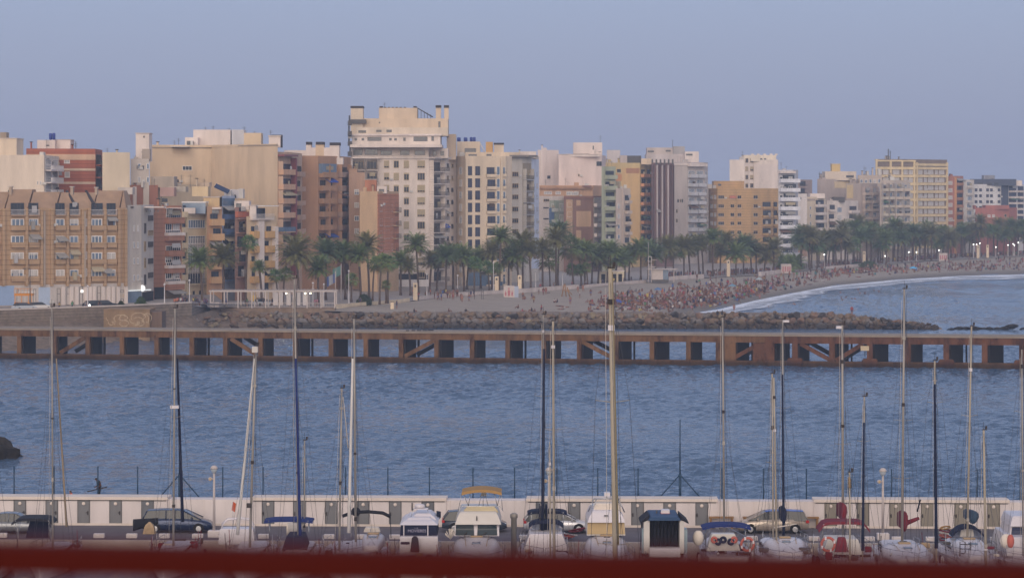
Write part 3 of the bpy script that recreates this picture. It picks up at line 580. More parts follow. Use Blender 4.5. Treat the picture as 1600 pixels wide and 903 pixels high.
# 1 ---- long brown terraced building, slanting roofs
b = Bld('long brown brick building with slanted roofs and white bay windows at the left edge', 'the brown terraced building', [(-60, 516), (197, 536)], 326, '997c5c', 5, 14, k=1.45, par=0, bands=0.9)
M_BR = wall('997c5c', 1.45, 0.9); M_BRR = wall('94765a', 1.4); M_GF = wall('b0a7a2', 1.2)
mb = MB(); A = b.P[0]; B_ = b.P[1]; U = (B_-A); zt = b.z1-5
for (t0, t1, yr) in ((0, .26, 300), (.26, .40, 296), (.40, .57, 300), (.57, .80, 301), (.80, 0.965, 298)):
    p0, p1 = U*t0, U*t1; Yr = 516+20*t0+5; zr = Z(yr, Yr)-5
    st = [(p0, 0, zt+0.01), (p0, 6, zr), (p0, 9, zr), (p0, 12, zt)]; 
    mb.loft([[(p.x, p.y+d, z) for d, z in ((-.05, zt+.01), (5.2, zr), (9, zr), (12, zt+.01))] for p in (p0, p1-Vector((0.25, 0)))], M_BRR)
p0, p1 = U*.965, U; mb.loft([[(p.x, p.y-.05, zt+.01), (p.x, p.y+12, zt+.01), (p.x, p.y+9, z), (p.x, p.y+4, z)] for p, z in ((p0, zr), (p1, zt+.4))], M_BRR)
mb.build('roof', b.e)
mb = MB()
for px in (30, 112, 140): # dark slanted light wells in the roof
    Y = 524; x = X(px, Y)-b.o.x; yb = A.y+U.y*((px+60)/257)-b.o.y
    mb.hexa([(x-.22, yb-.05, zt+.15), (x+.22, yb-.05, zt+.15), (x-2.3, yb+4.9, zr-.2), (x-2.75, yb+4.9, zr-.2)], [(x-.22, yb-.05, zt+.42), (x+.22, yb-.05, zt+.42), (x-2.3, yb+4.9, zr+.06), (x-2.75, yb+4.9, zr+.06)], M_CAP)
mb.build('roof_slot', b.e)
for x in (14, 110, 148): b.box(x, x+4, 291+rb.random()*3, wall('a08c78', 1.3), 9, 1.2, 'chimney', z0=zr+5-.8, cap=0.15)
b.panel(0, -60, 196.5, 447.5, 480, M_GF, 0.05, 'ground_floor'); YS = [348.5, 375, 401, 427.5]
for (x0, x1) in ((-22, -4), (17, 37), (45, 59), (87, 100), (109, 122), (143, 159.5), (167, 180)):
    b.bal(0, [(x0-1, x1+1)], [y+10 for y in YS], 0.55, M_BR, 0.75, glass='wp', gw=0.9, gh=1.9, stuff=0.1)
    b.win(0, [(x0, x1)], YS, 13, rb.choice(('wp', 'wc')), 0.2, sill=False)
    b.bal(0, [(x0-1, x1+1)], [336], 0.5, M_BRR, 0.0, rail=M_RAILW, glass='dark', gw=0.95, gh=2.2, stuff=0.4)
for x in (4.5, 40.5, 64, 80, 104.5, 128.5, 138, 163, 185, 195.5): b.fins(0, [x], 327, 447, M_BR, 0.55, 0.45, 'brick_pier')
b.fins(0, [68, 131], 330, 447, wall('9c8d80', 1.2), 0.3, 0.5, 'downpipe_strip')
b.win(0, [(4, 6.5), (133, 136), (80.5, 83)], YS, 12, 'wc', 0.0)
for (x, y) in ((45, 366), (86, 369), (158, 419), (86, 395)): b.aw(0, x, x+15, y, 1.2, M_AWG)
b.win(0, [(124, 129), (152, 157), (104, 109)], [462], 28, 'dark', 0, sill=False); b.win(0, [(188, 193)], [455, 462, 469], 4, 'dark', 0, sill=False)
b.fins(0, [98, 111, 119, 134, 140, 146, 160, 169, 176, 184, 196], 448, 480, WHT, 0.7, 0.3)
b.panel(0, -60, 22, 448, 479, paint('8296b5', 1.3), 0.09, 'blue_shopfront'); b.panel(0, 60, 78, 449, 479, paint('9aa8bd', 1.3), 0.09, 'pale_shopfront'); b.win(0, [(28, 55)], [466], 20, 'wc', 0, sill=False)
b.panel(0, 126, 129, 453, 457, glow('lit sign', 'f4f2ec', 1.2), 0.3, 'lit_sign')
b.win(0, [(12, 16), (26, 29), (52, 56), (71, 76), (89, 94)], [464], 24, 'dark', 0, sill=False)
# 2
b = Bld('narrow grey building with paired slit windows and a lit cafe at street level', 'the narrow grey building', [(198, 538), (221, 542), (240, 552)], 325, 'a39a91', 5, 13)
b.win(0, [(208, 210.5), (214, 216.5)], [357, 383, 408, 434], 10, 'wp', 0); b.win(1, [(225, 228)], [357, 385, 411, 437], 16, 'dark', 0); b.win(1, [(231, 239)], [341, 364, 382, 408, 430], 9, 'dark', 0)
b.box(196, 208, 323, M_CAP, 1, 5); b.box(219, 256, 323, WHT, 6, 4, wins=[(222, 224, 330, 3), (228, 230, 330, 3), (234, 236, 330, 3), (240, 242, 330, 3), (246, 248, 330, 3)])
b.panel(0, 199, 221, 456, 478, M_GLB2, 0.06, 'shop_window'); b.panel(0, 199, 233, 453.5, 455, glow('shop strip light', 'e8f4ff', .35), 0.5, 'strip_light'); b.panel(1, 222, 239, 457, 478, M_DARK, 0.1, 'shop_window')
mb = MB(); mb.lathe([(0.35, -0.08), (0.62, -0.06), (0.62, 0.06), (0.35, 0.08)], glow('round lamp sign', 'f2fbff', .8), n=20); o = mb.build('round_sign', b.e, b.at(1, 1.0, Z(453, 533))); o.location.y -= 1.0; o.rotation_euler = (R(90), 0, 0)
# 3
M_BRK = wall('94644a', 1.35, 0.9)
b = Bld('dark red brown brick building with white balcony windows beside the grey one', 'the dark brick building', [(240, 556), (257, 559), (284, 564)], 326, '94644a', 5, 13, k=1.35, bands=0.9)
b.bal(1, [(257.5, 283)], [348, 374.5, 399, 425, 451], 0.9, M_BRK, 1.0, glass='w', gw=0.9, gh=1.9, stuff=0.5); b.win(1, [(260, 270)], [331], 12, 'wp', 0)
b.band(1, [366, 417, 442], 0.6, WHT, 0.95); b.win(1, [(258, 268), (270, 280)], [355, 405, 430], 11, 'w', 0.2, sill=False); b.panel(0, 241, 256.5, 449, 478, M_DARK, 0.05, 'shop_window'); b.panel(1, 258, 283, 450, 478, mat('warm shop', '6d5a3c', 0.8), 0.05, 'shop_window')
b.box(257, 284, 325, WHT, 3, 4, wins=[(262, 270, 331, 8)]); b.aw(1, 259, 280, 452, 1.5, M_AWG); b.clutter(5)
# rear terracotta block
b = Bld('low terracotta block with grey penthouse behind the narrow grey building', None, [(176, 592), (247, 600)], 293, '94604a', 5, 12, k=1.3); b.fins(0, [210], 292, 325, WHT, 0.9, 0.2)
b.box(184, 207, 304, wall('a39a94'), -4, 4); b.box(236, 272, 276, wall('9a8d80', 1.3), 8, 6); b.box(250, 272, 307, wall('a08078', 1.3), -6, 4, wins=[(253, 262, 313, 6)]); b.clutter(4)
b = Bld('low cream and ochre stepped roofs behind the dark brick building', None, [(247, 603), (327, 612)], 292, 'a8977f', 5, 12, k=1.4)
b.box(262, 290, 300, wall('9d9488', 1.4), -12, 5); b.box(300, 325, 307, wall('b59f7a', 1.4), -14, 5); b.box(310, 327, 285, wall('b19c86', 1.4), 6, 5); b.mast(319, 280); b.clutter(6)
mb = MB(); mb.box(0, 3.2, 0, 1.6, 0, .12, M_GLN); o = mb.build('solar_panel', b.e, (X(334, 590)-b.o.x, 590-b.o.y, Z(293, 590)-5)); o.rotation_euler = (R(30), R(25), 0)
# 4
b = Bld('cream building with tall glazed bays and white roof pergola', 'the cream glazed building', [(284, 580), (322, 586)], 334, 'b3a284', 5, 13)
b.bal(0, [(284.5, 290)], [338, 362, 386, 411, 436], 0.7, b.M, 0.9, glass='dark', stuff=0.1); b.win(0, [(294, 320)], [350, 375, 420], 13, 'wp', 0); b.win(0, [(293, 320)], [383], 22, 'wp', 0, sill=False)
b.win(0, [(293, 320)], [405, 433], 20, 'wp', 0, sill=False); b.bal(0, [(292, 321)], [443], 0.8, b.M, 0, rail=M_RAILD, stuff=0)
b.box(285, 321, 317, M_GLB2, 2, 5, 'glazed_penthouse', cap=0.25, capm=M_FRW); b.box(284, 305, 325, WHT, 0.5, 1, 'parapet'); b.fins(0, [291, 322], 334, 470, b.M, 0.4, 0.4); b.win(0, [(288, 291), (301, 304), (311, 314)], [462], 14, 'dark', 0)
# 5
b = Bld('ochre balcony building between the glazed and the blue fronts', 'the ochre balcony front', [(323, 582), (347, 585)], 327, 'a67f5c', 5, 13, k=1.4)
b.bal(0, [(327, 346)], [351, 374, 396.5, 419, 441], 1.0, wall('b08a5e', 1.5), 1.15, glass='dark', gw=0.6, stuff=0.4); b.box(318, 343, 309, wall('b59a70', 1.4), 7, 6, cap=.2); b.box(326, 345, 324, WHT, 1, 3, wins=[(330, 342, 331, 6)])
# 6
BL = wall('7b8aa8', 1.4)
b = Bld('narrow pale blue building with blue balconies', 'the pale blue building', [(347, 588), (367, 593)], 310, '8793aa', 5, 13)
b.bal(0, [(347.5, 366.5)], [341, 364.5, 388.5, 412, 437], 1.0, paint('4f6690', 1.2), 0, rail=M_RAILD, glass='dark', gw=0.85, stuff=0.5); b.panel(0, 347.5, 366.5, 335, 341, paint('4f6690', 1.1), 1.02, 'blue_parapet'); b.panel(0, 347.5, 366.5, 358, 364, paint('4f6690', 1.1), 1.02, 'blue_parapet')
b.panel(0, 347.5, 366.5, 310, 321, M_GLB, 0.1, 'blue_glazing'); b.box(350, 378, 296, wall('a9a5a8', 1.4), 8, 6, wins=[(366, 369, 307, 5)]); b.box(373, 380, 295, M_SHW, 4, 2, 'chimney'); b.clutter(3)
# 7
b = Bld('narrow terracotta building with small iron balconies', 'the terracotta building', [(367, 588), (385, 592)], 328, '967264', 5, 13, k=1.4)
b.bal(0, [(369, 384)], [341, 363, 386, 409, 432], 0.7, b.M, 0.0, rail=M_RAILD, glass='dark', gw=0.6, stuff=0.6); b.panel(0, 367.5, 384.5, 331, 340, wall('9a5236', 1.4), 0.72, 'orange_parapet'); b.box(366, 389, 314, WHT, 3, 5, 'roof_pergola', wins=[(369, 377, 322, 8)])
# 8
OC = wall('ac8650', 1.45)
b = Bld('ochre yellow building with boxy balconies behind the palms', 'the ochre yellow building', [(385, 588), (432, 596)], 342, 'b09a7c', 5, 13)
b.bal(0, [(391, 400), (411, 424)], [370.5, 393.5, 417, 440.5], 1.0, OC, 1.2, glass='dark', gw=0.55, stuff=0.3); b.bal(0, [(390, 423)], [342], 1.0, WHT, 0, rail=M_RAILW, glass='dark', gw=0.5)
b.fins(0, [402.5, 407], 345, 465, WHT, 0.9, 0.7); b.fins(0, [427.5], 354, 465, WHT, 0.0+1.0, 0.9, 'white_screen'); b.box(390, 400, 322, WHT, 1, 5, cap=.2); b.box(400, 412, 326, M_DARK, 4, 3, 'roof_plants'); b.win(0, [(411, 419)], [448], 14, 'dark', 0)
b.band(0, [316+6], 0.2, M_FRW, 2.5, 399, 421, 'pergola_beam')
# 9 big blank cream party wall
CR = wall('b39d82', 1.42)
b = Bld('large cream building with a vast blank side wall', 'the big blank cream wall', [(234, 632), (330, 636), (434, 620)], 230, 'b39d82', 4, 16, k=1.42)
b.win(0, [(285, 300)], [263], 7, 'w', 0, sill=False); b.win(0, [(275, 279)], [283], 5, 'dark', 0, sill=False); b.panel(0, 288, 302, 277, 286, wall('bba78d', 1.4), 0.03, 'infill')
b.band(0, [231], 0.25, wall('8f8072', 1.2), 0.1); b.band(1, [229], 0.25, wall('8f8072', 1.2), 0.1)
b.box(302, 360, 203, WHT, 10, 6); b.box(362, 381, 203, wall('a6a5ab', 1.4), 10, 6, 'grey_box'); b.box(381, 408, 208, wall('b8a285', 1.4), 10, 5); b.box(289, 309, 215, WHT, 6, 4, wins=[(292, 299, 224, 7)])
b.box(420, 438, 214, WHT, 4, 5, 'lift_tower', cap=.3); b.box(424, 440, 211, M_CAP, 5, 3, 'antenna_base')
for x in (279, 321, 333, 381.5, 423, 358, 398): b.mast(x, rb.uniform(196, 206) if x > 300 else 216, 12)
b.box(266, 294, 229, M_AC, -2, 4, 'tent_roof'); b.clutter(5, 2)
MAR = paint('6f3a3c', 1.3); b2 = Bld('cream building corner with maroon trimmed balconies facing the sea', 'the maroon balconies', [(434, 618), (456, 626), (472, 645)], 241, 'a88c75', 4, 14, k=1.4)
b2.bal(0, [(435, 455)], [272, 295, 317, 339, 362, 385, 408], 1.2, wall('b08a6c', 1.4), 1.0, glass='dark', gw=0.9, stuff=0.5, fin=b2.M)
b2.fins(0, [455], 247, 430, MAR, 0.7, 1.3); b2.bal(1, [(460, 471)], [275, 298, 320, 342, 364, 387], 1.0, wall('a5846c', 1.4), 0.9, glass='dark', gw=0.7, stuff=0.2); b2.band(0, [243], 0.4, MAR, 1.5); b2.panel(0, 434.5, 455, 355, 362, M_GLB, 1.25, 'blue_screen')
# 10-13 left background
b = Bld('white lift tower and stepped white block behind the terracotta roof', None, [(204, 596), (233, 598)], 252, 'aba096', 4, 12, k=1.4); b.box(212, 233, 209, WHT, 4, 5, 'lift_tower', cap=.15, wins=[(224, 226, 214, 3)]); b.box(222, 234, 233, wall('94877c', 1.3), 3, 2, 'brick_panel')
b.win(0, [(213.5, 216.5), (218, 221), (222, 225)], [262], 6, 'dark', 0, sill=False); b.win(0, [(215, 220), (229, 233)], [281, 260], 9, 'wp', 0); b.clutter(4)
b = Bld('plain cream block left of the white lift tower', None, [(160, 590), (203, 592)], 242, 'b3a48e', 4, 12, k=1.42); b.clutter(2)
BRW = wall('98543a', 1.3, 0.8)
b = Bld('red brick block with cream stripes and blue roof tanks', None, [(41, 600), (149, 604), (160, 622)], 236, '98543a', 4, 12, k=1.3, bands=0.8)
b.band(0, [245.5], 1.2, wall('b5967c', 1.3), 0.1); b.band(0, [265, 286], 0.5, wall('b5a08c', 1.4), 0.1); b.win(0, [(100, 109)], [252], 7, 'wc', 1); b.win(0, [(101, 109)], [273], 9, 'wc', 0)
b.bal(1, [(149.5, 159.5)], [258, 277, 296], 1.0, b.M, 0, rail=M_RAILD, stuff=0.5); b.box(58, 86, 219, WHT, 5, 5, wins=[(72, 77, 227.5, 1.5)]); b.box(86, 110, 219, WHT, 7, 5, cap=.1)
b.tank(76.5, 81.5, 208.5, 218.7, 6); b.tank(81.7, 86.7, 208, 218.7, 6); b.clutter(6)
b = Bld('big pale cream block with grey balconies at far left', None, [(-60, 566), (69, 570), (92, 592)], 246, 'b8a999', 4, 14, k=1.45)
b.bal(1, [(70, 80), (81, 90)], [266, 285, 304], 1.3, WHT, 0.0, rail=M_RAILW, glass='blue', stuff=0.6, gw=.9); b.box(56, 77, 247, M_AC, 8, 3, 'roof_vent'); b.win(0, [(57.5, 60), (62, 65)], [286], 6, 'w', 0, sill=False)
b.box(-60, 26, 217, wall('b5a48f', 1.42), 12, 8, cap=.15); b.box(0, 10, 207, wall('8a7a68', 1.3), 14, 3, 'lift_tower'); b.clutter(5, 4)
# brown building 17
BW = wall('9c7658', 1.35)
b = Bld('tall brown building with rows of balconies and blue awnings', 'the tall brown building', [(460, 652), (497, 652), (527, 660), (548, 674)], 247, '9c7658', 3.5, 15, k=1.38)
rows = [276, 297, 317, 337.5, 358, 379, 400]
b.bal(1, [(498, 520)], rows[0:], 1.2, wall('9a7658', 1.4), 1.0, glass='dark', gw=0.85, stuff=0.6); b.bal(2, [(528, 543)], rows, 1.1, wall('8f7565', 1.4), 1.0, glass='dark', gw=0.85, stuff=0.6, fin=b.M)
b.panel(1, 498, 520, 256, 271, M_GLB2, 1.0, 'glazed_balcony'); b.aw(1, 508, 521, 279, 0.9); b.aw(1, 507, 522, 365, 0.9); b.fins(1, [509], 258, 400, wall('9c7658'), 0.3, 1.25)
for x0, x1, y in ((444, 478, 235), (478, 486, 225), (493, 506, 224), (515, 530, 224), (486, 526, 231)): b.box(x0, x1, y, WHT if x0 != 493 else CR, 8, 4, 'penthouse')
for x0, x1, y in ((478, 486, 222), (493.5, 506, 222), (515, 531, 223)): b.box(x0, x1, y, M_CAP, 7.8, 4.4, 'chimney_cap', z0=Z(y+3, 648))
b.win(0, [(455+41, 495.5)][:0], [], 1); b.box(526, 536, 257, WHT, -2, 3)
b = Bld('ochre stair block right of the tall brown building', None, [(545, 664), (570, 666)], 273, '9c7d66', 3.5, 12, k=1.38)
b.win(0, [(553.5, 561)], [300, 320.5, 341, 361, 381], 8, 'wp', 0.8); b.box(546, 558, 264, None, 2, 4); b.clutter(2)
# 18
b = Bld('cream building with a narrow red brick front and roof shed', 'the red brick front', [(562, 652), (590, 652), (623, 664)], 302.5, 'a88c6c', 3, 14, k=1.42)
b.panel(1, 590.2, 622.8, 303, 395, wall('a86c4c', 1.35, 0.9), 0.08, 'brick_front', yref=590.2); b.panel(0, 589.5, 590, 303, 440, wall('a86c4c', 1.35, 0.9), 0.08, 'brick_edge')
for x0, x1 in ((593, 597.5), (600, 609), (611.5, 613.5)): b.win(1, [(x0, x1)], [325, 347, 366, 386], 11 if x0 != 600 else 13, 'wc' if x0 < 611 else 'wc', 0.2)
b.bal(1, [(614, 622)], [331, 352, 372, 393], 0.9, b.M, 0, rail=M_RAILD, stuff=0.5, gw=.5); b.box(570, 588, 281, wall('a86c4c', 1.3), 4, 4, cap=.15); b.box(589, 604, 291, WHT, 3, 3, wins=[(592, 600, 298, 5)]); b.acu(1, 2, Z(323, 655)); b.acu(1, 3.5, Z(321, 655)); b.clutter(4)
# 19 white tower
WT = wall('b6aaa2', 1.5)
b = Bld('tall white tower block with stepped cream penthouses and chimneys', 'the tall white tower', [(548, 693), (593, 694), (670, 696), (696, None, 66), (713, None, 75)], 247, 'b6aaa2', 3, 18, ref=1, k=1.5)
fl = rng(257, 447, 11)
b.win(1, [(600, 608), (615, 623.3), (631, 639)], fl[:9], 11.5, 'b', 0.55); b.win(1, [(652, 664)], fl, 11.5, 'b', 0.5)
b.bal(2, [(671, 689), ], [268+19*i for i in range(10)], 1.3, WT, 0, rail=M_RAILD, stuff=0.7, gw=.85, fin=WT); b.bal(2, [(691, 701)][:0], [], 1); b.bal(2, [(690, 695.5)], [268+19*i for i in range(10)], 1.3, WT, 0, rail=M_RAILD, stuff=0.5, gw=.8)
b.win(3, [(698, 701), (705, 708)], [259+19*i for i in range(9)], 7, 'dark', 0, ac=.3); b.aw(2, 703-14, 712-14, 350, .6)
b.bal(0, [(550, 570), (572, 590)], [265.5, 285], 1.4, WT, 0, rail=M_RAILD, stuff=0.5, gw=.9, fin=WT); b.win(0, [(551, 568), (573, 589)], [277, 258], 12, 'dark', 0, sill=False)
b.band(0, [247], 0.35, WHT, 1.6); b.band(1, [247], 0.35, WHT, 0.4); b.band(2, [247], 0.35, WHT, 1.6)
z2 = Z(228, 700)
b.box(548, 670, 229, WT, 2.5, 14, 'setback_storey', wins=[(552, 566, 238, 9), (570, 590, 238, 9), (595, 612, 239, 7), (625, 640, 239, 7), (648, 664, 239, 7)]); b.box(670, 700, 232, WT, 6, 12, 'setback_storey', wins=[(676, 682, 240, 7), (688, 694, 240, 7)])
mb = MB(); Yb = 690.5; mb.box(X(547, Yb), X(690, Yb), Yb, Yb+18, Z(230.5, Yb), Z(226, Yb), WHT); o = mb.build('cornice', b.e, tuple(-b.o))
b.box(550, 688, 211, WT, 2.0, 14, 'upper_storey', z0=z2, wins=[(554, 558, 218, 4), (565, 569, 218, 4), (574, 596, 217.5, 6), (608, 612, 218, 4), (616, 620, 218, 4), (630, 634, 218, 5), (646, 668, 217.5, 7), (674, 678, 217, 7)])
b.box(548, 690, 209.5, WHT, 1.4, 15, 'cornice', z0=Z(212, 692)); b.box(556, 700, 199.5, wall('b0a291', 1.45), 4, 10, 'top_storey', z0=Z(212, 692), wins=[(560, 572, 206, 4), (588, 596, 205, 3), (604, 612, 205, 4)])
b.box(548, 567, 167.5, wall('b3a390', 1.45), 5, 5, 'lift_tower', z0=Z(211, 692)); b.box(547.5, 567.5, 166, M_CAP, 4.8, 5.4, 'chimney_cap', z0=Z(168, 692)); b.box(545, 572, 187, M_RAILD, 4, 2, 'dark_gallery', z0=Z(192, 692))
CRT = wall('b39f88', 1.42); b.box(567, 700, 185.5, CRT, 6, 9, 'top_storey', z0=Z(200, 692), wins=[(592, 594, 192, 2), (685, 688, 196, 12)]); b.box(592, 652, 169, CRT, 7.5, 7, 'machine_room', z0=Z(186, 692)); b.box(698, 712, 210, CRT, 14, 9, 'top_storey', z0=Z(250, 710))
for x in (593, 600, 606, 612, 618, 624, 631, 646): b.box(x, x+(5 if x in (593, 646) else 3), 166.5 if x in (593, 646) else 167.7, M_CAP, 8, 3, 'roof_vent', z0=Z(169.2, 697))
for x0, x1 in ((681, 689), (694, 701)): b.box(x0, x1, 168, CRT, 6, 1.4, 'chimney', z0=Z(186, 697)); b.box(x0-.4, x1+.4, 165, M_CAP, 5.8, 1.8, 'chimney_cap', z0=Z(168.3, 697))
mb = MB()
for k in range(5): mb.tube([(X(653+k*5, 700), 700, Z(169+k*2.5, 700)), (X(653+k*5, 700), 700, Z(186, 700))], .07, M_RAILD, 5)
mb.tube([(X(652, 700), 700, Z(169, 700)), (X(676, 700), 700, Z(183, 700))], .12, M_RAILD, 5); mb.tube([(X(652, 700), 703, Z(169, 700)), (X(676, 700), 703, Z(183, 700))], .12, M_RAILD, 5)
mb.build('steel_ramp', b.e, tuple(-b.o))
for k in range(4): b.bal(0, [(543, 549)], [195+k*16], 2.0, M_FRD, .9, stuff=0, gw=.5)
b.mast(601, 152+8, 9); b.clutter(2)
b.panel(1, 594, 669, 428, 437, M_DARK, .05, 'shop_window'); b.panel(1, 594, 669, 437.5, 448, wall('b9b4b4', 1.5), 1.2, 'canopy')
# 20
CM = wall('b5a48f', 1.45)
b = Bld('cream apartment block with tall navy windows beside the white tower', 'the navy windowed block', [(713, 715), (727, 708), (790, 712), (800, None, 60)], 247, 'b5a48f', 3, 16, ref=1, k=1.45)
fr_ = [267+19.1*i for i in range(10)]
b.win(1, [(730, 737.5), (742.5, 750)], fr_, 14.5, 'navy', 0, sill=False); b.bal(1, [(759.5, 774.5)], [y+8.5 for y in fr_], 0.7, b.M, 0.5, rail=M_RAILD, glass='navy', gw=.8, stuff=.1); b.win(1, [(776, 781)], fr_, 14, 'blue', 0, sill=False); b.bal(1, [(785, 790)], [y+8 for y in fr_], .6, b.M, .5, rail=M_RAILD, glass='blue', stuff=0, gw=.8)
b.fins(1, [783.5, 728.5], 248, 440, b.M, .6, .4, 'corner_pier'); b.win(0, [(718, 722)], fr_, 11, 'wp', .4)
b.box(727, 796, 238, CM, 1.5, 10, 'setback_storey', wins=[(732, 745, 243, 4), (760, 768, 243, 4)]); b.box(714, 750, 221.5, CM, 6, 8, wins=[(726, 744, 236, 8)]); b.box(759, 770, 222, wall('b08a50', 1.4), 8, 5, 'ochre_tower'); b.box(772, 787, 226, CM, 7, 5, 'lift_tower'); b.box(771.5, 787.5, 223.5, M_CAP, 6.8, 5.4, 'chimney_cap', z0=Z(226, 720))
b.tank(714, 720, 215, 221.5, 8); b.tank(724.5, 730.5, 215, 221.5, 8); b.tank(734, 738.5, 214.5, 221.5, 8); b.tank(738.8, 743.3, 214.5, 221.5, 8); b.clutter(3)
mb = MB(); mb.tube([(X(750, 718), 718, Z(224, 718)), (X(759, 718), 718, Z(241, 718))], .15, M_AC, 5); mb.build('stair_slope', b.e, tuple(-b.o)); b.panel(1, 730, 789, 425, 447, M_GLB, .06, 'shop_window')
# 21
b = Bld('grey and pale blue slab with a flat overhanging roof', 'the grey blue slab', [(790, 742), (816, 745), (830, 749), (842, None, 65)], 247, 'a7a098', 3, 14, k=1.45)
r21 = [272.5, 290.5, 308, 327, 345, 362, 379]
b.win(0, [(800, 810)], r21, 8, 'br', .4, ac=.3); b.panel(1, 816.5, 829.5, 255, 400, wall('8f8270', 1.2), .05, 'ochre_panel', yref=816.5); b.bal(1, [(817, 829)], [y+8 for y in r21], 1.2, wall('9c9a9c', 1.3), 0, rail=M_RAILD, glass='b', gw=.85, stuff=.5, fin=wall('a7a098', 1.4))
b.panel(2, 830.3, 841.8, 249, 420, wall('a3acc0', 1.4), .06, 'blue_wall', yref=830.3); b.win(2, [(833, 835), (838, 840)], r21, 6, 'dark', 0); b.band(0, [244], .5, wall('7d756f', 1.2), 1.5); b.band(1, [244], .5, wall('7d756f', 1.2), 2.0)
b.box(787, 812, 238, wall('b0a08c', 1.4), 4, 6); b.box(812, 838, 237, WHT, 8, 5); b.clutter(5)
# 22-28
b = Bld('pale pink building with a blank wall and white roof blocks', None, [(873, 878), (940, 882), (947, 900)], 245, 'b8a8a2', 3, 14, k=1.5)
b.win(0, [(903, 905.5)], [274], 4, 'dark', 0, sill=False); b.box(872, 937, 242, WHT, 1, 8, cap=.2); b.box(896, 941, 223, wall('b5a7a0', 1.5), 6, 6, wins=[(926, 928, 231, 6)]); b.mast(938, 212, 8); b.box(896, 921, 240, wall('8f827a'), 3, 3)
b.win(0, [(932, 940)][:1], [256], 7, 'dark', 0); b.clutter(4)
b = Bld('pale block with narrow slits left of the pink blank wall', None, [(840, 892), (873, 895)], 237, 'b2a5a0', 3, 12, k=1.48); b.win(0, [(855, 860)], [277], 5, 'dark', 0); b.fins(0, [846], 237, 300, WHT, .6, .2); b.clutter(3)
b = Bld('white roof tower behind the yellow building', None, [(948, 925), (969, 928)], 237, 'b3aaa9', 3, 10, k=1.45)
b = Bld('long ochre storey with white shutters above the maroon facade', None, [(843, 862), (926, 868), (945, 880)], 292.5, 'a5805f', 3, 14, k=1.42)
b.band(0, [293.5], .7, wall('9a7455', 1.3), .8); b.win(0, [(850, 862), (868, 876), (885, 895), (897, 904)], [301.5], 4.5, 'wc', .3); b.box(910, 924, 290, wall('6d4a40'), 4, 4); b.clutter(5)
b = Bld('white and green fronted building with dark slots and glass balconies', 'the green glass front', [(843, 845), (858, 847), (881, 850)], 309, 'b0a6a0', 3, 14, k=1.45)
b.win(0, [(849, 858)], [313], 4, 'br', 0); b.win(0, [(849, 857)], [325, 342, 359, 376], 2.2, 'dark', 0, sill=False); b.panel(1, 858.5, 880.5, 313, 400, wall('8d9486', 1.3), .06, 'green_front'); b.panel(1, 858, 864, 325, 348, paint('4c6384', 1.2), .6, 'blue_glass')
b.bal(1, [(860, 870), (873, 880)], [330, 347, 363, 380], .8, wall('9c9f96', 1.4), .8, glass='blue', stuff=.4)
for x in (866, 868.5, 871): b.fins(1, [x], 313, 356, wall('7d8a7c'), .15, .5)
MRB = wall('7c5a4c', 1.35); TAN = wall('a88768', 1.4)
b = Bld('maroon brown building with tan panels above the palms', 'the maroon and tan building', [(881, 840), (927, 845), (940, None, 62)], 309, '7c5a4c', 3, 14, k=1.35)
b.panel(0, 900.5, 923.5, 330, 354.5, TAN, .08, 'tan_panel'); b.panel(0, 900.5, 907, 313, 321.5, TAN, .08, 'tan_panel'); b.panel(0, 900.5, 908, 360, 395, TAN, .08, 'tan_panel'); b.panel(0, 884.5, 894.5, 312, 400, TAN, .08, 'tan_panel')
b.win(0, [(886, 893)], [320, 335, 351, 367, 383], 8, 'wc', .5); b.bal(1, [(928, 938.5)], [322+15.6*i for i in range(6)], 1.0, WHT, .8, glass='dark', stuff=.7, gw=.8); b.panel(1, 927.2, 939.8, 309, 410, wall('a89a90', 1.4), .03, 'side_wall', yref=927.2)
b.band(0, [309], .5, wall('7a5346'), .3); b.win(0, [(885, 892), (893, 903)], [303], 5, 'wc', 0, sill=False); b.clutter(4)
GRN = wall('92967f', 1.35)
b = Bld('sage green building with wide balconies', 'the sage green building', [(940, 830), (962, 834)], 263, '92967f', 3, 14, k=1.35)
b.bal(0, [(945, 961)], [279, 296, 312, 328, 345, 361, 378], 1.1, GRN, 1.0, glass='dark', gw=.8, stuff=.6); b.win(0, [(945, 951)], [292, 325], 7, 'wc', .2); b.clutter(2)
b = Bld('narrow beige building with stacked grey balconies', 'the narrow beige building', [(962, 832), (985, 838)], 297, 'aa9a8c', 3, 14, k=1.42)
b.win(0, [(965, 968.5)], [322, 338, 354, 370], 7, 'wp', .3); b.bal(0, [(976, 984)], [317, 333, 350, 366, 383], 1.0, b.M, .7, glass='dark', gw=.8, stuff=.4); b.box(955, 970, 283, wall('a5967f', 1.3), 6, 5); b.fins(0, [973], 297, 400, wall('9f9086'), .5, .4); b.clutter(4)
YL = wall('b3935f', 1.45)
b = Bld('tall yellow ochre building with a blank wall and orange balconies', 'the yellow ochre building', [(944, 898), (972, 900), (1000, 902), (1018, None, 62)], 257, 'b09a68', 3, 14, k=1.42)
b.panel(1, 972, 999.8, 262, 400, YL, .05, 'yellow_wall'); b.panel(0, 950, 971.5, 272, 283, wall('b07a4c', 1.4), .06, 'orange_panel'); b.band(1, [267], 1.6, wall('94694a'), .08, 978, 999); b.win(0, [(964, 970)], [267], 5, 'dark', 0)
b.bal(2, [(1001, 1009), (1010, 1017)], [276+14.6*i for i in range(9)], 1.2, wall('b07a4c', 1.4), .8, glass='dark', stuff=.7, gw=.7); b.box(969, 980, 243, wall('9a8f8c'), 4, 5); b.box(980, 1002, 243.5, M_RAILD, 6, 3, 'roof_pergola'); b.box(1002, 1018, 248, wall('b5a28a'), 4, 4); b.clutter(6)
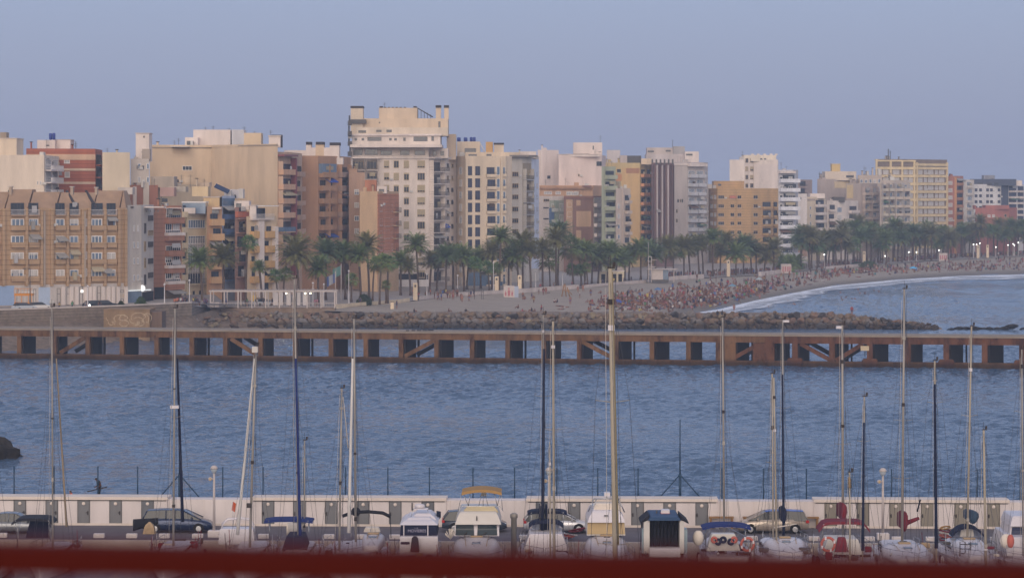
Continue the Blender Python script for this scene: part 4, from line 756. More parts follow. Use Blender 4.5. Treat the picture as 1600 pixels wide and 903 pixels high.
b = Bld('dark brown ribbed facade with white vertical stripes', 'the dark ribbed building', [(1018, 898), (1053, 903)], 257, '6a504c', 3, 14, k=1.35)
b.fins(0, [1026, 1034, 1043], 258, 400, wall('b0a6a6', 1.3), .28, .5, 'white_rib'); b.fins(0, [1020.5, 1030, 1038, 1048, 1052], 258, 400, wall('4c3835'), .35, .35, 'brown_rib'); b.aw(0, 1024, 1030, 327, .8, M_AWG)
for x in rng(1018, 1050, 6): b.box(x, x+2.5, 249, M_RAILD, .5, .5, 'roof_post')
b = Bld('broad grey building with blue glazed balconies and stepped roofs', 'the blue balcony tower', [(1053, 938), (1074, 940), (1100, 946), (1106, None, 70)], 256, 'a09692', 3, 16, k=1.42)
b.win(0, [(1058.5, 1060.5), (1062, 1064), (1065, 1067)], [314], 5, 'dark', 0, sill=False); b.win(0, [(1056, 1059)], [345, 330], 6, 'br', 0); b.bal(1, [(1075, 1086), (1087.5, 1099)], [277+13.9*i for i in range(9)], 1.4, wall('a5a5ab', 1.4), .85, glass='blue', gw=.95, gh=2.1, stuff=.35)
b.win(1, [(1076, 1085), (1088, 1098)], [270+13.9*i for i in range(8)], 6, 'blue', 0, sill=False); b.win(2, [(1101.5, 1105)], [272+13.9*i for i in range(8)], 8, 'blue', 0); b.band(1, [258], 1.0, WHT, 1.6); b.band(0, [257], .5, WHT, .3)
b.box(1010, 1090, 241, wall('a29896', 1.42), 12, 12); b.box(1011, 1060, 231, wall('a29690', 1.4), 14, 8, wins=[(1012, 1022, 237, 3), (1040, 1048, 236, 3)]); b.box(1052, 1070, 229, wall('8d8888', 1.3), 12, 5, 'machine_room'); b.box(1070, 1092, 237, WHT, 8, 6, wins=[(1072, 1082, 242, 3)]); b.mast(1051, 219, 16, 1, .08); b.clutter(5)
# 30
TO = wall('a58353', 1.45, 0.9)
b = Bld('wide tan orange brick building with small square windows', 'the tan orange building', [(1107, 958), (1121, 948), (1173, 950), (1216, 955)], 297, 'a58353', 3, 14, k=1.45, bands=0.9)
r30 = [308, 322, 335.5, 349, 363, 377]
b.win(1, [(1122, 1131.5), (1141, 1147.5), (1152, 1158.5)], r30, 5.5, 'br', .35); b.win(2, [(1177, 1184)], r30, 5.5, 'br', .35); b.bal(2, [(1191, 1205), (1208, 1214.5)], [326, 339.5, 353, 367, 381], .9, b.M, .6, glass='dark', gw=.9, stuff=.4); b.win(0, [(1110, 1114), (1116, 1119)], r30, 6, 'wc', .5)
b.box(1115, 1163, 283, TO, 5, 8, wins=[(1122, 1127, 289, 3)]); b.box(1163, 1201, 296, wall('7d6355'), 4, 6); b.box(1163, 1216, 303+0, WHT, -1, 1, 'white_pergola', z0=Z(311, 955)); b.box(1174, 1184, 303, wall('a05a45'), -1.6, .5, 'red_panel', z0=Z(310.5, 955)); b.panel(1, 1140, 1150, 306, 310, wall('a8614a'), .5, 'red_awning'); b.clutter(4)
b.panel(1, 1122, 1172, 405-14, 399, mat('shop dark', '4d4440', 0.8), .06, 'shop_window')
b = Bld('tall white building with a central window strip behind the tan one', None, [(1140, 1002), (1163, 1003), (1178, 1006), (1216, 1002)], 252, 'b8aca4', 3, 14, k=1.5)
b.win(1, [(1164.5, 1169), (1172, 1177)], [251+13*i for i in range(5)], 7, 'b', .7); b.box(1162, 1213, 242.5, wall('b8ac9c', 1.48), 3, 7, wins=[(1188, 1191, 250, 5), (1194, 1197, 250, 5)]); b.panel(2, 1178.3, 1215.7, 257, 300, WHT, .3, 'blank_wall', yref=1178.3)
for x in (1174, 1183, 1193, 1203, 1211): b.box(x, x+4, 240.5, b.M, 3.5, 2, 'roof_step', z0=Z(243, 1005))
b.mast(1160, 236, 4); b.clutter(3)
b = Bld('white building wrapped in long curved balconies', 'the white curved balconies', [(1216, 915), (1240, 917), (1247, None, 70)], 268, '9f9c9f', 3, 13, k=1.45)
r32 = [284.5+14.4*i for i in range(9)]; b.bal(0, [(1217, 1247.5)], r32, 1.5, wall('b5b5bd', 1.5), 1.0, glass='dark', gw=.6, stuff=.4); b.win(0, [(1218, 1223), (1232, 1238)], [y-5 for y in r32], 7, 'w', .2); b.band(0, [269.5], .6, WHT, 1.6); b.clutter(3)
b.panel(0, 1217, 1240, 398-4, 403, M_GLB2, .1, 'shop_window')
b = Bld('brown grey block with dark balcony openings behind the curved balconies', None, [(1247, 1010), (1269, 1016)], 283, '857572', 3, 12, k=1.38); b.bal(0, [(1247.5, 1259)], [293, 305], .8, b.M, .5, rail=M_RAILD, stuff=.5)
b = Bld('white block with one dark square window beside the curved balconies', None, [(1240, 965), (1261, 967)], 305, 'b5adaa', 3, 12, k=1.48); b.win(0, [(1249, 1252)], [310], 3.5, 'dark', 0, sill=False)
b.panel(0, 1246, 1260.5, 352, 400, wall('a07f6a', 1.3), .5, 'tan_base')
b = Bld('cream building with grey balconies and a brown side', 'the pale grove side building', [(1261, 985), (1273, 987), (1290, 992)], 310, 'b0a28e', 3, 12, k=1.45)
b.bal(1, [(1273.5, 1288)], [322.5, 335, 347, 359, 371], 1.0, WHT, .7, glass='dark', stuff=.4, gw=.85); b.win(0, [(1265, 1267.5)], [325, 337, 349], 5, 'wp', 0); b.box(1266, 1289, 302.5, WHT, 3, 6); b.band(0, [312], .6, wall('8d7f76'), .2)
b = Bld('taupe block with a cream upper floor and yellow roof tank', None, [(1277, 1042), (1289, 1044), (1340, 1050)], 282, '978a84', 3, 14, k=1.4)
b.box(1289, 1338, 268, wall('b3a595', 1.45), 4, 10, wins=[(1322, 1334, 276, 4)]); b.box(1300, 1313, 257, wall('b59a5e', 1.4), 6, 5, 'yellow_roof_tank', cap=.3); b.panel(2-1, 1304, 1337, 284, 294, wall('b3a07f', 1.4), .1, 'cream_balcony_front'); b.clutter(8, 1, 2.5)
b = Bld('small white and cream building with stepped balconies', 'the white stepped building', [(1292, 1000), (1306, 1002), (1322, 1006), (1341, 1014)], 316, 'b5aaa2', 3, 12, k=1.48)
b.bal(0, [(1294.5, 1304.5)], [330, 344.5, 358, 371], 1.0, WHT, .6, glass='dark', stuff=.3); b.win(1, [(1308, 1315)], [328, 340, 355, 369], 8, 'wp', .2); b.bal(2, [(1326, 1339)], [332, 345, 358, 371], 1.2, WHT, .8, glass='dark', stuff=.4); b.box(1302, 1320, 308, M_RAILD, 3, 4, 'roof_pergola'); b.clutter(4)
b = Bld('taupe wall with ochre and blue balcony bays', 'the taupe balcony bays', [(1322, 1024), (1345, 1027), (1371, 1034)], 289, '968982', 3, 13, k=1.4)
b.bal(1, [(1348, 1358), (1360, 1369.5)], [304+12.7*i for i in range(7)], 1.3, wall('a8998c', 1.4), .7, glass='blue', gw=.85, stuff=.9, fin=wall('8f8078')); b.panel(0, 1323, 1333, 289, 310, wall('a8946c'), .05, 'ochre_panel'); b.clutter(8, 3)
b = Bld('busy beige building with patchwork balconies in grey and blue', 'the patchwork balconies', [(1375, 1018), (1396, 1021), (1420, 1028)], 284, 'a3968a', 3, 13, k=1.42)
b.bal(0, [(1377, 1385), (1387, 1395)], [298+12.9*i for i in range(8)], 1.3, wall('a39a8c', 1.4), .75, glass='blue', gw=.85, stuff=.9, fin=wall('8f857f')); b.bal(1, [(1397, 1407), (1409, 1418)], [298+12.9*i for i in range(8)], 1.3, wall('b0a08e', 1.4), .75, glass='blue', gw=.85, stuff=.9, fin=wall('94908f')); b.clutter(12, 4, 2.6)
b = Bld('infill block of grey balconies between taupe and beige buildings', None, [(1340, 1050), (1378, 1052)], 276, 'a19387', 3, 12, k=1.4); b.clutter(14, 5, 3); b.win(0, rng and [(1344+i*7, 1348+i*7) for i in range(5)], [283, 296], 6, 'wp', .4)
b = Bld('large cream and brown banded block with a mast on its roof', 'the banded block', [(1368, 1078), (1430, 1084), (1480, 1098)], 251, '75665a', 3, 15, k=1.25)
CB = wall('b8a47c', 1.5); r37 = [263+12.3*i for i in range(11)]
b.band(0, r37, 1.0, CB, .5); b.band(1, r37, 1.0, CB, .5); b.band(0, [251.5], .6, CB, .5); b.band(1, [251.5+6], .9, CB, .5); b.fins(0, [1369, 1391, 1409, 1428], 251, 420, CB, .7, .55); b.fins(1, [1432, 1479], 254, 420, CB, .7, .55)
b.win(0, [(1371, 1378), (1380, 1388), (1395, 1405), (1412, 1418), (1420, 1426)], [y+6 for y in r37], 7, 'wc', .3, sill=False); b.win(1, [(1434, 1441), (1444, 1448), (1450, 1458), (1461, 1465), (1467, 1475)], [y+6 for y in r37], 7, rb.choice(('wc', 'w')), .4, sill=False)
b.box(1368, 1372, 249, CB, 0, 3); b.mast(1388, 233, 5, 3, .2); b.mast(1391, 236, 5, 2, .15); b.box(1400, 1415, 250.5-1.5, M_RAILD, 4, 4, 'roof_unit'); b.clutter(3)
b = Bld('narrow red brick building with stacked balconies', 'the narrow red brick building', [(1481, 1100), (1491, 1102), (1505, 1108)], 277, '98604c', 3, 12, k=1.35)
b.win(0, [(1482, 1488)], [286+11.4*i for i in range(8)], 5.5, 'wc', .3); b.bal(1, [(1493, 1504)], [289+11.4*i for i in range(8)], 1.0, wall('9c6a48', 1.3), .8, glass='dark', stuff=.3); b.fins(1, [1491.5], 277, 400, wall('a8784c'), .5, .9); b.clutter(2)
b = Bld('narrow pale building beside the red brick one', None, [(1505, 1106), (1522, 1110)], 283, 'a8a29c', 3, 12, k=1.42); b.bal(0, [(1510, 1519)], [293+11.4*i for i in range(8)], .8, b.M, .7, glass='wp', stuff=.2)
b = Bld('modern white and navy apartment block at far right', 'the modern navy and white block', [(1521, 1148), (1564, 1152), (1575, 1154), (1600, 1162)], 290, 'b0aeb0', 3, 14, k=1.45)
NV = wall('444a5c', 1.2); r40 = [297+9.2*i for i in range(9)]
b.win(0, [(1523, 1527), (1530, 1534), (1541, 1545), (1547, 1551), (1559, 1563)], r40, 4.5, 'navy', 0, sill=False); b.panel(1, 1564.2, 1574.8, 286, 400, NV, .3, 'navy_wall', yref=1564.2); b.bal(2, [(1576, 1588), (1590, 1599)], [y+3 for y in r40], 1.2, WHT, .6, glass='navy', gw=.95, stuff=.1)
b.box(1521, 1588, 280, NV, 2, 9, 'navy_penthouse', wins=[(1527, 1536, 287.5, 4), (1541, 1550, 287.5, 4), (1553, 1560, 287.5, 4)]); b.box(1537, 1554, 274, wall('77777f'), 6, 5, 'roof_unit', z0=Z(281, 1152)); b.box(1588, 1597, 282, WHT, 3, 5); b.clutter(4, 2, 2.4)
b = Bld('low red brick building in front of the modern block', 'the low red brick building', [(1524, 1080), (1540, 1081), (1577, 1084), (1589, 1090)], 327, '96584c', 3, 12, k=1.3)
b.win(0, [(1525, 1529), (1531, 1535)], [337.5], 4, 'wc', .5); b.win(1, [(1543, 1547.5), (1550, 1554.5)], [337.5], 4, 'wc', .5); b.win(1, [(1569, 1573)], [337], 5, 'br', 0); b.box(1540, 1577, 321, b.M, 2, 8); b.box(1523, 1525, 321, b.M, 1, 5)
b = Bld('far right grey block half out of frame', None, [(1600, 1165), (1660, 1170)], 296, 'a39d99', 3, 14, k=1.4); b.win(0, [(1602+9*i, 1606+9*i) for i in range(5)], r40, 5, 'w', .3)
# low rear town seen in gaps and beyond the frame's right edge
for k, (x0, x1, Y, yt, c) in enumerate(((1102, 1145, 1040, 290, 'a39a90'), (1210, 1250, 1080, 296, 'a89a8c'), (1418, 1432, 1120, 300, 'a19a95'), (640, 720, 800, 262, 'a8a09a'), (450, 560, 760, 262, 'b0a294'), (1660, 1740, 1190, 300, 'b0a090'), (1745, 1830, 1230, 290, 'a89484'), (-170, -64, 560, 262, 'b0a090'), (-170, -64, 508, 330, '9c7a5c'))):
    lb = ('pale block glimpsed left of the tall white building', 'plain block glimpsed behind the curved balconies', 'narrow grey block glimpsed right of the patchwork balconies', 'grey block hidden behind the white tower', 'cream block behind the tall brown building', 'plain cream block beyond the right edge', 'brownish block beyond the right edge', 'cream block beyond the left edge', 'brown house beyond the left edge')[k]
    b = Bld(lb, None, [(x0, Y), (x1, Y+4)], yt, c, 3, 12, k=1.4); b.win(0, [(x, x+5) for x in rng(x0+6, x1-10, 4)], [yt+8, yt+20, yt+32], 7, 'w', .3)
# ---------------------------------------------------------------- palms and bushes
def leafmat(key, h, k=1.0):
    m = mat(key, h, 0.55, k, 0.45, 1.3, spec=0.25); b = m.node_tree.nodes['Principled BSDF']; b.inputs['Subsurface Weight'].default_value = 0; return m
M_LF = [leafmat('palm leaf', '62723e', 1.25), leafmat('palm leaf olive', '706e42', 1.15), leafmat('palm leaf blue', '5a6c48', 1.2), leafmat('fan leaf', '526e3e', 1.2)]
M_DEAD = mat('dry frond', '7d6a4a', 0.9, 0.9, 0.3, 2); M_TR = mat('palm trunk', '6b5a4e', 0.95, 0.9, 0.35, 2, bump=0.05, bscale=6, bands=0.35)
def frond(mb, az, el, L, droop, m, wid, nl, rnd, base):
    ca, sa = math.cos(az), math.sin(az); pts = []
    for i in range(nl+1):
        t = i/nl; a = el-droop*t**1.25; 
        if i == 0: r, z = 0.0, 0.0
        else: r += L/nl*math.cos(a); z += L/nl*math.sin(a)
        pts.append(Vector((ca*r, sa*r, z))+base)
    side = Vector((-sa, ca, 0)); vs = []; fs = []
    for i in range(nl):     # rachis
        p, q_ = pts[i], pts[i+1]; w_ = 0.05*(1-i/nl)+0.012; o = len(vs); vs += [p-side*w_, p+side*w_, q_+side*w_, q_-side*w_]; fs.append((o, o+1, o+2, o+3))
    for i in range(1, nl):
        t = i/nl; p = pts[i]; d = (pts[i+1]-pts[i-1]).normalized(); ll = wid*(math.sin(math.pi*min(1, t*0.9+0.12))**0.6)*rnd.uniform(.8, 1.1)
        up = side.cross(d).normalized()
        for sg in (-1, 1):
            tip = p+side*sg*ll*0.8+d*ll*0.55+up*ll*rnd.uniform(-.35, .25)*(1)+Vector((0, 0, -ll*0.25)); b0 = d*0.075
            o = len(vs); vs += [p-b0, p+b0, tip]; fs.append((o, o+1, o+2))
    mb.add(vs, fs, m)
def date_crown(seed, mi, L=3.6, nf=74):
    r = random.Random(seed); mb = MB(); ga = 2.39996
    for k in range(nf):
        t = k/nf; el = R(82)-R(100)*t+r.uniform(-.08, .08); m = M_LF[mi] if t < 0.9 else (M_DEAD if r.random() < 0.5 else M_LF[1])
        frond(mb, k*ga+r.uniform(-.2, .2), el, L*r.uniform(.85, 1.08)*(0.8+0.2*math.sin(math.pi*min(1, t+.2))), R(50)+r.uniform(-.2, .25), m, 0.8, 19, r, Vector((0, 0, 0)))
    mb.ball((0, 0, -0.3), 0.42, M_TR, 6, (1, 1, 1.4)); return mb.mesh('crown')
def fan_crown(seed, mi, Rr=2.1, nf=46):
    r = random.Random(seed); mb = MB(); ga = 2.39996
    for k in range(nf):
        t = k/nf; el = R(85)-R(150)*t+r.uniform(-.1, .1); az = k*ga; st = Rr*r.uniform(.45, .62); ca, sa = math.cos(az), math.sin(az)
        c = Vector((ca*math.cos(el), sa*math.cos(el), math.sin(el)))*st; d = c.normalized(); side = Vector((-sa, ca, 0)); up = side.cross(d)
        m = M_LF[mi] if t < 0.82 else (M_LF[1] if r.random() < .5 else M_DEAD); vs = [c]; fs = []; n = 15; w_ = Rr*r.uniform(.42, .5); mb.add([side*.02, -side*.02, c-side*.02, c+side*.02], [(0, 1, 2, 3)], m)
        for j in range(n):
            a = R(-120)+R(240)*j/(n-1); a2 = a+R(9); dv = d*math.cos(a)+side*math.sin(a); dv2 = d*math.cos(a2)+side*math.sin(a2); o = len(vs)
            dr = Vector((0, 0, -w_*r.uniform(.15, .45))); vs += [c+dv*w_*.5+up*.03, c+dv2*w_*.5-up*.03, c+dv*w_*r.uniform(.9, 1.1)+dr]; fs += [(0, o, o+1), (o, o+2, o+1)]
        mb.add(vs, fs, m)
    return mb.mesh('crown')
def trunk_mesh(h, r0, lean, seed):
    r = random.Random(seed); mb = MB(); n = 7; pts = [Vector((lean*(i/n)**2, lean*.4*(i/n)**2, h*i/n)) for i in range(n+1)]; rings = []
    for i, p in enumerate(pts):
        rr = r0*(1.35 if i == 0 else 1.0-.25*i/n)*(1+r.uniform(-.06, .06)); rings.append([p+Vector((math.cos(2*math.pi*k/8)*rr, math.sin(2*math.pi*k/8)*rr, 0)) for k in range(8)])
    mb.loft(rings, M_TR, smooth=True); return mb.mesh('trunk')
CROWNS = [date_crown(s, m) for s, m in ((1, 0), (2, 1), (3, 2), (4, 0), (5, 2), (6, 1))]; FANS = [fan_crown(s, m) for s, m in ((1, 3), (2, 0), (3, 3))]
TRK = {(h, v): trunk_mesh(h, 0.26, v*0.5, h*7+v) for h in (2, 3, 4, 5, 6, 7, 8, 9, 10, 11) for v in (-1, 0, 1)}
palms = []; rp_ = random.Random(21)
def near(px):
    best = None; bd = 1e9
    for x0, x1, Y, s in LAND:
        c = (x0+x1)/2; d = abs(px-c)-(x1-x0)*.25
        if d < bd: bd = d; best = s
    return best
def palm(px, ytop, Y, z0, kind='date', dia=None):
    """px, ytop: top of the crown in the photo; Y: distance; z0: ground"""
    zt = Z(ytop, Y); dia = dia or rp_.uniform(6.2, 7.6)
    rad = dia/2; h = zt-z0-(rad*0.78 if kind == 'date' else rad*0.85); hk = min(11, max(2, round(h))); v = rp_.choice((-1, 0, 1))
    t = put(None, 'palm_tree', None, (X(px, Y)-v*.5, Y, z0)); tag(t, 'x', 'palm tree', 'palm trees along the promenade')
    tr = put(TRK[(hk, v)], 'trunk', t); tr.scale = (1, 1, h/hk) if kind == 'date' else (.8, .8, h/hk)
    cr = put(rp_.choice(CROWNS if kind == 'date' else FANS), 'crown', t, (v*.5, v*.2, h), rp_.uniform(0, 6.28)); s = rad/(2.75 if kind == 'date' else 2.2); cr.scale = (s, s, s*rp_.uniform(.9, 1.08)); tr.name = 'trunk'
    palms.append((t, ('date palm' if kind == 'date' else 'bushy fan palm')+' before '+near(px), px)); return t
# hand placed ones at left and centre: px, crown top y, base py, diameter m
for px, yt, yb, dia, kd in ((312, 388, 470, 6.0, 'date'), (349, 382, 470, 6.6, 'date'), (388, 364, 472, 4.6, 'fan'), (405, 407, 474, 3.6, 'date'), (430, 418, 474, 3.6, 'fan'), (463, 372, 470, 8.4, 'date'), (446, 414, 476, 4.0, 'fan'), (509, 372, 468, 7.6, 'date'), (497, 402, 474, 6, 'date'), (536, 378, 468, 6.2, 'date'), (549, 424, 472, 3.8, 'fan'), (560, 382, 468, 6.0, 'date'),
    (573, 366, 466, 6.6, 'date'), (586, 398, 470, 4.4, 'fan'), (597, 393, 476, 5.0, 'fan'), (606, 396, 474, 4.4, 'fan'), (603, 436, 474, 2.6, 'fan'), (626, 394, 462, 5.2, 'date'), (638, 404, 463, 4.6, 'date'), (650, 367, 458, 6.2, 'date'), (675, 392, 456, 6.0, 'date'), (686, 395, 454, 5.5, 'date'), (697, 383, 458, 6.6, 'date'), (708, 381, 452, 7.0, 'date'), (722, 384, 455, 6.2, 'date'), (733, 392, 452, 5.6, 'date'), (741, 399, 458, 4.6, 'fan'), (751, 388, 450, 5.6, 'date'), (761, 405, 456, 4.6, 'fan'), (769, 378, 452, 6.2, 'date'), (742+34, 408, 455, 3.8, 'fan')):
    z0 = 3.4 if px < 620 else 2.8; palm(px, yt, min(GY(yb, z0), prom(px)[0]+(17 if px < 480 else 40)), z0, kd, dia*1.06)
px = 782
while px < 1750:
    yb, _ = prom(px); n = 1 if px < 1240 else 2
    for k in range(n):
        Y = yb+rp_.uniform(6, 26) if px < 1240 else yb+rp_.uniform(4, 75)*(0.4 if k == 0 else 1); 
        if px < 900: yt = rp_.gauss(372, 11)
        elif px < 1010: yt = rp_.gauss(388, 10)
        elif px < 1110: yt = rp_.gauss(370, 10)
        elif px < 1215: yt = rp_.gauss(369, 9)
        elif px < 1246: yt = rp_.gauss(398, 3)
        elif px < 1330: yt = rp_.gauss(363, 9)
        else: yt = rp_.gauss(357, 8)-(px-1330)*0.018
        palm(px+rp_.uniform(-4, 4), yt, Y, 2.6, 'fan' if rp_.random() < .12 else 'date', rp_.uniform(6.4, 8.6))
    px += rp_.uniform(9, 15) if px < 1240 else rp_.uniform(7, 11)
for px in (905, 915, 893): palm(px, 410+rp_.uniform(-3, 3), 715, 2.6, 'fan', 4.2)
palm(1253, 352, 872, 2.6, 'date', 8.4)
uniq(palms, 99)
for lb in (o['label'] for o, _, _ in []): pass
def bush(px, py, Y, z, w, h, d, label, seed=1, h_='44502f'):
    r = random.Random(seed); mb = MB(); m = leafmat('bush leaf '+h_, h_, .75); 
    for k in range(1500):
        a = r.uniform(0, 6.283); t = r.random()**.5; u = r.uniform(0, 1); rr = math.sqrt(max(0, 1-u*u))*(.75+.3*mn.noise(Vector((a*2, u*4, seed)))); c = Vector((math.cos(a)*rr*w/2*(.6+.4*t), math.sin(a)*rr*d/2, u*h*(.85+.3*mn.noise(Vector((a*3, u*2, 3+seed))))))
        q_ = Vector((r.gauss(0, 1), r.gauss(0, 1), r.gauss(0, 1))).normalized()*.17; s_ = Vector((r.gauss(0, 1), r.gauss(0, 1), r.gauss(0, 1))).normalized()*.14; mb.add([c-q_, c+s_, c+q_, c-s_], [(0, 1, 2, 3)], m)
    for k in range(7): a = k*.9; mb.tube([(0, 0, -.1), (math.cos(a)*w*.2, math.sin(a)*d*.2, h*.5)], .05, M_TR, 5, .02)
    return tag(mb.build('bush', None, (X(px, Y), Y, z)), label, 'bush')
bush(569, 0, 575, 3.2, 4.2, 2.3, 3, 'dark spreading bush beyond the white pergola', 1); bush(220, 0, 519, 5, 2.6, 1.9, 2, 'small green shrub on the quay before the lit cafe', 2, '4d6238'); bush(189, 0, 518, 5, 1.7, 1.1, 1.4, 'low shrub left of the lit cafe', 3)
bush(1357, 0, 905, 2.4, 8, 2.2, 5, 'wide green bush on the sand under the far palm grove', 4, '4d6238'); bush(1338, 0, 915, 2.4, 5, 1.6, 4, 'low green bush left of the wide one at the palm grove', 5)
# ---------------------------------------------------------------- street furniture and shore structures
M_WP = paint('b5aba8', 1.05); M_WP2 = paint('a8a2a4', 1.4)
pg = thing('pergola', 'long white open pergola terrace above the breakwater', 'pergola', W(426, 552, 3.5)); s_ = S(552)
xa, xb = X(329, 552)-pg.location.x, X(523, 552)-pg.location.x; n = 9
for i in range(n+1):
    x = xa+(xb-xa)*i/n
    for y in (0, 5.5): mb = MB(); mb.box(x-.12, x+.12, y-.12, y+.12, -.1, 3.1, M_WP); mb.build('post', pg)
mb = MB(); mb.box(xa-.3, xb+.3, -.15, .15, 3.103, 3.38, M_WP); mb.build('beam', pg); mb = MB(); mb.box(xa-.3, xb+.3, 5.35, 5.65, 3.103, 3.38, M_WP); mb.build('beam', pg)
mb = MB()
for i in range(40): x = xa+(xb-xa)*i/39; mb.box(x-.04, x+.04, -.4, 5.9, 3.384, 3.5, M_WP)
mb.build('slats', pg)
mb = MB()
for y in (-.1,): mb.box(xa, xb, y-.03, y+.03, .95, 1.02, M_WP); mb.box(xa, xb, y-.03, y+.03, .15, .2, M_WP); [mb.box(xa+k*.3, xa+k*.3+.04, y-.02, y+.02, .2, .95, M_WP) for k in range(int((xb-xa)/.3))]
mb.build('railing', pg)
mb = MB(); mb.box(xa, xb, -.3, 6.2, -1.2, 0.0, M_EARTH); mb.build('terrace_floor', pg)
for k, (px, w_) in enumerate(((432, 3.4), (441, 2), (452, 2.8), (468, 2.2), (478, 3.0))): mb = MB(); x = X(px, 557)-pg.location.x; mb.box(x-w_/2*.3, x+w_/2*.3, 3, 3.06, .4, 2.9, M_WP2); mb.build('screen_panel', pg)
for px in (447, 477, 485): mb = MB(); mb.ball((X(px, 554)-pg.location.x, 2.0, 2.75), .13, glow('warm bulb', 'fff0cc', 12), 6); mb.build('lamp_bulb', pg)
def solo(name, label, cat, px, Y, z, fn, group=None, rz=0):
    mb = MB(); fn(mb); return tag(mb.build(name, None, (X(px, Y), Y, z), rz), label, cat, group)
solo('counter', 'white serving counter under the left end of the pergola', 'counter', 335, 554, 3.5, lambda m: [m.box(-.7, -.1, -.4, .4, 0, 1.1, M_WP), m.box(.1, .9, -.4, .4, 0, 1.05, M_WP), m.box(-.6, .6, -.2, .2, 1.1, 1.14, M_FRD)])
solo('yellow_sign', 'yellow sign panel seen through the pergola', 'sign', 396, 562, 3.5, lambda m: [m.box(-.45, .45, -.03, .03, .9, 2.1, paint('b8941f', 1.5)), m.box(-.05, .05, .031, .1, 0, 2, M_FRD)])
M_CAR = [paint('9aa0a8', 1.4, .25), paint('2c3138', 1, .25), paint('b5b2b0', 1.5, .25), paint('4d5664', 1.2, .25)]
M_TYRE = mat('tyre rubber', '211f20', .9, 1); M_RIM = mat('wheel rim', 'a3a3a6', .35, 1.3, metal=.7)
# beach things
tp = thing('toilet_cabin', 'white beach toilet cabin with pink human figures on its panel', 'toilet cabin', W(799, 640, 2.2))
mb = MB(); mb.box(-1.75, .7, 0, 2.6, 0, 2.75, M_WP); mb.build('body', tp); mb = MB(); mb.box(.703, 1.6, .1, 2.5, 0, 2.6, wall('8a93a8', 1.4)); mb.build('side_wall', tp)
M_PK = paint('a05a64', 1.1); mb = MB()
for cx, sc_ in ((-1.28, .8), (-.55, 1.15), (.18, .8)):
    mb.box(cx-.11*sc_, cx+.11*sc_, -.03, -.003, 1.3*sc_+.35, 1.95*sc_+.1, M_PK); mb.hexa([(cx-.2*sc_, -.03, .5), (cx+.2*sc_, -.03, .5), (cx+.2*sc_, -.004, .5), (cx-.2*sc_, -.004, .5)], [(cx-.24*sc_, -.03, 1.28*sc_+.3), (cx+.24*sc_, -.03, 1.28*sc_+.3), (cx+.24*sc_, -.004, 1.28*sc_+.3), (cx-.24*sc_, -.004, 1.28*sc_+.3)], M_PK)
    mb.lathe([(0.01, -.03), (.17*sc_, -.03), (.17*sc_, -.004)], M_PK, n=10); 
mb.build('figure_symbols', tp)
for k, (px, Y, z, lb) in enumerate(((1230, 830, 2.5, 'toilet cabin with red figures near the white curved balconies'), (1475, 985, 2.5, 'distant toilet cabin with red figures below the banded block'))):
    tc2 = thing('toilet_cabin', lb, 'toilet cabin', W(px, Y, z)); mb = MB(); mb.box(-1.75, 1.2, 0, 2.6, 0, 2.7, M_WP); mb.build('body', tc2); mb = MB()
    for cx in (-1.2, -.5, .2, .8): mb.box(cx-.18, cx+.18, -.03, -.003, .5, 2.0, M_PK)
    mb.build('figure_symbols', tc2)
lh = thing('lifeguard_hut', 'white lifeguard hut with a flat roof and a ladder tower', 'lifeguard hut', W(1034, 742, 2.6)); q_ = 1/S(742)
mb = MB(); mb.box(-16*q_, 2*q_, 0, 3.4, .7, 3.3, M_WP); mb.box(-15*q_, 10*q_, .2, 3.2, .0, .7, M_FRD); mb.build('cabin', lh); mb = MB(); mb.box(-22*q_, 24*q_, -.6, 4, 3.303, 3.5, M_WP); mb.build('roof', lh)
mb = MB(); mb.box(2*q_, 10*q_, .2, 3.2, .7, 3.3, M_GLB2); mb.build('glazed_room', lh)
for x in (19, ): mb = MB(); mb.box(x*q_-.1, x*q_+.1, 0, .2, 0, 3.3, M_WP); mb.build('post', lh)
mb = MB()
for x in (-21, -16):
    for y in (-.6, .6): mb.box(x*q_-.06, x*q_+.06, y-.06, y+.06, 0, 6.7, M_WP)
for z in (2, 3.6, 4.4, 5.4, 6.6): mb.box(-21.5*q_, -15.5*q_, -.7, .7, z, z+.12, M_WP)
mb.box(-21.5*q_, -10*q_, -.9, .9, 4.0, 4.15, M_WP); mb.box(-16*q_, -8*q_, -.1, .1, 5.8, 5.9, M_WP); mb.tube([(-21*q_, 0, 6.6), (-21*q_, 0, 10.5)], .05, M_WP, 5); mb.build('watch_tower', lh)
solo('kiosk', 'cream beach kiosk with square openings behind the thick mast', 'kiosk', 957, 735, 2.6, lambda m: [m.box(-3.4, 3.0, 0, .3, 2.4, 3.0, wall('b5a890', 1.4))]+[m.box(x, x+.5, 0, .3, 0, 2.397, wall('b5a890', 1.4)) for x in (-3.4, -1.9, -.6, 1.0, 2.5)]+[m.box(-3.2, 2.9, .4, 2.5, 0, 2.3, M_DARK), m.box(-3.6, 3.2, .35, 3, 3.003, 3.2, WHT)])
M_WD = mat('weathered wood', '8a6a48', .9, 1.2, .3, 2)
solo('beach_sculpture', 'brown wooden sculpture of leaning posts standing on the sand', 'beach sculpture', 884, 648, 2.2, lambda m: [m.tube([(-.9, 0, 0), (-.4, 0, 2.8)], .16, M_WD), m.tube([(.1, .3, 0), (-.2, 0, 3.0)], .15, M_WD), m.tube([(.9, 0, 0), (.3, 0, 2.2)], .14, M_WD), m.tube([(-.7, 0, 1.6), (.7, 0, 1.2)], .11, M_WD), m.tube([(.3, 0, 1.9), (1.4, 0, .5)], .1, M_WD)])
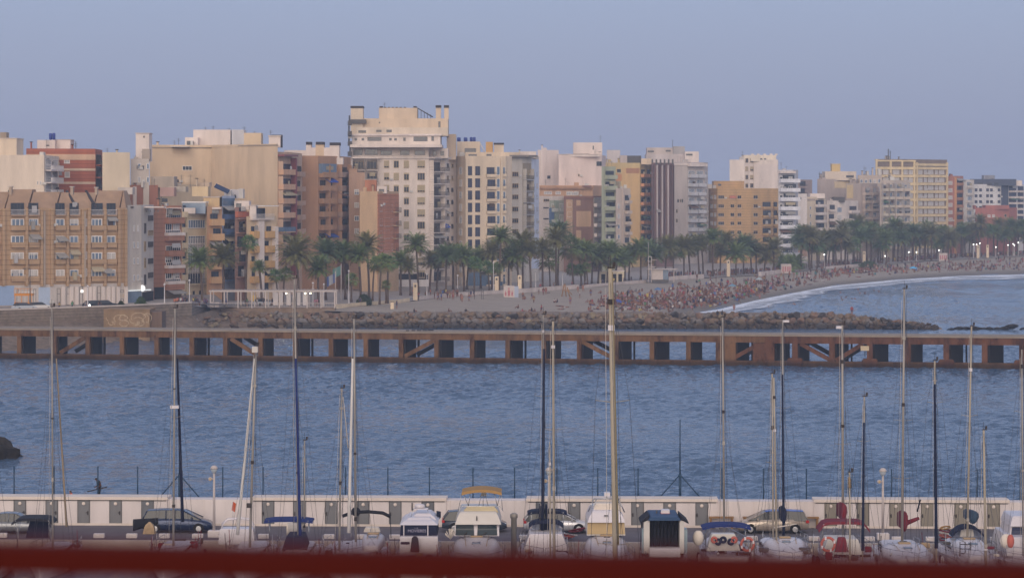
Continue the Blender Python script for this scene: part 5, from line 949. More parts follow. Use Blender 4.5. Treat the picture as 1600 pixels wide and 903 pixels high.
solo('blue_tent', 'blue beach shade spread among the crowd right of the thick mast', 'beach shade', 965, 618, 1.9, lambda m: m.loft([[(-1.1, 0, 0), (-.2, .0, .75), (.4, 0, .7), (1.3, 0, .1)], [(-1.1, 1.5, 0), (-.2, 1.5, .8), (.4, 1.5, .75), (1.3, 1.5, .1)]], mat('blue shade cloth', '3a4f96', .8, 1.3)))
def umbrella(px, Y, z, h, label, r=1.0):
    t = thing('parasol', label, 'parasol', W(px, Y, z), 0, 'parasols on the beach'); mb = MB(); m = mat('parasol cloth '+h, h, .8, 1.3); mb.lathe([(r, 1.75), (r*.75, 2.0), (r*.4, 2.2), (.03, 2.35)], m, n=8, smooth=False); mb.build('canopy', t); mb = MB(); mb.tube([(0, 0, 0), (0, 0, 2.32)], .03, M_WP, 5); mb.build('pole', t)
umbrella(1427, 880, .9, '4a9ac8', 'bright blue parasol at the water line on the far sand', 1.3); umbrella(1144, 700, 1.2, '5d7f94', 'grey green parasol tilted in the crowd below the tan building'); umbrella(1028, 655, 1.8, '4f6a90', 'slate blue parasol in the crowd below the lifeguard hut'); umbrella(1186, 740, 1.6, '8f9aa0', 'pale parasol lying low in the crowd left of the surf')
M_LAMP = paint('a9a6a8', 1.5); LB = glow('street lamp glow', 'fff6e4', 3.5)
def lamp_post(px, Y, z, h, label, lit=False, dark=False, arm=0.0):
    t = thing('lamp_post', label, 'street lamp', W(px, Y, z), 0, 'street lamps along the promenade'); m = M_RAILD if dark else M_LAMP
    mb = MB(); mb.lathe([(.16, 0), (.13, .5), (.075, h*.5), (.06, h)], m, n=8); 
    if arm: mb.tube([(0, 0, h-.05), (-arm, 0, h)], .05, m, 6)
    mb.build('pole', t); mb = MB()
    if arm: mb.box(-arm-.5, -arm+.1, -.15, .15, h-.12, h+.02, m)
    else: mb.lathe([(.08, h), (.2, h+.14), (.22, h+.24), (.05, h+.42)], LB if lit else M_LAMP, n=10)
    mb.build('lamp_head', t)
lamp_post(47, 505, 5, 7.4, 'tall dark street lamp before the blue shopfront', dark=True, arm=.8); lamp_post(257, 518, 5, 3.9, 'white lamp post on the quay before the dark brick building'); lamp_post(137, 508, 5, 3.9, 'slim white lamp post before the terraced building')
for px, y, lit in ((296, 440, 0), (489, 444, 0), (506, 446, 0), (545, 425, 0), (667, 430, 0), (715, 432, 0), (771, 412, 0), (837, 425, 0), (879, 430, 0), (1288, 399, 1), (1383, 401, 1), (1420, 395, 1), (1432, 395, 1), (1467, 392, 1), (1521, 383, 1), (1526, 383, 1), (1531, 381, 1), (1556, 387, 1), (1575, 384, 1), (1583, 382, 1), (1585, 384, 1), (1591, 380, 1)):
    Y = prom(px)[0]+6; lamp_post(px, Y, 2.6 if px > 620 else 3.3, Z(y, Y)-(2.6 if px > 620 else 3.3), ('glowing lamp' if lit else 'unlit white lamp')+' on a pole before '+near(px), lit)
its = [o for o in COL.objects if o.name.startswith('lamp_post')]; uniq([(o, o['label'], o.location.x/o.location.y) for o in its])
def colm(px, Y, h): t = solo('stone_pillar', 'x', 'pillar', px, Y, 2.6, lambda m: [m.box(-.45, .45, -.3, .3, 0, h, wall('b5a48c', 1.45)), m.box(-.6, .6, -.45, .45, -.3, -.003, wall('b5a48c', 1.45)), m.box(-.2, .2, -.32, -.303, h-.9, h-.4, M_FRD)], 'cream pillars along the promenade'); return t
its = [(colm(px, prom(px)[0]+1.5, 4.0 if px < 900 else 4.6), 'square cream pillar with a small plaque before '+near(px), px) for px in (649, 776, 812, 1138, 1350, 1528, 1543)]; uniq(its)
# exercise bars, goal frame
solo('exercise_frame', 'thin metal exercise bars on the sand left of the toilet cabin', 'exercise bars', 748, 625, 2.5, lambda m: [m.tube([(x, 0, 0), (x, 0, 2.2)], .05, M_RAILD, 5) for x in (-2.2, -.9, .6, 1.0)]+[m.tube([(-2.2, 0, 2.2), (-.9, 0, 2.2)], .04, M_RAILD, 5), m.tube([(.6, 0, 1.6), (1.0, 0, 1.6)], .04, M_RAILD, 5)])
M_OR = paint('a86c22', 1.4)
wp = thing('work_platform', 'orange lifting platform parked before the blue shopfront', 'work platform', W(38, 512, 5)); mb = MB(); mb.box(-1.7, 1.5, -.8, .8, .5, 1.1, M_OR); mb.build('chassis', wp)
mb = MB(); [mb.box(x, x+.12, -.8, -.7, 1.1, 2.3, M_OR) for x in (-1.6, -.4, .8, 1.4)]; mb.box(-1.7, 1.6, -.9, .9, 2.3, 2.7, M_OR); [mb.box(-1.7+k*.6, -1.65+k*.6, -.9, -.85, 2.7, 3.6, M_OR) for k in range(6)]; mb.box(-1.7, 1.6, -.9, -.85, 3.55, 3.65, M_OR); mb.build('platform', wp)
for x in (-1.2, 1.0): mb = MB(); mb.loft([[(x+.35*math.cos(a*.524), y, .35+.35*math.sin(a*.524)) for a in range(12)] for y in (-.85, -.6)], M_TYRE); mb.build('wheel', wp)
def flagpole(px, ytop, Y, z, cols, label):
    t = thing('flagpole', label, 'flagpole', W(px, Y, z)); h = Z(ytop, Y)-z; mb = MB(); mb.tube([(0, 0, 0), (0, 0, h)], .07, M_WP, 6); mb.build('pole', t); mb = MB(); n = 6; rows = []
    for i, x in enumerate([-.1, -.5, -.9, -1.3, -1.7]): rows.append([(x, .12*math.sin(i*1.7), h-.4-i*.18), (x+.05, .12*math.sin(i*1.7+.5), h-2.2-i*.22)])
    for i in range(4): a, b_ = rows[i], rows[i+1]; mb.add([a[0], b_[0], b_[1], a[1]], [(0, 1, 2, 3)], paint(cols[i % len(cols)], 1.3))
    mb.build('flag', t)
flagpole(524, 424, 560, 3.3, ('34426c', '74767e', '74767e'), 'flagpole with a hanging blue and white flag by the pergola'); flagpole(533, 412, 562, 3.3, ('3f5f5c', '476864', '5a6a66'), 'flagpole with a dull green flag by the pergola')
for k in range(9):
    pass
solo('white_tower_pole', 'tall pale mast of the beach kiosk', 'mast', 947, 733, 2.6, lambda m: [m.tube([(0, 0, 0), (0, 0, 15.5)], .09, M_WP, 6, .04)])
solo('bin', 'cream concrete post at the corner of the sand right of the bush', 'bollard', 613, 566, 2.6, lambda m: [m.box(-.35, .35, -.25, .25, 0, 1.5, wall('b5a48c', 1.4)), m.box(-.4, .4, -.3, .3, 1.503, 1.6, M_FRD)])
# ---------------------------------------------------------------- people
M_SK = [mat('skin light', '8a6657', .6, .95, .06, 4), mat('skin tan', '6e4b3e', .6, 1.0, .06, 4), mat('skin brown', '5c3c2e', .6, 1.0, .06, 4)]; M_HR = mat('hair', '2b211d', .7, 1); M_CL = objcol('cloth'); M_SHT = mat('dark shorts', '39405c', .8, 1.1, .1, 3); M_DC = mat('dark clothing', '262b30', .85, .9, .15, 4)
def skin_body(J, E, lvl=1, rootn='pelvis'):
    names = list(J); me = bpy.data.meshes.new('b'); me.from_pydata([J[n][0] for n in names], [(names.index(a), names.index(b)) for a, b in E], [])
    o = bpy.data.objects.new('b', me); COL.objects.link(o); o.modifiers.new('s', 'SKIN'); sv = me.skin_vertices[0].data
    for i, n_ in enumerate(names): r = J[n_][1]; sv[i].radius = (r, r) if not isinstance(r, tuple) else r
    sv[names.index(rootn)].use_root = True
    if lvl: sm = o.modifiers.new('u', 'SUBSURF'); sm.levels = lvl; sm.render_levels = lvl
    dg = bpy.context.evaluated_depsgraph_get(); r_ = bpy.data.meshes.new_from_object(o.evaluated_get(dg)); bpy.data.objects.remove(o); return r_
EB = [('pelvis', 'waist'), ('waist', 'chest'), ('chest', 'neck'), ('neck', 'head'), ('head', 'top'), ('head', 'nose'), ('chest', 'shl'), ('shl', 'ell'), ('ell', 'wrl'), ('wrl', 'hal'), ('chest', 'shr'), ('shr', 'elr'), ('elr', 'wrr'), ('wrr', 'har'), ('pelvis', 'hil'), ('hil', 'knl'), ('knl', 'anl'), ('anl', 'tol'), ('pelvis', 'hir'), ('hir', 'knr'), ('knr', 'anr'), ('anr', 'tor')]
RAD = dict(pelvis=.14, waist=.125, chest=.15, neck=.06, head=.095, top=.075, nose=.03, shl=.06, shr=.06, ell=.043, elr=.043, wrl=.032, wrr=.032, hal=.03, har=.03, hil=.095, hir=.095, knl=.06, knr=.06, anl=.04, anr=.04, tol=.035, tor=.035)
def pose(**k):
    J = dict(pelvis=(0, 0, .95), waist=(0, 0, 1.12), chest=(0, 0, 1.35), neck=(0, 0, 1.5), head=(0, -.01, 1.62), top=(0, .01, 1.70), nose=(0, -.11, 1.60), shl=(.19, 0, 1.42), ell=(.25, .02, 1.14), wrl=(.26, -.04, .9), hal=(.26, -.06, .8), hil=(.09, 0, .9), knl=(.1, -.01, .5), anl=(.1, .02, .08), tol=(.11, -.12, .04))
    for n_ in list(J):
        if n_.endswith('l') and n_ not in ('pelvis',): x, y, z = J[n_]; J[n_[:-1]+'r'] = (-x, y, z)
    J.update(k); return {n_: (J[n_], RAD[n_]*1.22) for n_ in J}
POSES = {'standing': pose(), 'walking': pose(knl=(.1, -.18, .52), anl=(.1, -.22, .09), tol=(.1, -.35, .07), knr=(-.1, .02, .5), anr=(-.1, .3, .16), tor=(-.1, .2, .05), ell=(.24, .12, 1.15), wrl=(.22, .18, .93), hal=(.22, .18, .84), elr=(-.24, -.08, 1.15), wrr=(-.22, -.2, .95), har=(-.22, -.26, .88)),
    'reaching': pose(ell=(.34, -.1, 1.55), wrl=(.36, -.12, 1.8), hal=(.36, -.12, 1.9), elr=(-.36, -.05, 1.25), wrr=(-.42, -.2, 1.1), har=(-.45, -.25, 1.05), anl=(.22, .02, .08), tol=(.24, -.1, .04), knl=(.17, -.05, .5)),
    'sitting': pose(pelvis=(0, 0, .13), waist=(0, .04, .3), chest=(0, .02, .52), neck=(0, -.02, .67), head=(0, -.05, .79), top=(0, -.03, .87), nose=(0, -.15, .77), shl=(.19, .01, .59), shr=(-.19, .01, .59), ell=(.25, -.12, .4), elr=(-.25, -.12, .4), wrl=(.15, -.34, .42), wrr=(-.15, -.34, .42), hal=(.06, -.4, .42), har=(-.06, -.4, .42), hil=(.09, -.05, .12), hir=(-.09, -.05, .12), knl=(.14, -.42, .44), knr=(-.14, -.42, .44), anl=(.12, -.62, .08), anr=(-.12, -.62, .08), tol=(.12, -.76, .05), tor=(-.12, -.76, .05)),
    'lying': pose(pelvis=(0, 0, .13), waist=(0, .18, .14), chest=(0, .42, .15), neck=(0, .57, .18), head=(0, .69, .2), top=(0, .78, .22), nose=(0, .7, .31), shl=(.19, .48, .13), shr=(-.19, .48, .13), ell=(.32, .3, .08), elr=(-.32, .3, .08), wrl=(.28, .08, .07), wrr=(-.28, .08, .07), hal=(.26, 0, .06), har=(-.26, 0, .06), hil=(.09, -.06, .12), hir=(-.09, -.06, .12), knl=(.12, -.45, .2), knr=(-.12, -.47, .1), anl=(.12, -.86, .07), anr=(-.12, -.88, .07), tol=(.12, -.92, .17), tor=(-.12, -.94, .17))}
def clothe(me, P, dressed, skin):
    me.materials.clear(); [me.materials.append(m) for m in (skin, M_CL, M_SHT, M_HR)]
    J = {k: Vector(v[0]) for k, v in P.items()}; segs = [(a, b, (Vector(P[a][0]), Vector(P[b][0]))) for a, b in EB]
    for p in me.polygons:
        c = Vector(p.center); best = None; bd = 9
        for a, b, (u, v) in segs:
            d = v-u; t = max(0, min(1, (c-u).dot(d)/max(d.length_squared, 1e-6))); dd = (c-(u+d*t)).length/(.5*(P[a][1]+P[b][1]))
            if dd < bd: bd = dd; best = (a, b, t)
        a, b, t = best; k = 0
        if b in ('top',) or (a == 'neck' and t > .5 and (c-J['head']).dot(J['nose']-J['head']) < 0) or (b == 'nose' and (c-J['head']).dot(J['top']-J['head']) > .004 and (c-J['head']).length < .1): k = 3
        elif a == 'pelvis' and b != 'waist' or (a in ('hil', 'hir') and t < .4): k = 2 if dressed else 1
        elif dressed and (b in ('waist', 'chest', 'shl', 'shr') or (a in ('shl', 'shr') and t < .45) or (a == 'chest' and t < .7)): k = 1
        elif b == 'waist' and t < .3: k = 1
        p.material_index = k; p.use_smooth = True
    return me
PM = {}
for nm, P in POSES.items():
    base = skin_body(P, EB)
    for d in (0, 1):
        for si, s in enumerate(M_SK[:2]): m = base.copy(); m.name = 'person'; PM[nm, d, si] = clothe(m, P, d, s)
CLR = {'red': 'a03038', 'white': 'b8b4b4', 'black': '26262b', 'navy': '2e3860', 'blue': '3d62a8', 'green': '4c8a5c', 'yellow': 'b8a23c', 'pink': 'b06a80', 'orange': 'b8602c', 'grey': '77777c', 'purple': '6a4a8a', 'teal': '3c8088'}
people = []; pr = random.Random(77)
def where(px, py):
    z = 'on the sand'
    if px < 620: z = 'on the promenade'
    for a, nm in ((250, 'by the terraced building'), (330, 'near the lit cafe'), (530, 'at the white pergola'), (680, 'right of the bush'), (790, 'left of the toilet cabin'), (870, 'right of the toilet cabin'), (945, 'left of the thick mast'), (1000, 'right of the thick mast'), (1060, 'below the lifeguard hut'), (1115, 'below the blue balcony tower'), (1216, 'below the tan orange building'), (1260, 'below the curved balconies'), (1345, 'below the palm grove'), (1440, 'near the blue parasol'), (2000, 'on the far beach')):
        if px < a: return nm
def person(px, Y, z, ps, dr, col, rz=None, s=None, lab=None, si=None):
    me = PM[ps, dr, pr.choice((0, 0, 1)) if si is None else si]; o = put(me, 'person', None, (X(px, Y), Y, z), pr.uniform(0, 6.28) if rz is None else rz); s = s or pr.uniform(.9, 1.05); o.scale = (s*1.08, s*1.08, s); o.color = hx(CLR[col], 1.0, .25)
    tag(o, 'x', 'person', 'people on the beach and promenade'); py = YH+(H-z)*S(Y)
    people.append((o, lab or 'person in %s %s %s %s' % (col, 'top' if dr else 'swimwear', ps, where(px, py)), px)); return o
def sandp(px, py):  # photo point on the sand -> Y, z
    z = 2.0
    for _ in range(6): Y = GY(py, z); ya, za = shore(px); z = sand_z(px, Y)
    return Y, max(0.0, z)
cl = list(CLR)
def rc(): return pr.choices(cl, (4, 4, 8, 5, 3, 1.5, 1, 3, 2, 4, 1, 1.5))[0]
# single figures seen clearly
for px, py, ps, dr, c in ((647, 488, 'sitting', 1, 'black'), (620, 483, 'standing', 1, 'navy'), (701, 488, 'sitting', 0, 'black'), (728, 489, 'sitting', 1, 'black'), (733, 471, 'walking', 0, 'blue'), (722, 472, 'standing', 0, 'orange'), (816, 488, 'sitting', 1, 'red'), (810, 482, 'sitting', 0, 'black'), (818, 487, 'lying', 0, 'white'), (831, 487, 'sitting', 1, 'black'), (836, 488, 'sitting', 0, 'navy'), (846, 489, 'walking', 1, 'red'), (817, 468, 'standing', 0, 'navy'), (820, 468, 'sitting', 0, 'red'), (831, 469, 'walking', 1, 'navy'), (834, 473, 'walking', 0, 'yellow'),
    (866, 473, 'sitting', 1, 'white'), (871, 473, 'sitting', 1, 'black'), (874, 479, 'lying', 0, 'black'), (883, 481, 'lying', 0, 'white'), (891, 476, 'standing', 0, 'purple'), (903, 457, 'standing', 0, 'orange'), (906, 466, 'standing', 1, 'white'), (911, 456, 'reaching', 0, 'orange'), (923, 463, 'standing', 0, 'blue'), (877, 484, 'lying', 0, 'red'), (849, 461, 'standing', 0, 'pink'), (853, 460, 'standing', 0, 'red'), (857, 458, 'lying', 0, 'white'), (842, 460, 'standing', 1, 'white'), (905-40, 452, 'standing', 0, 'orange'),
    (1051, 487, 'standing', 1, 'white'), (1070, 480, 'standing', 1, 'red'), (1082, 489, 'standing', 0, 'black'), (1085, 477, 'walking', 0, 'orange'), (1096, 482, 'standing', 0, 'red'), (1103, 477, 'standing', 0, 'black'), (1155, 473, 'walking', 0, 'navy'), (1187, 469, 'standing', 0, 'pink'), (1147, 488, 'standing', 0, 'red')):
    Y, z = sandp(px, py); person(px, Y, z, ps, dr, c)
# beach football / volleyball group and players
for k in range(26): px = pr.uniform(645, 745); Y, z = sandp(px, pr.uniform(463, 470)); person(px, Y, z, pr.choice(('standing', 'walking', 'reaching')), pr.random() < .5, rc())
# main crowd
def dens(px):
    if px < 925: return 0
    return 1
def crowd_point():
    while True:
        px = pr.uniform(918, 1600); u = pr.random(); px = px if pr.random() < .7 else pr.uniform(940, 1200)
        s = shore(px); yb = YH+(H-max(0, s[1] and 0))*S(s[0])
        yb = min(489, yb-3 if px > 1040 else 489); yt = YH+23*S(prom(px)[0]) + (8 if px < 1050 else 3)
        if px < 1050: py = pr.gauss(473, 7)
        else: py = yb-4-(yb-yt)*pr.betavariate(1.3, 2.0)*.9
        if py < yt or py > yb: continue
        if px < 945 and py < 470: continue
        return px, py
for k in range(150): px, py = crowd_point(); px = 925+(px-925)*.7 if k % 2 else px; py = min(max(py, 458), 488) if px < 1050 else py; Y, z = sandp(px, py); person(px, Y, z, pr.choices(('sitting', 'lying', 'standing', 'walking'), (6, 2, 3, 1))[0], pr.random() < .35, rc())
# on the promenade and quay
for k in range(44):
    px = pr.choice((pr.uniform(92, 160), pr.uniform(270, 330), pr.uniform(272, 325), pr.uniform(655, 905), pr.uniform(905, 1000)))
    Y, z = prom(px); Y += pr.uniform(1.2, 4.0); person(px, Y, z, pr.choice(('standing', 'walking', 'standing')), 1, rc())
for k in range(14): px = pr.uniform(335, 600); Y, z = prom(px); person(px, Y+pr.uniform(1, 9) if px < 524 else Y+pr.uniform(2, 10), z, pr.choice(('standing', 'walking')), 1, rc())
person(1331, 540.5, 2.55, 'standing', 1, 'red', lab='person in a red shirt standing on the crest of the breakwater', rz=.3, s=1.05); person(1128, 541, 2.6, 'sitting', 1, 'black', lab='person in black sitting on the breakwater, right of the pair below the surf', rz=3); person(1121, 541, 2.6, 'sitting', 1, 'black', lab='person in black sitting on the breakwater, left of the pair below the surf', rz=3)
uniq(people, 14)
# swimmers
sw = []
for k in range(20):
    px = pr.choice((pr.uniform(1195, 1290), pr.uniform(1290, 1400), pr.uniform(1300, 1360))); s = shore(px); Y = s[0]*pr.uniform(.86, .965); person_ = put(PM[pr.choice(('standing', 'reaching')), 0, pr.choice((0, 1))], 'person', None, (X(px, Y), Y, -pr.uniform(1.25, 1.42)), pr.uniform(0, 6)); person_.color = hx('26262b'); tag(person_, 'x', 'person', 'swimmers in the sea off the beach'); sw.append((person_, 'swimmer in the sea '+('below the curved balconies' if px < 1270 else 'below the palm grove' if px < 1345 else 'below the patchwork balconies'), px))
uniq(sw)
# the rest of the crowd, too many to count: one object
arrs = []; 
base = {ps: PM[ps, 0, 0] for ps in ('sitting', 'standing', 'lying', 'walking')}
lo_ = {}
for ps, me in base.items():
    P = POSES[ps]; r_ = skin_body(P, EB, 0); lo_[ps] = clothe(r_, P, 0, M_SK[0])
cmats = [mat('crowd cloth '+c, CLR[c], .8, 1.0, .06, 2, ds=.25) for c in cl]
vs_, fs_, mi_ = [], [], []; off = 0
mats = M_SK[:2]+[M_HR, M_SHT]+cmats
for k in range(1450):
    px, py = crowd_point()
    if k % 4 == 0: px = pr.uniform(1030, 1600); py = YH+22.6*S(prom(px)[0]+pr.uniform(-2, 14))
    if k % 4 == 0: z = 2.5; Y = GY(py, z)
    else: Y, z = sandp(px, py)
    ps = pr.choices(('sitting', 'standing', 'lying', 'walking'), (8, 2, 2, .7))[0] if k % 4 else 'standing'; me = lo_[ps]; a = pr.uniform(0, 6.28); s = pr.uniform(.85, 1.05); v = np.zeros(len(me.vertices)*3, 'f'); me.vertices.foreach_get('co', v); v = v.reshape(-1, 3)*s
    R2 = np.array([[math.cos(a), -math.sin(a), 0], [math.sin(a), math.cos(a), 0], [0, 0, 1]], 'f'); v = v@R2.T+np.array([X(px, Y), Y, z], 'f'); si = pr.choice((0, 1)); c = 4+cl.index(rc()); dr = pr.random() < .35
    for p in me.polygons: fs_.append(tuple(i+off for i in p.vertices)); q_ = p.material_index; mi_.append({0: si, 1: c, 2: c, 3: 2}[q_] if not (dr and q_ == 0 and p.center.z*(1 if ps != 'lying' else 0) > (.95 if ps != 'sitting' else .25) and p.center.z < (1.45 if ps != 'sitting' else .62)) else c)
    vs_.append(v); off += len(v)
me = bpy.data.meshes.new('crowd'); me.from_pydata(np.concatenate(vs_).tolist(), [], fs_); [me.materials.append(m) for m in mats]; me.polygons.foreach_set('material_index', mi_); me.update()
tag(put(me, 'crowd'), 'dense far crowd of bathers along the beach', 'crowd', kind='stuff')
# ---------------------------------------------------------------- near breakwater walkway with storage lockers
M_QW = mat('white quay wall', 'bdb5b4', .85, 1.35, .14, .8, True); M_QC = mat('quay coping', 'c0b5ad', .85, 1.3, .08, 1); M_DOOR = mat('grey steel door', '77777a', .6, 1.0, .1, 2, True); M_DOOR2 = mat('worn steel door', '6c6e74', .6, .95, .2, 1.5, True); M_DRS = mat('stained steel door', '8a8378', .65, 1.0, .16, 1.5, True)
ROADZ = 1.2
def wy(px): return 209.4-(px/1600)*2.5
tag(strip('quay', [(X(px, 200), wy(px)-8.6, ROADZ) for px in (-500, 0, 400, 800, 1200, 1600, 2100)], [(X(px, 212), wy(px)+.2, ROADZ) for px in (-500, 0, 400, 800, 1200, 1600, 2100)], mat('quay asphalt', '6f6a70', .9, .85, .2, .7, bump=.01), 2, 3), 'grey asphalt quay road behind the moored boats', 'quay', kind='structure')
mb = MB(); pts = [(X(px, 202), wy(px)-8.6) for px in (-500, 0, 800, 1600, 2100)]; mb.loft([[(x, y-.3, -2), (x, y, -2), (x, y, ROADZ-.004), (x, y-.3, ROADZ-.004)] for x, y in pts], M_COP); tag(mb.build('quay_edge'), 'concrete edge of the quay above the water', 'quay', kind='structure')
mb = MB(); mb.loft([[(X(px, 209), wy(px)+1.7, -2), (X(px, 213), wy(px)+4.5, -2), (X(px, 213), wy(px)+4.5, 2.7), (X(px, 209), wy(px)+1.7, 2.7)] for px in (-500, 0, 800, 1600, 2100)], M_COP); tag(mb.build('walkway'), 'raised concrete walkway on top of the quay wall', 'walkway', kind='structure')
def kerb(px): return solo('kerb_block', 'x', 'kerb block', px, wy(px)-7.6, ROADZ, lambda m: m.box(-.38, .38, -.2, .2, 0.003, .32, M_QW, .03), 'white concrete blocks along the quay edge')
ks = [(kerb(px), 'white quay block '+('left of the dark minivan' if px < 240 else 'left of the red covered boat' if px < 1200 else 'near the right lamp post'), px) for px in (3, 155, 206, 257, 309, 360, 412, 514, 565, 617, 668, 820, 1175, 1272, 1358, 1402, 1455, 1556)]; uniq(ks)
def seg(px0, px1, high, doors, label, stained=False):
    yw = wy((px0+px1)/2); ya, yb = wy(px0), wy(px1); x0, x1 = X(px0, ya), X(px1, yb); z1 = (3.30 if high else 3.12); t = thing('storage_lockers' if high else 'quay_parapet', label, 'locker block' if high else 'wall', (x0, ya, ROADZ), math.atan2(yb-ya, x1-x0)); L = math.hypot(x1-x0, yb-ya); dz = z1-ROADZ
    mb = MB(); d = 0 if high else .12
    if high:
        mb.box(0, L, 0, 1.7, -.5, dz-.22, M_QW); mb.box(-.03, L+.03, -.10, 1.75, dz-.216, dz, M_QC); mb.box(0, L, -.05, -.003, -.01, .16, M_QC)
    else: mb.box(.004, L-.004, d, 1.6, -.5, dz, M_QW); mb.box(.004, L-.004, d-.05, d-.003, -.01, .16, M_QC)
    mb.build('wall', t)
    if high: mb = MB(); mb.tube([(.1, -.05, dz-.27), (L-.1, -.05, dz-.27)], .022, M_FRD, 4); mb.build('conduit', t)
    mb = MB()
    for k in range(int(L/2.36)+1): 
        x = k*2.36+.3
        if x < L-.1 and not high: mb.box(x, x+.02, d-.006, d-.002, .17, dz-.02, M_COP)
    if mb.f: mb.build('joint', t)
    for a, b_ in doors:
        u0 = (X(a, ya)-x0); w_ = (b_-a)/S(ya); mb = MB(); mm = M_DRS if stained else rb.choice((M_DOOR, M_DOOR, M_DOOR2)); mb.box(u0, u0+w_, -.03, -.003, .17, dz-.225, mm); 
        for sx_ in (u0+.03, u0+w_-.07): mb.box(sx_, sx_+.035, -.045, -.031, .19, dz-.24, M_FRD)
        o = mb.build('door', t); hx_ = u0+w_-.17 if px1 < 300 else u0+.13; mb = MB(); mb.box(hx_-.04, hx_+.04, -.06, -.031, .78, 1.05, M_CAP); mb.box(hx_-.12, hx_+.04, -.09, -.061, .92, .97, M_CAP); mb.build('handle', o)
        mb = MB(); c = u0+w_*.5; mb.lathe([(.12, 0), (.13, .04), (.1, .06)], M_QC, n=10); q_ = mb.build('round_vent', o, (c, -.033, dz-.5)); q_.rotation_euler = (R(90), 0, 0)
    return t
def drs(xs, w_=20): return [(x, x+w_) for x in xs]
seg(-260, 262, True, drs([-227, -177, -127, -77, -27, 23, 73, 123, 173, 223]), 'leftmost white locker block with grey doors under the fishermen')
seg(262, 394, False, [], 'plain white wall behind the dark minivan'); seg(394, 697, True, drs([409, 458, 508, 558, 608, 659]), 'white locker block with grey doors behind the blue bimini')
seg(697, 823, False, [], 'plain white wall behind the yacht with the tan bimini'); seg(823, 1121, True, drs([837, 887, 937, 986, 1036, 1086]), 'white locker block with grey doors behind the thick mast')
seg(1121, 1272, False, [], 'plain white wall behind the blue topped car'); seg(1272, 1577, True, drs([1288, 1338, 1389, 1438, 1490, 1541]), 'white locker block with stained grey doors behind the red covered boat', True); seg(1577, 1760, False, [], 'plain white wall at the right edge')
# drain niches in the low wall
for px in (1127, 1180, 1260): solo('wooden_bench', 'brown bench against the low wall '+{1127: 'left of', 1180: 'behind', 1260: 'right of'}[px]+' the blue topped car', 'bench', px, wy(px)-.35, ROADZ, lambda m: [m.box(-.9, .9, -.25, .25, .75, .85, M_WD), m.box(-.85, -.7, -.2, .2, 0, .748, M_WD), m.box(.7, .85, -.2, .2, 0, .748, M_WD)])
M_PG = paint('24405a', .9, .5)
fence = thing('net_fence', 'row of thin dark blue posts with wires above the quay wall', 'fence', (0, wy(800)+2.2, 2.7)); px_posts = [-110, -45, 22, 84.5, 153, 215, 281+.0, 348, 411, 475, 540, 606, 671, 739, 804, 870, 934, 997, 1128, 1193, 1260, 1327, 1393, 1460, 1527, 1594, 1660]
fy = lambda px: wy(px)+2.2
for px in px_posts:
    if px == 281: continue
    mb = MB(); Y = fy(px); mb.tube([(X(px, Y), Y-fence.location.y, 0), (X(px, Y), Y-fence.location.y, Z(728+px*.003, Y)-2.7)], .052, M_PG, 6); mb.build('post', fence)
mb = MB()
for zz_ in (.9, 1.7, 2.5):
    pp = [(X(px, fy(px)), fy(px)-fence.location.y, zz_) for px in px_posts]; mb.tube(pp, .007, M_PG, 3)
mb.build('wire', fence)
for px, yt, sp in ((280.5, 640, 36), (1062.5, 655, 39)):
    Y = fy(px)+.5; t = thing('braced_pole', 'tall dark pole with two slanting braces '+('behind the dark minivan' if px < 500 else 'above the open backed boat'), 'pole', W(px, Y, 2.7)); s = S(Y); mb = MB(); mb.tube([(0, 0, 0), (0, 0, Z(740, Y)-2.7), ], .10, M_PG, 7); mb.tube([(0, 0, Z(741, Y)-2.7), (0, 0, Z(yt, Y)-2.7)], .06, M_PG, 7, .035); mb.build('pole', t)
    for sg in (-1, 1): mb = MB(); mb.tube([(0, 0, Z(741, Y)-2.7), (sg*sp/s, 0, 0.02)], .045, M_PG, 5); mb.build('brace', t)
# fishermen
def big_person(name_lab, P, px, Y, z, rz, shirt, legs, skin, hat=None):
    me = skin_body(P, EB, 2); me = clothe(me, P, 1, skin); me.materials[1] = shirt; me.materials[2] = legs; me.name = 'person'
    for p in me.polygons:
        c = p.center
        if p.material_index == 0 and c.z < .86*P['pelvis'][0][2] and c.z > .09 and abs(c.x) < .2: p.material_index = 2
    o = put(me, 'person', None, W(px, Y, z), rz); return tag(o, name_lab, 'person')
PF = pose(chest=(0, -.05, 1.33), neck=(0, -.1, 1.47), head=(0, -.15, 1.58), top=(0, -.14, 1.67), nose=(0, -.26, 1.54), shl=(.19, -.05, 1.4), shr=(-.19, -.05, 1.4), ell=(.26, .08, 1.14), elr=(-.26, .0, 1.14), wrl=(.2, -.1, .92), wrr=(-.18, -.22, .95), hal=(.18, -.19, .9), har=(-.15, -.3, .92))
big_person('man in dark clothes holding a long dark tube on the quay wall', PF, 155, wy(155)+2.9, 2.72, R(-78), mat('dark green jacket', '2b3136', .9, 1), M_DC, M_SK[2]).scale = (1.3, 1.25, 1.02)
solo('rod_case', 'long dark tube carried by the standing man on the quay wall', 'tube', 152, wy(152)+2.65, 3.62, lambda m: m.tube([(-.75, 0, -.22), (.72, 0, .12)], .045, M_CAP, 7))
PS_ = {k: ((v[0][0], v[0][1], v[0][2]), v[1]) for k, v in POSES['sitting'].items()}
o = big_person('child in an orange red top sitting on the quay wall near the standing man', PS_, 111, wy(111)+2.0, 2.72, R(-60), mat('orange red top', 'a8442e', .8, 1.3), M_SHT, M_SK[0]); o.scale = (.95,)*3
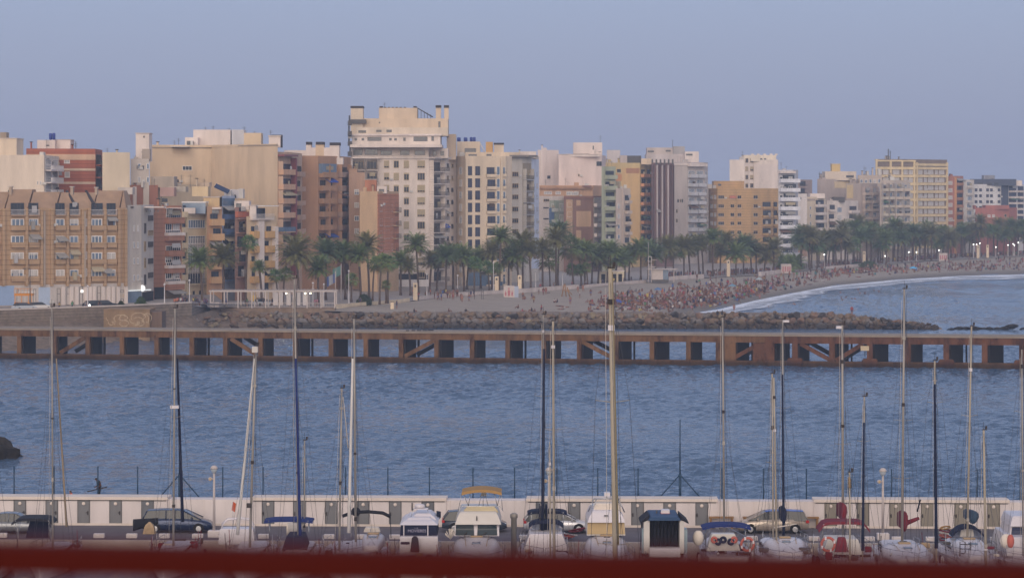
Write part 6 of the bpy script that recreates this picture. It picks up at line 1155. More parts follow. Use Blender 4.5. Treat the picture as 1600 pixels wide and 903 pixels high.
def quay_lamp(px, ytop, label):
    Y = wy(px)-7.0; t = thing('quay_lamp', label, 'street lamp', W(px, Y, ROADZ)); h = Z(ytop, Y)-ROADZ; mb = MB(); mb.box(-.42, .42, -.3, .3, .003, .5, M_QW, .04); mb.build('base', t); mb = MB(); mb.lathe([(.10, .5), (.085, h*.5), (.075, h-.55)], M_WP, n=10); mb.build('pole', t)
    mb = MB(); mb.lathe([(.02, h+.02), (.16, h-.02), (.25, h-.14), (.275, h-.24), (.22, h-.245)], M_WP, n=16); mb.build('cap', t); mb = MB(); mb.lathe([(.23, h-.25), (.24, h-.32), (.15, h-.48), (.08, h-.55)], mat('frosted bowl', 'a8b0b8', .2, 1.1), n=16); mb.build('glass_bowl', t)
    mb = MB(); mb.ball((-.26, -.05, h-.95), .15, M_WP, 8, (1.1, .8, .9)); mb.box(-.2, -.05, -.03, .03, h-.98, h-.9, M_WP); mb.box(-.32, -.2, -.22, -.17, h-1.05, h-.85, M_FRB); mb.build('spotlight', t)
quay_lamp(334.5, 727, 'white quay lamp right of the dark minivan'); quay_lamp(1379.5, 731, 'white quay lamp left of the red furled sail'); quay_lamp(858, 730, 'white quay lamp hidden behind the beige mast')
# ---------------------------------------------------------------- cars
def car(label, px0, px1, Y, face, body, roofm=None, H_=1.5, kind='hatch', rz=0.0, lamp=True):
    """side-on car from px0 to px1; face +1 nose to the right"""
    L = (px1-px0)/S(Y); t = thing('parked_car', label, 'car', W((px0+px1)/2, Y, ROADZ), rz if face > 0 else math.pi+rz, 'cars parked on the quay'); W2 = .88
    sh = {'hatch': dict(belt=[(-.5, .62), (-.47, .90), (-.2, .93), (.15, .92), (.30, .86), (.42, .76), (.49, .62), (.5, .5)], gh=[(-.485, .93), (-.40, 1.0), (-.25, 1.0), (0, 1.0), (.06, .99), (.27, .9)]),
          'mpv': dict(belt=[(-.5, .66), (-.48, .95), (-.2, .98), (.15, .95), (.33, .87), (.44, .74), (.49, .60), (.5, .5)], gh=[(-.49, .96), (-.43, 1.0), (-.2, 1.0), (.02, 1.0), (.1, .98), (.34, .89)]),
          'sedan': dict(belt=[(-.5, .60), (-.48, .88), (-.2, .92), (.15, .9), (.28, .86), (.42, .78), (.49, .64), (.5, .5)], gh=[(-.34, .92), (-.2, 1.0), (-.1, 1.0), (.02, 1.0), (.06, .99), (.25, .89)])}[kind]
    def ring(x, top, inset=0):
        w_ = W2-inset-.10*max(0, abs(x)-.40)/.1; z0 = .20 if abs(x) < .47 else .30
        return [(x*L, -w_+.06, z0), (x*L, w_-.06, z0), (x*L, w_, z0+.18), (x*L, w_, top*.8), (x*L, w_-.07, top-.02), (x*L, w_-.25, top), (x*L, -w_+.25, top), (x*L, -w_+.07, top-.02), (x*L, -w_, top*.8), (x*L, -w_, z0+.18)]
    mb = MB(); mb.loft([ring(x, z*(H_/1.5)) for x, z in sh['belt']], body, smooth=True); mb.build('body', t)
    gx0, gx1 = sh['gh'][0][0], sh['gh'][-1][0]; bz = lambda x: .905*H_/1.5
    prof = sh['gh']; rf = []; rings = []
    xs = [gx0, prof[1][0], prof[2][0], prof[3][0], prof[4][0], gx1]; tops = [bz(0)+.03, H_*.965, H_, H_*.985, H_*.955, bz(0)]
    for x, tp_ in zip(xs, tops):
        k = (tp_-bz(0))/(H_-bz(0)); wb = W2-.06; wt = W2-.06-.2*k; rings.append([(x*L, -wb, bz(0)-.06), (x*L, wb, bz(0)-.06), (x*L, wt, tp_), (x*L, wt-.12, tp_+.03*k), (x*L, -wt+.12, tp_+.03*k), (x*L, -wt, tp_)])
    mb = MB(); mb.loft(rings, mat('car glass', '1c2026', .12, .8, .2, .8, spec=.4), smooth=False); mb.build('windows', t)
    mb = MB(); rm = roofm or body; R3 = rings[1:5]
    mb.loft([[(x, y*(1.02), z+.012) for x, y, z in (r[2], r[3], r[4], r[5])] for r in R3], rm, cap=False, close=False, smooth=True)
    for r in (R3[0], R3[-1]): pass
    for a, b_ in ((rings[0], rings[1]), (rings[4], rings[5])):     # pillars
        for i in (2, 5): sg = 1 if i == 2 else -1; mb.tube([Vector(a[i])+Vector((0, sg*.01, 0)), Vector(b_[i])+Vector((0, sg*.01, 0))], .045, body, 5)
    for x in (xs[2]+.04, (xs[2]+xs[3])/2+.06):
        for sg in (-1, 1): mb.tube([(x*L, sg*(W2-.05), bz(0)-.02), (x*L, sg*(W2-.245), H_*.985)], .04, M_FRD if x != xs[2]+.04 else body, 5)
    mb.build('roof', t)
    for x in (-.31, .31):
        for sg in (-1, 1):
            w = MB(); r = .31; y0, y1 = sg*(W2-.18), sg*(W2+.015); w.loft([[(x*L+r*math.cos(a*math.pi/9), y, r+r*math.sin(a*math.pi/9)) for a in range(18)] for y in (y0, y1)], M_TYRE); wh = w.build('wheel', t)
            w = MB(); w.loft([[(x*L+q*math.cos(a*math.pi/7), y, r+q*math.sin(a*math.pi/7)) for a in range(14)] for q, y in ((.2, y1+sg*.002), (.17, y1+sg*.012))], M_RIM); w.build('rim', wh)
            w = MB(); w.loft([[(x*L+q*math.cos(a*math.pi/10), y, r+.02+q*math.sin(a*math.pi/10)) for a in range(0, 11)]+[(x*L-q, y, .2), (x*L+q, y, .2)] for q, y in ((.385, sg*(W2-.02)), (.385, sg*(W2+.004)))], M_DARK); w.build('wheel_arch', t)
    for sg in (-1, 1):
        w = MB(); w.loft([[(.40*L, sg*(W2-.03), .66), (.485*L, sg*(W2-.22), .64), (.485*L, sg*(W2-.22), .56), (.42*L, sg*(W2-.03), .56)], [(.40*L, sg*(W2-.12), .70), (.492*L, sg*(W2-.35), .66), (.492*L, sg*(W2-.35), .56), (.42*L, sg*(W2-.12), .56)]], mat('headlamp', 'b8bcc0', .1, 1.4)); w.build('headlight', t)
        w = MB(); w.box(-.503*L, -.46*L, sg*(W2-.2), sg*(W2+.006), .72*H_/1.5, .9*H_/1.5, mat('tail lamp', 'a02428', .2, 1.3)); w.build('taillight', t)
        w = MB(); w.box(.2*L, .2*L+.12, sg*W2, sg*(W2+.17), .93*H_/1.5, 1.06*H_/1.5, body); w.build('mirror', t)
    return t
cp = lambda h, k=1.3: mat('car paint '+h, h, .22, k, .03, 2, metal=.35, spec=.6)
car('silver grey sedan at the left edge of the quay', -32, 77, 204.6, 1, cp('6f7278', 1.1), H_=1.46, kind='sedan')
car('dark blue minivan parked before the plain white wall', 224, 333, 205.2, 1, cp('1f2c4a', 1.1), H_=1.62, kind='mpv'); car('dark grey car with a red tail light behind the tan bimini yacht', 691, 792, 205.5, 1, cp('3a4250', 1.1), H_=1.5)
car('white hatchback behind the two beige masts', 818, 924, 205.0, 1, cp('b0b0b4', 1.4), H_=1.5); car('silver beige car with a blue top and red tail light', 1150, 1262, 204.8, -1, cp('94897e', 1.3), cp('24469a', 1.2), H_=1.6, kind='mpv')
# ---------------------------------------------------------------- boats
M_GC = mat('white gelcoat', 'b5b0b4', .3, 1.35, .05, 1); M_GC2 = mat('cream gelcoat', 'b0aba6', .35, 1.25, .06, 1); M_TEAK = mat('teak', '9a8468', .8, 1.2); M_ALU = mat('mast aluminium', '938d86', .45, 1.1, .06, 2, metal=.2); M_ALB = mat('beige mast', '9e9484', .5, 1.1, .06, 2); M_ALW = mat('white mast', 'b8b4b0', .4, 1.25, .05, 2)
M_NAV = mat('navy canvas', '191f3a', .85, .9, .12, 4); M_BLU = mat('royal blue canvas', '223270', .85, .85, .12, 4); M_MRN = mat('maroon canvas', '6e2430', .85, 1.1, .12, 4); M_TANC = mat('tan canvas', 'a07c4a', .85, 1.0, .1, 4); M_BGE = mat('beige screen', 'a8926e', .85, 1.1, .06, 3); M_BLK = mat('black canvas', '23222a', .85, 1, .1, 4); M_SAIL = mat('rolled sail', 'b5aca2', .9, 1.4, .08, 4); M_STL = mat('stainless steel', 'a8a8aa', .25, 1.2, metal=.8); M_WIRE = mat('rigging wire', '4c4c54', .5, .9)
M_DKB = mat('dark blue top', '2c4566', .6, 1.0); M_ORG = mat('lifebuoy orange', 'a8584c', .6, 1.1); M_SW = mat('sea green cover', '33465a', .85, 1.1)
def hull(t, L, B, fb=1.15, m=None, stern_far=True, stripe=None):
    """bow towards -y when stern_far"""
    m = m or M_GC; sg = -1 if stern_far else 1; mb = MB(); rings = []; N = 14
    for i in range(N+1):
        s = i/N; b_ = B/2*(min(1, .78+.6*s) if s < .36 else max(.012, (1-((s-.36)/.64)**2.3)))*1.0; zt = fb+.35*s**2; y = sg*(s-.5)*L*-1*-1
        rings.append([(b_, y, zt), (b_*.96, y, zt*.45), (b_*.7, y, .0), (b_*.15, y, -.5+.4*s), (-b_*.15, y, -.5+.4*s), (-b_*.7, y, 0), (-b_*.96, y, zt*.45), (-b_, y, zt)])
    mb.loft(rings, m, smooth=False); mb.build('hull', t)
    if stripe: 
        mb = MB(); mb.loft([[(r[0][0]*1.003+.004, r[0][1], r[0][2]-.12), (r[0][0]*1.003+.004, r[0][1], r[0][2]-.25), (-r[0][0]*1.003-.004, r[0][1], r[0][2]-.25), (-r[0][0]*1.003-.004, r[0][1], r[0][2]-.12)] for r in rings], stripe, cap=False); mb.build('hull_stripe', t)
    mb = MB()   # guard rail
    for sx_ in (-1, 1):
        pts = [(sx_*(abs(r[0][0])-.06 if i < N else .05), r[0][1], r[0][2]+.6) for i, r in enumerate(rings)]
        mb.tube(pts, .018, M_STL, 4); mb.tube([(p[0], p[1], p[2]-.3) for p in pts], .01, M_STL, 3)
        for p in pts[::2]: mb.tube([p, (p[0], p[1], p[2]-.6)], .014, M_STL, 4)
    mb.build('guard_rail', t); return rings
def coach(t, L, B, fb, m, y0, y1, h=.45, wf=.6):
    mb = MB(); rg_ = []
    for i in range(7):
        s = i/6; y = y0+(y1-y0)*s; w_ = B/2*wf*(1-.45*s**2); hh = h*(1-.55*s**1.5); z0 = fb+.02; rg_.append([(-w_, y, z0), (-w_*.92, y, z0+hh*.8), (-w_*.7, y, z0+hh), (w_*.7, y, z0+hh), (w_*.92, y, z0+hh*.8), (w_, y, z0)])
    mb.loft(rg_, m, smooth=False); mb.build('cabin_top', t); mb = MB()
    for sg in (-1, 1): mb.hexa([(sg*B/2*wf*1.0, y0, fb+.16), (sg*B/2*wf*.9, y0+(y1-y0)*.55, fb+.16), (sg*B/2*wf*.88, y0+(y1-y0)*.55, fb+.17), (sg*B/2*wf*.98, y0, fb+.17)], [(sg*(B/2*wf*.96+.01), y0, fb+h*.7), (sg*(B/2*wf*.86+.01), y0+(y1-y0)*.55, fb+h*.55), (sg*B/2*wf*.8, y0+(y1-y0)*.55, fb+h*.55), (sg*B/2*wf*.9, y0, fb+h*.7)], M_GL)
    mb.build('cabin_window', t)
def boat(label, px, Y, L=11, B=3.4, yc=None, fb=1.15, stern_far=True, hm=None, name='sailboat', cat='sailboat', stripe=None):
    yc = Y if yc is None else yc; t = thing(name, label, cat, (X(px, Y), yc, 0), 0, None); r = hull(t, L, B, fb, hm, stern_far, stripe); t['fb'] = fb; return t
def mast(t, px0, py0, px1, py1, Y, w_, m, spread=(.62,), gear=True, lower=None, boom=None, stays=True, zb=None, lowm=None):
    """px0,py0 mast head; px1,py1 lower point seen; w_ width in photo pixels; world positions relative to thing"""
    o = t.location; z1 = Z(py0, Y); zb = t['fb']+.1 if zb is None else zb; zp = Z(py1, Y); xa = X(px0, Y); xl = X(px1, Y); xb_ = xa+(xl-xa)*(z1-zb)/(z1-zp); r = w_*.35/S(Y)
    a = Vector((xb_-o.x, Y-o.y, zb)); b_ = Vector((xa-o.x, Y-o.y, z1)); mb = MB(); mb.tube([a, a+(b_-a)*.6, b_], r, m, 10, r*.72); ms = mb.build('mast', t); h = z1-zb
    pt = lambda f: a+(b_-a)*f
    for f in spread: mb = MB(); p = pt(f); w2 = h*.036; mb.tube([p+Vector((-w2, .12, .08)), p+Vector((0, 0, 0)), p+Vector((w2, .12, .08))], .016, m, 5); mb.build('spreader', ms)
    if gear: mb = MB(); mb.tube([b_, b_+Vector((0, 0, .55))], .012, M_CAP, 4); mb.box(b_.x-.12, b_.x+.2, b_.y-.03, b_.y+.03, b_.z+.02, b_.z+.08, M_CAP); mb.box(b_.x+.1, b_.x+.22, b_.y-.05, b_.y+.05, b_.z+.09, b_.z+.28, M_CAP); mb.build('masthead_gear', ms)
    rr = random.Random(int(px0*7)); mb = MB()
    for k in range(2):
        p = pt(rr.choice((.15, .3, .42, .55, .68, .8, .9))+rr.uniform(-.03, .03)); q5_ = r*rr.uniform(1.05, 1.25); mb.box(p.x-q5_, p.x+q5_, p.y-q5_, p.y+q5_, p.z, p.z+rr.uniform(.08, .3), rr.choice((M_CAP, M_CAP, M_ALU, M_GC)))
    mb.build('mast_fitting', ms)
    mb = MB(); mb.tube([pt(.98)+Vector((r*1.6, 0, 0)), pt(.05)+Vector((r*2.2, -.1, 0))], .012, M_WIRE, 3); mb.tube([pt(.96)+Vector((-r*1.7, 0, 0)), pt(.06)+Vector((-r*3.4, -.3, 0))], .012, M_SAIL, 3); mb.build('halyard', ms)
    if stays:
        mb = MB()
        for sg in (-1, 1):
            for f, k in ((.97, 1.0), (.6, .8)): mb.tube([pt(f), pt(spread[0] if spread else .5)+Vector((sg*h*.036*k, .12, .08)), Vector((a.x+sg*1.45, a.y+.3, zb))] if spread and f > .8 else [pt(f), Vector((a.x+sg*1.3, a.y-.2, zb))], 0.011, M_WIRE, 3)
        mb.build('shroud', t)
        mb = MB(); mb.tube([pt(.99), Vector((a.x, a.y-4.6, zb))], 0.011, M_WIRE, 3); mb.tube([pt(.99), Vector((a.x, a.y+4.6, zb))], 0.011, M_WIRE, 3); mb.build('stay', t)
    return a, b_
def roll(t, px0, py0, px1, py1, Y, w_, m, name='furled_sail', dy0=0):
    o = t.location; p0 = Vector((X(px0, Y+dy0)-o.x, Y+dy0-o.y, Z(py0, Y+dy0))); p1 = Vector((X(px1, Y)-o.x, Y-o.y, Z(py1, Y))); r = w_*.37/S(Y); mb = MB(); mb.tube([p0, p0+(p1-p0)*.3, p0+(p1-p0)*.8, p1], r*.55, m, 8, r); return mb.build(name, t)
def bimini(t, px0, px1, pyt, Y, m, drop=4, depth=1.8, legs=True, curve=3, th=.1, name='bimini'):
    o = t.location; s = S(Y); n = 10; A = []; 
    for i in range(n+1):
        f = i/n; x = X(px0+(px1-px0)*f, Y)-o.x; z = Z(pyt, Y)-(drop/s)*abs(2*f-1)**curve; A.append((x, z))
    mb = MB(); rr_ = []
    for x, z in A: rr_.append([(x, Y-o.y-depth/2, z-.18), (x, Y-o.y-depth/2+.05, z), (x, Y-o.y+depth/2, z+.03), (x, Y-o.y+depth/2+.05, z-.12), (x, Y-o.y+depth/2, z-.05), (x, Y-o.y-depth/2+.1, z-.07)])
    mb.loft(rr_, m, smooth=False); q_ = mb.build(name, t)
    if legs:
        mb = MB()
        for x, z in (A[1], A[-2]):
            for d0, d1 in ((-depth/2, .2), (depth/2, -.2), (0, 0)): mb.tube([(x, Y-o.y+d0, z-.03), (x*1.02, Y-o.y+d1, t['fb']+.1)], .02, M_STL, 4)
        mb.build('frame', q_)
    return q_
def boom_cover(t, px0, px1, py, Y, m, sag=.1, r=.2, name='sail_cover', py1=None):
    o = t.location; p0 = Vector((X(px0, Y)-o.x, Y-o.y, Z(py, Y))); p1 = Vector((X(px1, Y)-o.x, Y-o.y+1.5, Z(py1 or py, Y))); mb = MB(); rr_ = []
    for i in range(9):
        f = i/8; p = p0+(p1-p0)*f; r_ = r*(1.15-.6*f); rr_.append([(p.x+.0, p.y+r_*.6*math.cos(a*.785), p.z+r_*1.2*math.sin(a*.785)) for a in range(8)])
    mb.loft(rr_, m, smooth=True); return mb.build(name, t)
def sailpack(t, px, pyt, pyb, wpx, Y, m, name='sail_cover'):
    """end-on sail bag on the boom: a tapering bundle seen from behind"""
    o = t.location; s = S(Y); cx = X(px, Y)-o.x; zt, zb = Z(pyt, Y), Z(pyb, Y); w_ = wpx/2/s; mb = MB(); rr_ = []
    for d, k in ((-.2, .9), (0, 1), (1.2, .9), (2.6, .6), (3.6, .3)): rr_.append([(cx+w_*k*math.sin(a)*(.55+.45*math.cos(a*.5)), Y-o.y+d, (zt+zb)/2+(zt-zb)/2*(-math.cos(a))*-1*(k if math.cos(a) > 0 else 1)) for a in [2*math.pi*j/12 for j in range(12)]])
    mb.loft(rr_, m, smooth=True); return mb.build(name, t)
def buoy(t, px, py, Y, m=None, r=.36, name='lifebuoy'):
    o = t.location; mb = MB(); c = Vector((X(px, Y)-o.x, Y-o.y, Z(py, Y))); n = 20; mb.loft([[tuple(c+Vector(((r+.09*math.cos(b*.785))*math.cos(a*2*math.pi/n), .07*math.sin(b*.785), (r+.09*math.cos(b*.785))*math.sin(a*2*math.pi/n)))) for b in range(8)] for a in range(n+1)], m or M_ORG, cap=False, smooth=True)
    q = mb.build(name, t)
    w = MB()
    if r < .3: return q
    for a in (.4, 1.97, 3.54, 5.1): w.box(c.x+r*math.cos(a)-.06, c.x+r*math.cos(a)+.06, c.y-.09, c.y+.09, c.z+r*math.sin(a)-.1, c.z+r*math.sin(a)+.1, M_GC)
    w.build('band', q)
def box_px(t, px0, px1, py0, py1, Y, d, m, name='cabin', ins=0.0, ch=.05, tf=0):
    """block seen from px0..px1, py0 (top)..py1 (bottom) at distance Y, reaching d metres back; ins narrows the top, tf leans the front back"""
    o = t.location; x0, x1 = X(px0, Y)-o.x, X(px1, Y)-o.x; z1, z0 = Z(py0, Y), Z(py1, Y); y = Y-o.y; mb = MB()
    mb.loft([[(x0, y, z0), (x1, y, z0), (x1, y+d, z0), (x0, y+d, z0)], [(x0+ins*.5, y+tf*.5, (z0+z1)/2), (x1-ins*.5, y+tf*.5, (z0+z1)/2), (x1-ins*.5, y+d, (z0+z1)/2), (x0+ins*.5, y+d, (z0+z1)/2)], [(x0+ins, y+tf*.9, z1-ch), (x1-ins, y+tf*.9, z1-ch), (x1-ins, y+d-.05, z1-ch), (x0+ins, y+d-.05, z1-ch)], [(x0+ins+ch, y+tf+ch, z1), (x1-ins-ch, y+tf+ch, z1), (x1-ins-ch, y+d-ch-.05, z1), (x0+ins+ch, y+d-ch-.05, z1)]], m)
    return mb.build(name, t)
def trunk(t, px0, px1, py0, py1, Y, d, m=None):
    """rounded coachroof running forward from its high aft end at Y, with small side ports and a hatch"""
    o = t.location; m = m or M_GC; x0, x1 = X(px0, Y)-o.x, X(px1, Y)-o.x; z1, z0 = Z(py0, Y), Z(py1, Y); cx, w_ = (x0+x1)/2, (x1-x0)/2; hh = z1-z0; rr_ = []
    for i in range(9):
        s = i/8; k = 1-.42*s**1.8; h = hh*(1-.6*s**1.6); y = Y-o.y-d*s; rr_.append([(cx+w_*k*(1 if abs(math.cos(a)) < .02 else 1)*math.copysign(abs(math.cos(a))**.55, math.cos(a)), y, z0+h*math.sin(a)**.6) for a in [math.pi*(.001+.998*j/12) for j in range(13)]])
    mb = MB(); mb.loft(rr_, m, smooth=True); q = mb.build('coachroof', t)
    mb = MB(); mb.box(cx-.28, cx+.28, Y-o.y-d*.45, Y-o.y-d*.45+.5, z0+hh*.84, z0+hh*.84+.09, M_GLB2, .02); mb.build('hatch', q); mb = MB(); mb.box(cx-.4, cx+.4, Y-o.y-.7, Y-o.y-.1, z1-.02, z1+.07, M_TEAK, .02); mb.build('companionway', q)
    mb = MB()
    for sg in (-1, 1):
        mb.tube([(cx+sg*w_*.5, Y-o.y-d*.1, z1+.06), (cx+sg*w_*.42, Y-o.y-d*.6, z0+hh*.78+.06)], .022, M_TEAK, 4); mb.tube([(cx+sg*w_*.7, Y-o.y-.3, z1), (cx+sg*w_*.1, Y-o.y-d*.5, z0+hh*.8), (cx-sg*w_*.3, Y-o.y-d*.9, z0+hh*.5)], .014, M_BLU if sg > 0 else M_CAP, 3)
    mb.build('grab_rail', q)
    return q
def deck_bits(t, B, fb, seed, y0=-3, y1=4):
    """winches, ropes, fenders, cleats"""
    r = random.Random(seed); mb = MB()
    for k in range(7):
        x, y = r.uniform(-B*.38, B*.38), r.uniform(y0, y1); mb.lathe([(.09, fb+.02), (.07, fb+.14), (.09, fb+.22)], r.choice((M_STL, M_CAP)), (x, y), 8)
    for k in range(3): x, y = r.uniform(-B*.3, B*.3), r.uniform(y0, y1); mb.tube([(x+.25*math.cos(a*.6), y+.25*math.sin(a*.6), fb+.05+.01*a) for a in range(14)], .02, r.choice((M_BLU, M_SAIL, M_CAP)), 4)
    mb.build('deck_fittings', t); mb = MB()
    for k in range(5):
        x, y = r.uniform(-B*.42, B*.42), r.uniform(y0, y1); m_ = r.choice((M_CAP, M_NAV, M_SAIL, M_TEAK, M_FRD, M_MRN)); w_ = r.uniform(.15, .4); mb = MB(); mb.box(x-w_, x+w_, y-.2, y+.2, fb+.03, fb+r.uniform(.15, .5), m_, .04); mb.build('gear_bag', t)
    mb = MB()
    for k in range(4): x, y = r.choice((-1, 1))*B*.45, r.uniform(y0, y1); mb.tube([(x, y, fb), (x+r.uniform(-.1, .1), y, fb+r.uniform(.7, 1.5))], .02, r.choice((M_CAP, M_STL, M_MRN)), 4)
    mb.build('deck_poles', t); mb = MB()
    for sg in (-1, 1):
        for k in range(2): y = r.uniform(y0, y1); mb.ball((sg*(B/2+.08), y, fb*.6), .14, r.choice((M_NAV, M_GC, M_GC)), 7, (1, 1, 2.2))
    mb.build('fender', t)
# --- sailing boats, left to right
t = boat('sailboat with a grey mast and a dark canvas cover at the left', 82, 193, 10.5, 3.2, 193); mast(t, 81, 480, 82.5, 835, 193, 4.2, M_ALU, (.45,)); coach(t, 10.5, 3.2, 1.15, M_GC, 3.0, -3.4); deck_bits(t, 3.2, 1.15, 1)
roll(t, 88, 560, 104, 822, 194, 5, mat('brown rolled sail', '8a7a66', .9, 1.2)); bimini(t, 22, 86, 807, 196, M_BLK, 7, 2.2, True, 5); box_px(t, 40, 84, 813, 840, 196.5, .05, M_NAV, 'side_screen', .3)
t = boat('sailboat with a grey mast and long navy furled sail before the minivan', 272, 194, 11, 3.4, 193.5); mast(t, 273.5, 482, 271, 835, 194, 5.2, M_ALU, (.55,)); roll(t, 277, 560, 285.5, 815, 195, 7, M_NAV); coach(t, 11, 3.4, 1.15, M_GC, 3, -3.5); deck_bits(t, 3.4, 1.15, 2)
mb = MB(); p = t.location; mb.box(X(266, 194)-p.x, X(279, 194)-p.x, -.1+.5, .4+.5, Z(638, 194), Z(633.5, 194), M_GC); mb.build('radar', t); box_px(t, 223, 242, 816, 834, 196, .7, mat('canvas cover', '9a8468', .9, 1.1, .3, 3), 'engine_cover', .16, .2, .1); boom_cover(t, 208, 243, 820, 197, M_BLK, r=.3, name='folded_canvas', py1=817); deck_bits(t, 3.4, 1.2, 12, 0, 5)
t = boat('sailboat with a white furled sail and white arch beside the white lamp', 392, 193, 11, 3.6, 193); mast(t, 400, 541, 391, 835, 193, 6, M_ALU, (.5,)); roll(t, 398, 560, 371, 835, 193.5, 7.5, M_ALW, dy0=0); coach(t, 11, 3.6, 1.2, M_GC, 3, -3.5)
mb = MB(); mb.box(X(394, 192.6)-t.location.x, X(403, 192.6)-t.location.x, -.6, -.2, Z(550, 193), Z(541, 193), M_GC2); mb.build('masthead_light', t); mb = MB(); mb.box(X(386, 193)-t.location.x, X(393, 193)-t.location.x, -.45, -.2, Z(792, 193), Z(785, 193), M_CAP); mb.build('deck_light', t)
mb = MB(); o = t.location; Yb = 197
arc = [P3(px, py, Yb)-o for px, py in ((343, 835), (348, 818), (356, 811), (375, 809.5), (390, 811), (396, 820), (398, 835))]; mb.tube(arc, .09, M_GC, 7); mb.build('stern_arch', t); box_px(t, 341, 398, 826, 850, 196, 1.6, M_GC, 'cockpit_coaming', .1); mb = MB(); pp = P3(364, 783, Yb)-o; mb.tube([pp, P3(364, 826, Yb)-o], .02, M_STL, 4); mb.build('flagstaff', t)
mb = MB(); mb.add([pp, pp+Vector((.22, 0, -.15)), pp+Vector((.12, .05, -.75)), pp+Vector((-.1, 0, -.6))], [(0, 1, 2, 3)], mat('flag red yellow', 'a8481f', .8, 1.3)); mb.build('flag', t); deck_bits(t, 3.6, 1.2, 3)
t = boat('sailboat with a bright blue bimini and blue furled sail', 465, 193, 11, 3.5, 193); mast(t, 460, 436, 466, 835, 193, 5, M_ALU, (.5,)); roll(t, 462, 560, 469, 836, 192, 7, M_BLU); bimini(t, 414, 490, 809, 197, M_BLU, 2.5, 1.6, True, 3); coach(t, 11, 3.5, 1.2, M_GC, 3, -3.5); deck_bits(t, 3.5, 1.2, 4); boom_cover(t, 448, 470, 826, 195, M_SAIL, r=.32)
mast(t, 476, 688, 475.5, 835, 197, 4, M_ALU, (), True, stays=False); box_px(t, 440, 480, 838, 860, 192, 3, M_NAV, 'sprayhood', .3)
t = boat('sailboat with paired grey and white masts and a black curved boom', 540, 193, 11.5, 3.6, 193); mast(t, 534, 607, 530.5, 840, 192, 5.5, M_ALU, (.7,)); roll(t, 536, 620, 544, 700, 193, 3, M_SAIL); coach(t, 11.5, 3.6, 1.2, M_GC, 3, -3.5); deck_bits(t, 3.6, 1.2, 5)
t = boat('sailboat with a tall grey mast, white rolled sail and a black bimini frame', 566, 191, 12, 3.8, 191); mast(t, 553, 498, 556, 840, 194, 6, M_ALU, (.5,)); roll(t, 551, 560, 545, 832, 192, 8, M_ALW); coach(t, 12, 3.8, 1.25, M_GC, 4, -4, .6); deck_bits(t, 3.8, 1.25, 6)
o = t.location; mb = MB(); mb.tube([P3(px, py, 196)-o for px, py in ((535, 806), (552, 800), (575, 799), (598, 801), (610, 807))], .12, M_BLK, 7); mb.tube([P3(610, 807, 196)-o, P3(611, 840, 196)-o], .03, M_BLK, 5); mb.build('bimini_frame', t); mb = MB(); mb.ball(P3(556, 799, 194.5)-o, .32, M_BLK, 8, (1, 1, 1)); mb.build('rolled_canvas', t)
trunk(t, 566, 602, 832, 850, 194, 4); box_px(t, 568, 594, 824, 831, 197, .8, M_SAIL, 'cushion', .1)
t = boat('sailboat with a navy furled mainsail and navy canopy before the white car', 849, 195, 11.5, 3.5, 194); mast(t, 849, 492, 848, 850, 195, 4, M_ALU, (.65,)); roll(t, 850, 545, 847.5, 838, 194.6, 7.5, M_NAV, 'furled_sail')
for px in (843, 853): sailpack(t, px, 788, 812, 8, 195.5, M_NAV)
bimini(t, 824, 886, 796.5, 197.5, M_NAV, 3, 1.5, True, 6); bimini(t, 826, 880, 812, 194.8, M_NAV, 7, 1.4, False, 4, name='sprayhood'); box_px(t, 827, 879, 814, 832, 195, 1.2, mat('clear vinyl window', '8088a0', .15, 1.2), 'sprayhood_window', .35); box_px(t, 844, 858, 813.5, 831, 194.9, .08, M_NAV, 'sprayhood_flap'); coach(t, 11.5, 3.5, 1.2, M_GC, 2, -4.5, .5); deck_bits(t, 3.5, 1.2, 7, -5, 0); box_px(t, 818, 888, 834, 860, 192.5, 3, M_GC, 'foredeck', .4)
t = boat('sailboat with twin beige masts left of the tan yacht screens', 865, 187, 12, 3.6, 187); mast(t, 864, 502, 866, 850, 187, 6.5, M_ALB, (.55,)); mast(t, 858.5+.5, 690, 860, 850, 188, 4, M_ALB, (), False, stays=False); coach(t, 12, 3.6, 1.2, M_GC, 3, -4); deck_bits(t, 3.6, 1.2, 8)
t = boat('large sailboat carrying the thickest and tallest beige mast', 958, 123, 16, 4.4, 121, 1.6); mast(t, 953.5, 420, 961, 850, 123, 13.5, M_ALB, (.72, .42)); roll(t, 957, 425, 966, 850, 122.6, 4, mat('mast groove', '7d7258', .6, 1.1), 'mast_track'); coach(t, 16, 4.4, 1.6, M_GC, 4, -5)
t = boat('sailboat with a royal blue awning, lifebuoys and a beige striped cockpit', 1130, 196, 10.5, 3.4, 196, 1.2, False); mast(t, 1129, 496, 1131.5, 820, 199, 5.2, M_ALU, (.35,)); bimini(t, 1096, 1172, 817, 196, M_BLU, 5, 1.7, True, 3); box_px(t, 1104, 1157, 834, 860, 192, 1.0, M_GC2, 'cockpit', .35); o = t.location
for k, px in enumerate((1116, 1122, 1130, 1142, 1147)): buoy(t, px, 843+(k % 2)*3, 191.6, M_ORG if k in (0, 4) else M_NAV, .16, 'mooring_coil')
buoy(t, 1168, 850, 190, M_ORG, .42); coach(t, 10.5, 3.4, 1.2, M_GC, -1, 3.5); mb = MB(); mb.ball(P3(1091, 840, 192)-o, .38, M_SAIL, 8, (1, .8, 1.4)); mb.build('outboard_cover', t); deck_bits(t, 3.4, 1.2, 9, -5, -1)
